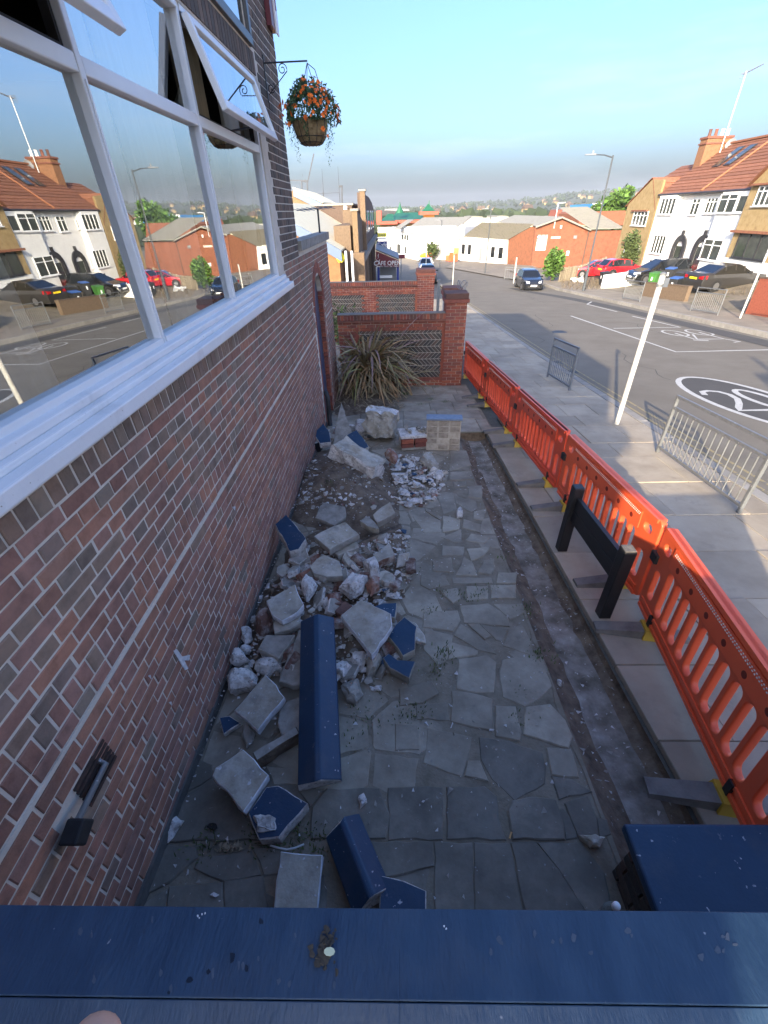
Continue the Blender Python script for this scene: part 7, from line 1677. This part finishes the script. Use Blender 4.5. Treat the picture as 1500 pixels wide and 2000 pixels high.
a = atY(676, 430, 39.5); MB().tube([(a.x, 39.5, a.z-1.2), (a.x, 39.5, atY(676, 402, 39.5).z)], [.17, .15], 10).build('flue', M['white'], g4)
# cafe canopy and signs
YC = 40.0; A, B = (-3, YC), (3, YC)
cf = thing('cafe_canopy', 'cafe lean-to with maroon sloping front reading CAFE OPEN below a blue Cafe sign', 'canopy', (-.5, YC, gz(YC)))
m = MB(); slabface(m, A, B, [(734, 521), (734, 490), (779, 509), (779, 522)], .12); m.build('front_panel', M['maroon'], cf)
a, b = atY(734, 489, YC), atY(779, 508, YC); m = MB(); u = Vector((0, 2.4, .25)); m.hexa([a, b, b+u, a+u, a+Vector((0, -.1, .1)), b+Vector((0, -.1, .1)), b+u+Vector((0, 0, .1)), a+u+Vector((0, 0, .1))]); m.build('roof', M['grey'], cf)
for px in (739, 777):
    a = atY(px, 522, YC+.1); MB().bb(a.x-.09, a.x+.09, YC+.12, YC+.3, gz(YC)-.1, a.z).build('post', M['signblue'], cf)
a, b = atY(742, 535, YC+2), atY(774, 535, YC+2); MB().bb(a.x, b.x, YC+2, YC+2.1, gz(YC), a.z+.75).build('back_panel', M['grey'], cf)
a = atY(752, 540, YC+.6); MB().bb(a.x-.5, a.x+.6, YC+.5, YC+.7, a.z-.1, a.z+.08).build('counter', M['white'], cf)
faceletters(cf, 'CAFE OPEN', A, B, 756.5, 514, .42, 'white'); faceletters(cf, 'Breakfast - Lunch - Tea - Coffee', A, B, 756.5, 519.8, .135, 'white')
cup = MB(); c0 = atY(738.5, 507, YC); cup.tube([c0+Vector((-.14+.28*t/6, -.1, -.12*math.sin(t/6*3.14))) for t in range(7)], .022, 5); cup.tube([c0+Vector((-.03, -.1, .08)), c0+Vector((.04, -.1, .18)), c0+Vector((0, -.1, .28)), c0+Vector((.06, -.1, .4))], .018, 5); cup.build('cup_emblem', M['white'], cf)
sgb = thing('cafe_sign', 'blue projecting sign with the word Cafe above the maroon canopy', 'sign', atY(746, 478, 43))
a, b = atY(737, 486, 43), atY(756, 471, 43); MB().bb(a.x, b.x, 43, 43.15, a.z, b.z).build('board', M['signblue'], sgb); faceletters(sgb, 'Café', (-3, 43), (3, 43), 746.5, 478.5, .48, 'white')
sgy = thing('yellow_sign', 'small yellow sign above the blue cafe sign', 'sign', atY(746, 460, 43.5))
a, b = atY(738, 463, 43.5), atY(755, 455, 43.5); MB().bb(a.x, b.x, 43.5, 43.6, a.z, b.z).build('board', M['signyellow'], sgy); a2, b2 = atY(738, 468, 43.5), atY(755, 464.5, 43.5); MB().bb(a2.x, b2.x, 43.52, 43.6, a2.z, b2.z).build('lower_board', M['white'], sgy)
faceletters(sgy, 'TAXIS', (-3, 43.5), (3, 43.5), 746.5, 459, .2, 'grey')
a, b = atY(776, 505, 52), atY(791, 497, 52); sgm = thing('shop_board', 'small maroon board beyond the cafe canopy', 'sign', a); MB().bb(a.x, b.x, 52, 52.1, a.z, b.z).build('board', M['maroon'], sgm); MB().tube([((a.x+b.x)/2, 52.05, gz(52)), ((a.x+b.x)/2, 52.05, a.z)], .05, 6).build('post', M['grey'], sgm)
# aerial on the wing of the pub
ae = thing('rooftop_aerial', 'wide television aerial on a dark pole standing on the pub wing coping', 'aerial', atX(627, 452, DX-.05))
b0 = Vector((DX-.05, 9.75, -.31)); zt = topz(DX-.05, 9.75, 622, 408); MB().tube([b0, (b0.x, b0.y, zt)], .018, 6).build('pole', M['iron'], ae)
em = MB()
p0, p1_ = atY(580, 411, 10.2), atY(648, 404, 9.3); bm2 = MB().tube([p0, p1_], .009, 5); bm2.build('boom', M['grey'], ae)
for k in range(7):
    c = p0.lerp(p1_, (k+.4)/7); em.tube([c+Vector((-.10, -.16, .02)), c+Vector((.10, .16, -.02))], .005, 4)
tag(em.build('elements', M['grey'], ae), kind='stuff')
# ================================================================ THE VALLEY
def big(name, label, cat, pix, Y, depth, m_, parent=None):
    g = parent or thing(name, label, cat, atY(*pix[0], Y)); m = MB(); slabface(m, (0, Y), (50, Y), pix, depth); m.build('body' if not parent else name, M[m_], g); return g
# pagoda restaurant
pg = big('wall', None, None, [(742, 448), (742, 434), (850, 433), (850, 448)], 150, 16, 'tan_render', thing('pagoda_restaurant', 'long restaurant with green glazed roofs, red eaves and a small pagoda tower', 'building', atY(795, 445, 150)))
def hip(parent, e0, e1, r0, r1, Y, D, m_, trim=True):
    a, b, c, d = atY(*e0, Y), atY(*e1, Y), atY(*r0, Y), atY(*r1, Y); c.y += D/2; d.y += D/2; zc = Vector((0, D, 0)); m = MB()
    n = 6; prev = None
    for k in range(n+1):
        t = k/n; s = t**.75; L0 = [a.lerp(c, t), b.lerp(d, t)]; zz = a.z+(c.z-a.z)*t**1.35
        r_ = [Vector((L0[0].x, L0[0].y, zz)), Vector((L0[1].x, L0[1].y, zz)), Vector((L0[1].x, a.y+D-(L0[1].y-a.y), zz)), Vector((L0[0].x, a.y+D-(L0[0].y-a.y), zz))]
        if prev:
            for i in range(4): m.quad(prev[i], prev[(i+1) % 4], r_[(i+1) % 4], r_[i])
        prev = r_
    m.build('roof', M[m_], parent)
    if trim: MB().bb(a.x-.6, b.x+.6, a.y-.6, a.y+D+.6, a.z-.8, a.z-.05).build('eaves', M['red_trim'], parent)
hip(pg, (757, 430), (846, 430), (773, 416), (818, 416), 148, 20, 'green_roof'); hip(pg, (740, 432), (772, 432), (757, 418), (768, 418), 146, 14, 'green_roof')
tw = atY(838, 420, 145); MB().bb(tw.x-1.5, tw.x+1.5, 145, 148, tw.z-.9, tw.z+.8).build('tower', M['gold'], pg)
hip(pg, (824, 413), (852, 412), (837, 398), (839, 398), 143.5, 6, 'green_roof'); hip(pg, (829, 428), (856, 427), (836, 423), (846, 423), 143, 7, 'red_trim', False)
a = atY(838, 400, 146.5); MB().tube([a, (a.x, a.y, atY(838, 391, 146.5).z)], [.2, .05], 6).build('spire', M['green_roof'], pg)
tz = atY(781, 416, 150); MB().lathe([(1.2, 0), (.3, 1.6), (.05, 2.6)], tz, 8).build('finial', M['green_roof'], pg)
big('red_block', 'dark red block at the left of the green roofed restaurant', 'building', [(735, 434), (735, 412), (745, 411), (745, 434)], 120, 8, 'red_trim')
wa = big('warehouse', 'long low cream roofed warehouse across the valley behind the workshops', 'warehouse', [(826, 444), (826, 434), (1000, 428), (1160, 423), (1160, 440), (1000, 444)], 125, 30, 'creamroof')
big('warehouse', 'red brick warehouse with parapet behind the grey workshop roof', 'warehouse', [(1130, 440), (1132, 418), (1140, 414), (1222, 411), (1222, 440)], 95, 12, 'brick_orange')
bw = big('clad_building', 'blue and white clad building above the red warehouse', 'building', [(1153, 418), (1156, 399), (1240, 394), (1240, 418)], 118, 14, 'bluewall')
for x in (1156, 1168, 1220, 1234): onface(bw, 'white_panel', (0, 118), (50, 118), (x, 397 if x < 1200 else 394, x+7, 413), 'white', .2)
rg = big('gabled_house', 'red gable with white side wall poking above the cream warehouse roof', 'building', [(1085, 425), (1091, 410), (1098, 409), (1098, 425)], 118, 6, 'brick_bright'); 
for k, (x0, x1, y0, y1, Y, m_) in enumerate(((920, 945, 422, 428, 190, 'asbestos'), (970, 995, 421, 428, 185, 'asbestos'), (1100, 1130, 404, 412, 260, 'galv'), (1118, 1150, 411, 420, 170, 'asbestos'), (750, 800, 407, 412, 330, 'grey'), (735, 775, 411, 420, 220, 'dark_frame'), (1225, 1260, 402, 412, 160, 'white_render'))):
    big('distant_shed', ('pale', 'grey', 'curved steel', 'low grey', 'long', 'dark', 'white')[k]+' industrial shed in the valley, number of bays unclear', 'shed', [(x0, y1), (x0+2, y0+1), ((x0+x1)/2, y0), (x1-2, y0+1), (x1, y1)], Y, 20, m_)
RX = [(-3000, 4), (-600, 6), (-66, 11), (214, 11), (376, 19), (535, 24), (724, 37), (911, 50), (1155, 56), (1600, 62), (2600, 66), (5000, 60)]
def ridge(x):
    for (a, za), (b, zb) in zip(RX, RX[1:]):
        if x <= b: return za+(zb-za)*(x-a)/(b-a)
    return 60
def terr(x, y):
    r_ = ridge(x*2500/max(y, 1200)); t = sst((y-700)/1800)
    return -8.2+(r_+8)*t*(1 if y < 2600 else max(.3, 1-(y-2600)/2500))+noise.noise((x*.004, y*.004, 2))*5*t+noise.noise((x*.012, y*.012, 5))*2*t
tmx = MB(); GX = [-2600+110*i for i in range(68)]; GY = [150+v for v in (0, 40, 90, 150, 220, 300, 400, 500, 620, 760, 900, 1050, 1200, 1350, 1500, 1650, 1800, 1950, 2100, 2250, 2400, 2550, 2800, 3200, 3700)]
vv = [(x, y, terr(x, y)) for y in GY for x in GX]; nx = len(GX)
tmx.add(vv, [(j*nx+i, j*nx+i+1, (j+1)*nx+i+1, (j+1)*nx+i) for j in range(len(GY)-1) for i in range(nx-1)])
struct('hills', tmx, M['hill'], smooth=True)
wdm = MB()
blobs = []
for k in range(14):
    v = [Vector((rd.gauss(0, 1), rd.gauss(0, 1), rd.gauss(0, .8))).normalized()*rd.uniform(.75, 1.1) for _ in range(14)]; t_ = MB().hull(v); blobs.append((t_.v, t_.f))
for k in range(5200):
    y = 175+1900*rd.random()**1.9 if k < 3600 else rd.uniform(1400, 2560); x = rd.uniform(-.35, 1.35)*y
    if noise.noise((x*.006, y*.006, 9)) < -.12 and y > 500: continue
    s = rd.uniform(2.6, 5.2)*(1 if y < 900 else 1.25); bv, bf = rd.choice(blobs); z = terr(x, y) if y > 160 else gz(y)
    if y < 260: s *= .62
    wdm.add([(x+v[0]*s, y+v[1]*s, z+s*.75+v[2]*s*1.05) for v in bv], bf)
tag(wdm.build('far_woodland', M['fartree'], None), 'distant dark woodland filling the valley and the hill', 'trees', None, 'stuff')
hm = MB(); hm.bb(-4, 4, -4, 4, 0, 5, 0); hm.prism([(-4.4, -4.4, 5), (-4.4, 4.4, 5), (-4.4, 0, 8.2)], [(4.4, -4.4, 5), (4.4, 4.4, 5), (4.4, 0, 8.2)], 1)
hme = hm.mesh('far_house_shape', [M['tan_render'], M['brick_brown']])
for k in range(46):
    y = rd.uniform(450, 1700); x = rd.uniform(.0, .62)*y
    o = link('distant_house', hme, None, (x, y, terr(x, y)+1.5), (0, 0, rd.uniform(0, 3.14))); s = rd.uniform(.8, 1.3); o.scale = (s, s, s); tag(o, 'tiny pale walled house among the trees across the valley', 'house', 'distant houses across the valley')
# cranes
def crane(label, mast, parts, Y):
    g = thing('tower_crane', label, 'crane', atY(*mast[0], Y), 0, 'tower cranes on the skyline')
    MB().bar(atY(*mast[0], Y), atY(*mast[1], Y), 1.4).build('mast', M['crane'], g)
    for k, (a, b, w_) in enumerate(parts): MB().bar(atY(*a, Y), atY(*b, Y), w_).build('jib' if k == 0 else 'counter_jib' if k == 1 else 'tie', M['crane'], g)
crane('luffing crane with raised jib at the left of the skyline', ((601, 386), (600, 352)), (((601, 356), (613, 300), 1.1), ((601, 354), (595, 352), 1.2), ((601, 352), (606, 335), .3)), 620)
crane('crane with long level jib just left of the luffing crane', ((591, 386), (589, 352)), (((596, 353), (566, 352), 1.0), ((589, 353), (598, 356), 1.2), ((592, 346), (590, 339), .4)), 640)
crane('small crane between the two lattice masts', ((633, 396), (631, 376)), (((616, 379), (633, 378), .8), ((633, 378), (662, 376), .5)), 700)
for px, yt, lab in ((629, 330, 'thin lattice mast standing left on the skyline'), (660, 325, 'thin lattice mast standing right on the skyline')):
    a, b = atY(px+4, 396, 500), atY(px, yt, 500); g = thing('lattice_mast', lab, 'mast', a); MB().tube([a, (a.x*.3+b.x*.7, 500, b.z)], [.45, .12], 5).build('mast', M['crane'], g)
a, b = atY(668, 396, 480), atY(668, 362, 480); g = thing('chimney_stack', 'slim tower beside the right hand lattice mast', 'tower', a); MB().bar(a, b, 1.3).build('shaft', M['crane'], g); MB().bb(a.x-1.6, a.x+1.6, 479, 481, b.z-1.5, b.z).build('head', M['crane'], g)
# things that stand behind the camera and throw the shadows seen on the road
ps = thing('pub_sign_post', 'tall pub sign post whose shadow falls across the road beside the twenty roundel', 'sign', (2.9, -4.6, gz(-4.6)))
MB().tube([(2.9, -4.6, gz(-4.6)), (2.9, -4.6, 3.6)], .07, 10).build('post', M['blackwood'], ps)
MB().bb(2.4, 3.9, -4.66, -4.54, 1.6, 2.9).build('board', M['maroon'], ps)
basket(-3.4, 1.29, 'black scrolled iron bracket at the near corner of the pub, behind the camera', 'hanging basket of orange flowers near the back corner of the pub, behind the camera', 8)

# ================================================================ THIN HAZE OVER THE VALLEY
hz = MB().bb(-2700, 5000, -60, 3800, -12, 90)
ho_ = hz.build('haze', [], None)
hm_ = bpy.data.materials.new('thin haze'); hm_.use_nodes = True; hn = hm_.node_tree.nodes; hn.clear()
pv_ = hn.new('ShaderNodeVolumePrincipled'); pv_.inputs['Color'].default_value = (.80, .88, 1, 1); pv_.inputs['Density'].default_value = .00016; ou = hn.new('ShaderNodeOutputMaterial'); hm_.node_tree.links.new(pv_.outputs[0], ou.inputs['Volume'])
ho_.data.materials.append(hm_); ho_['kind'] = 'stuff'
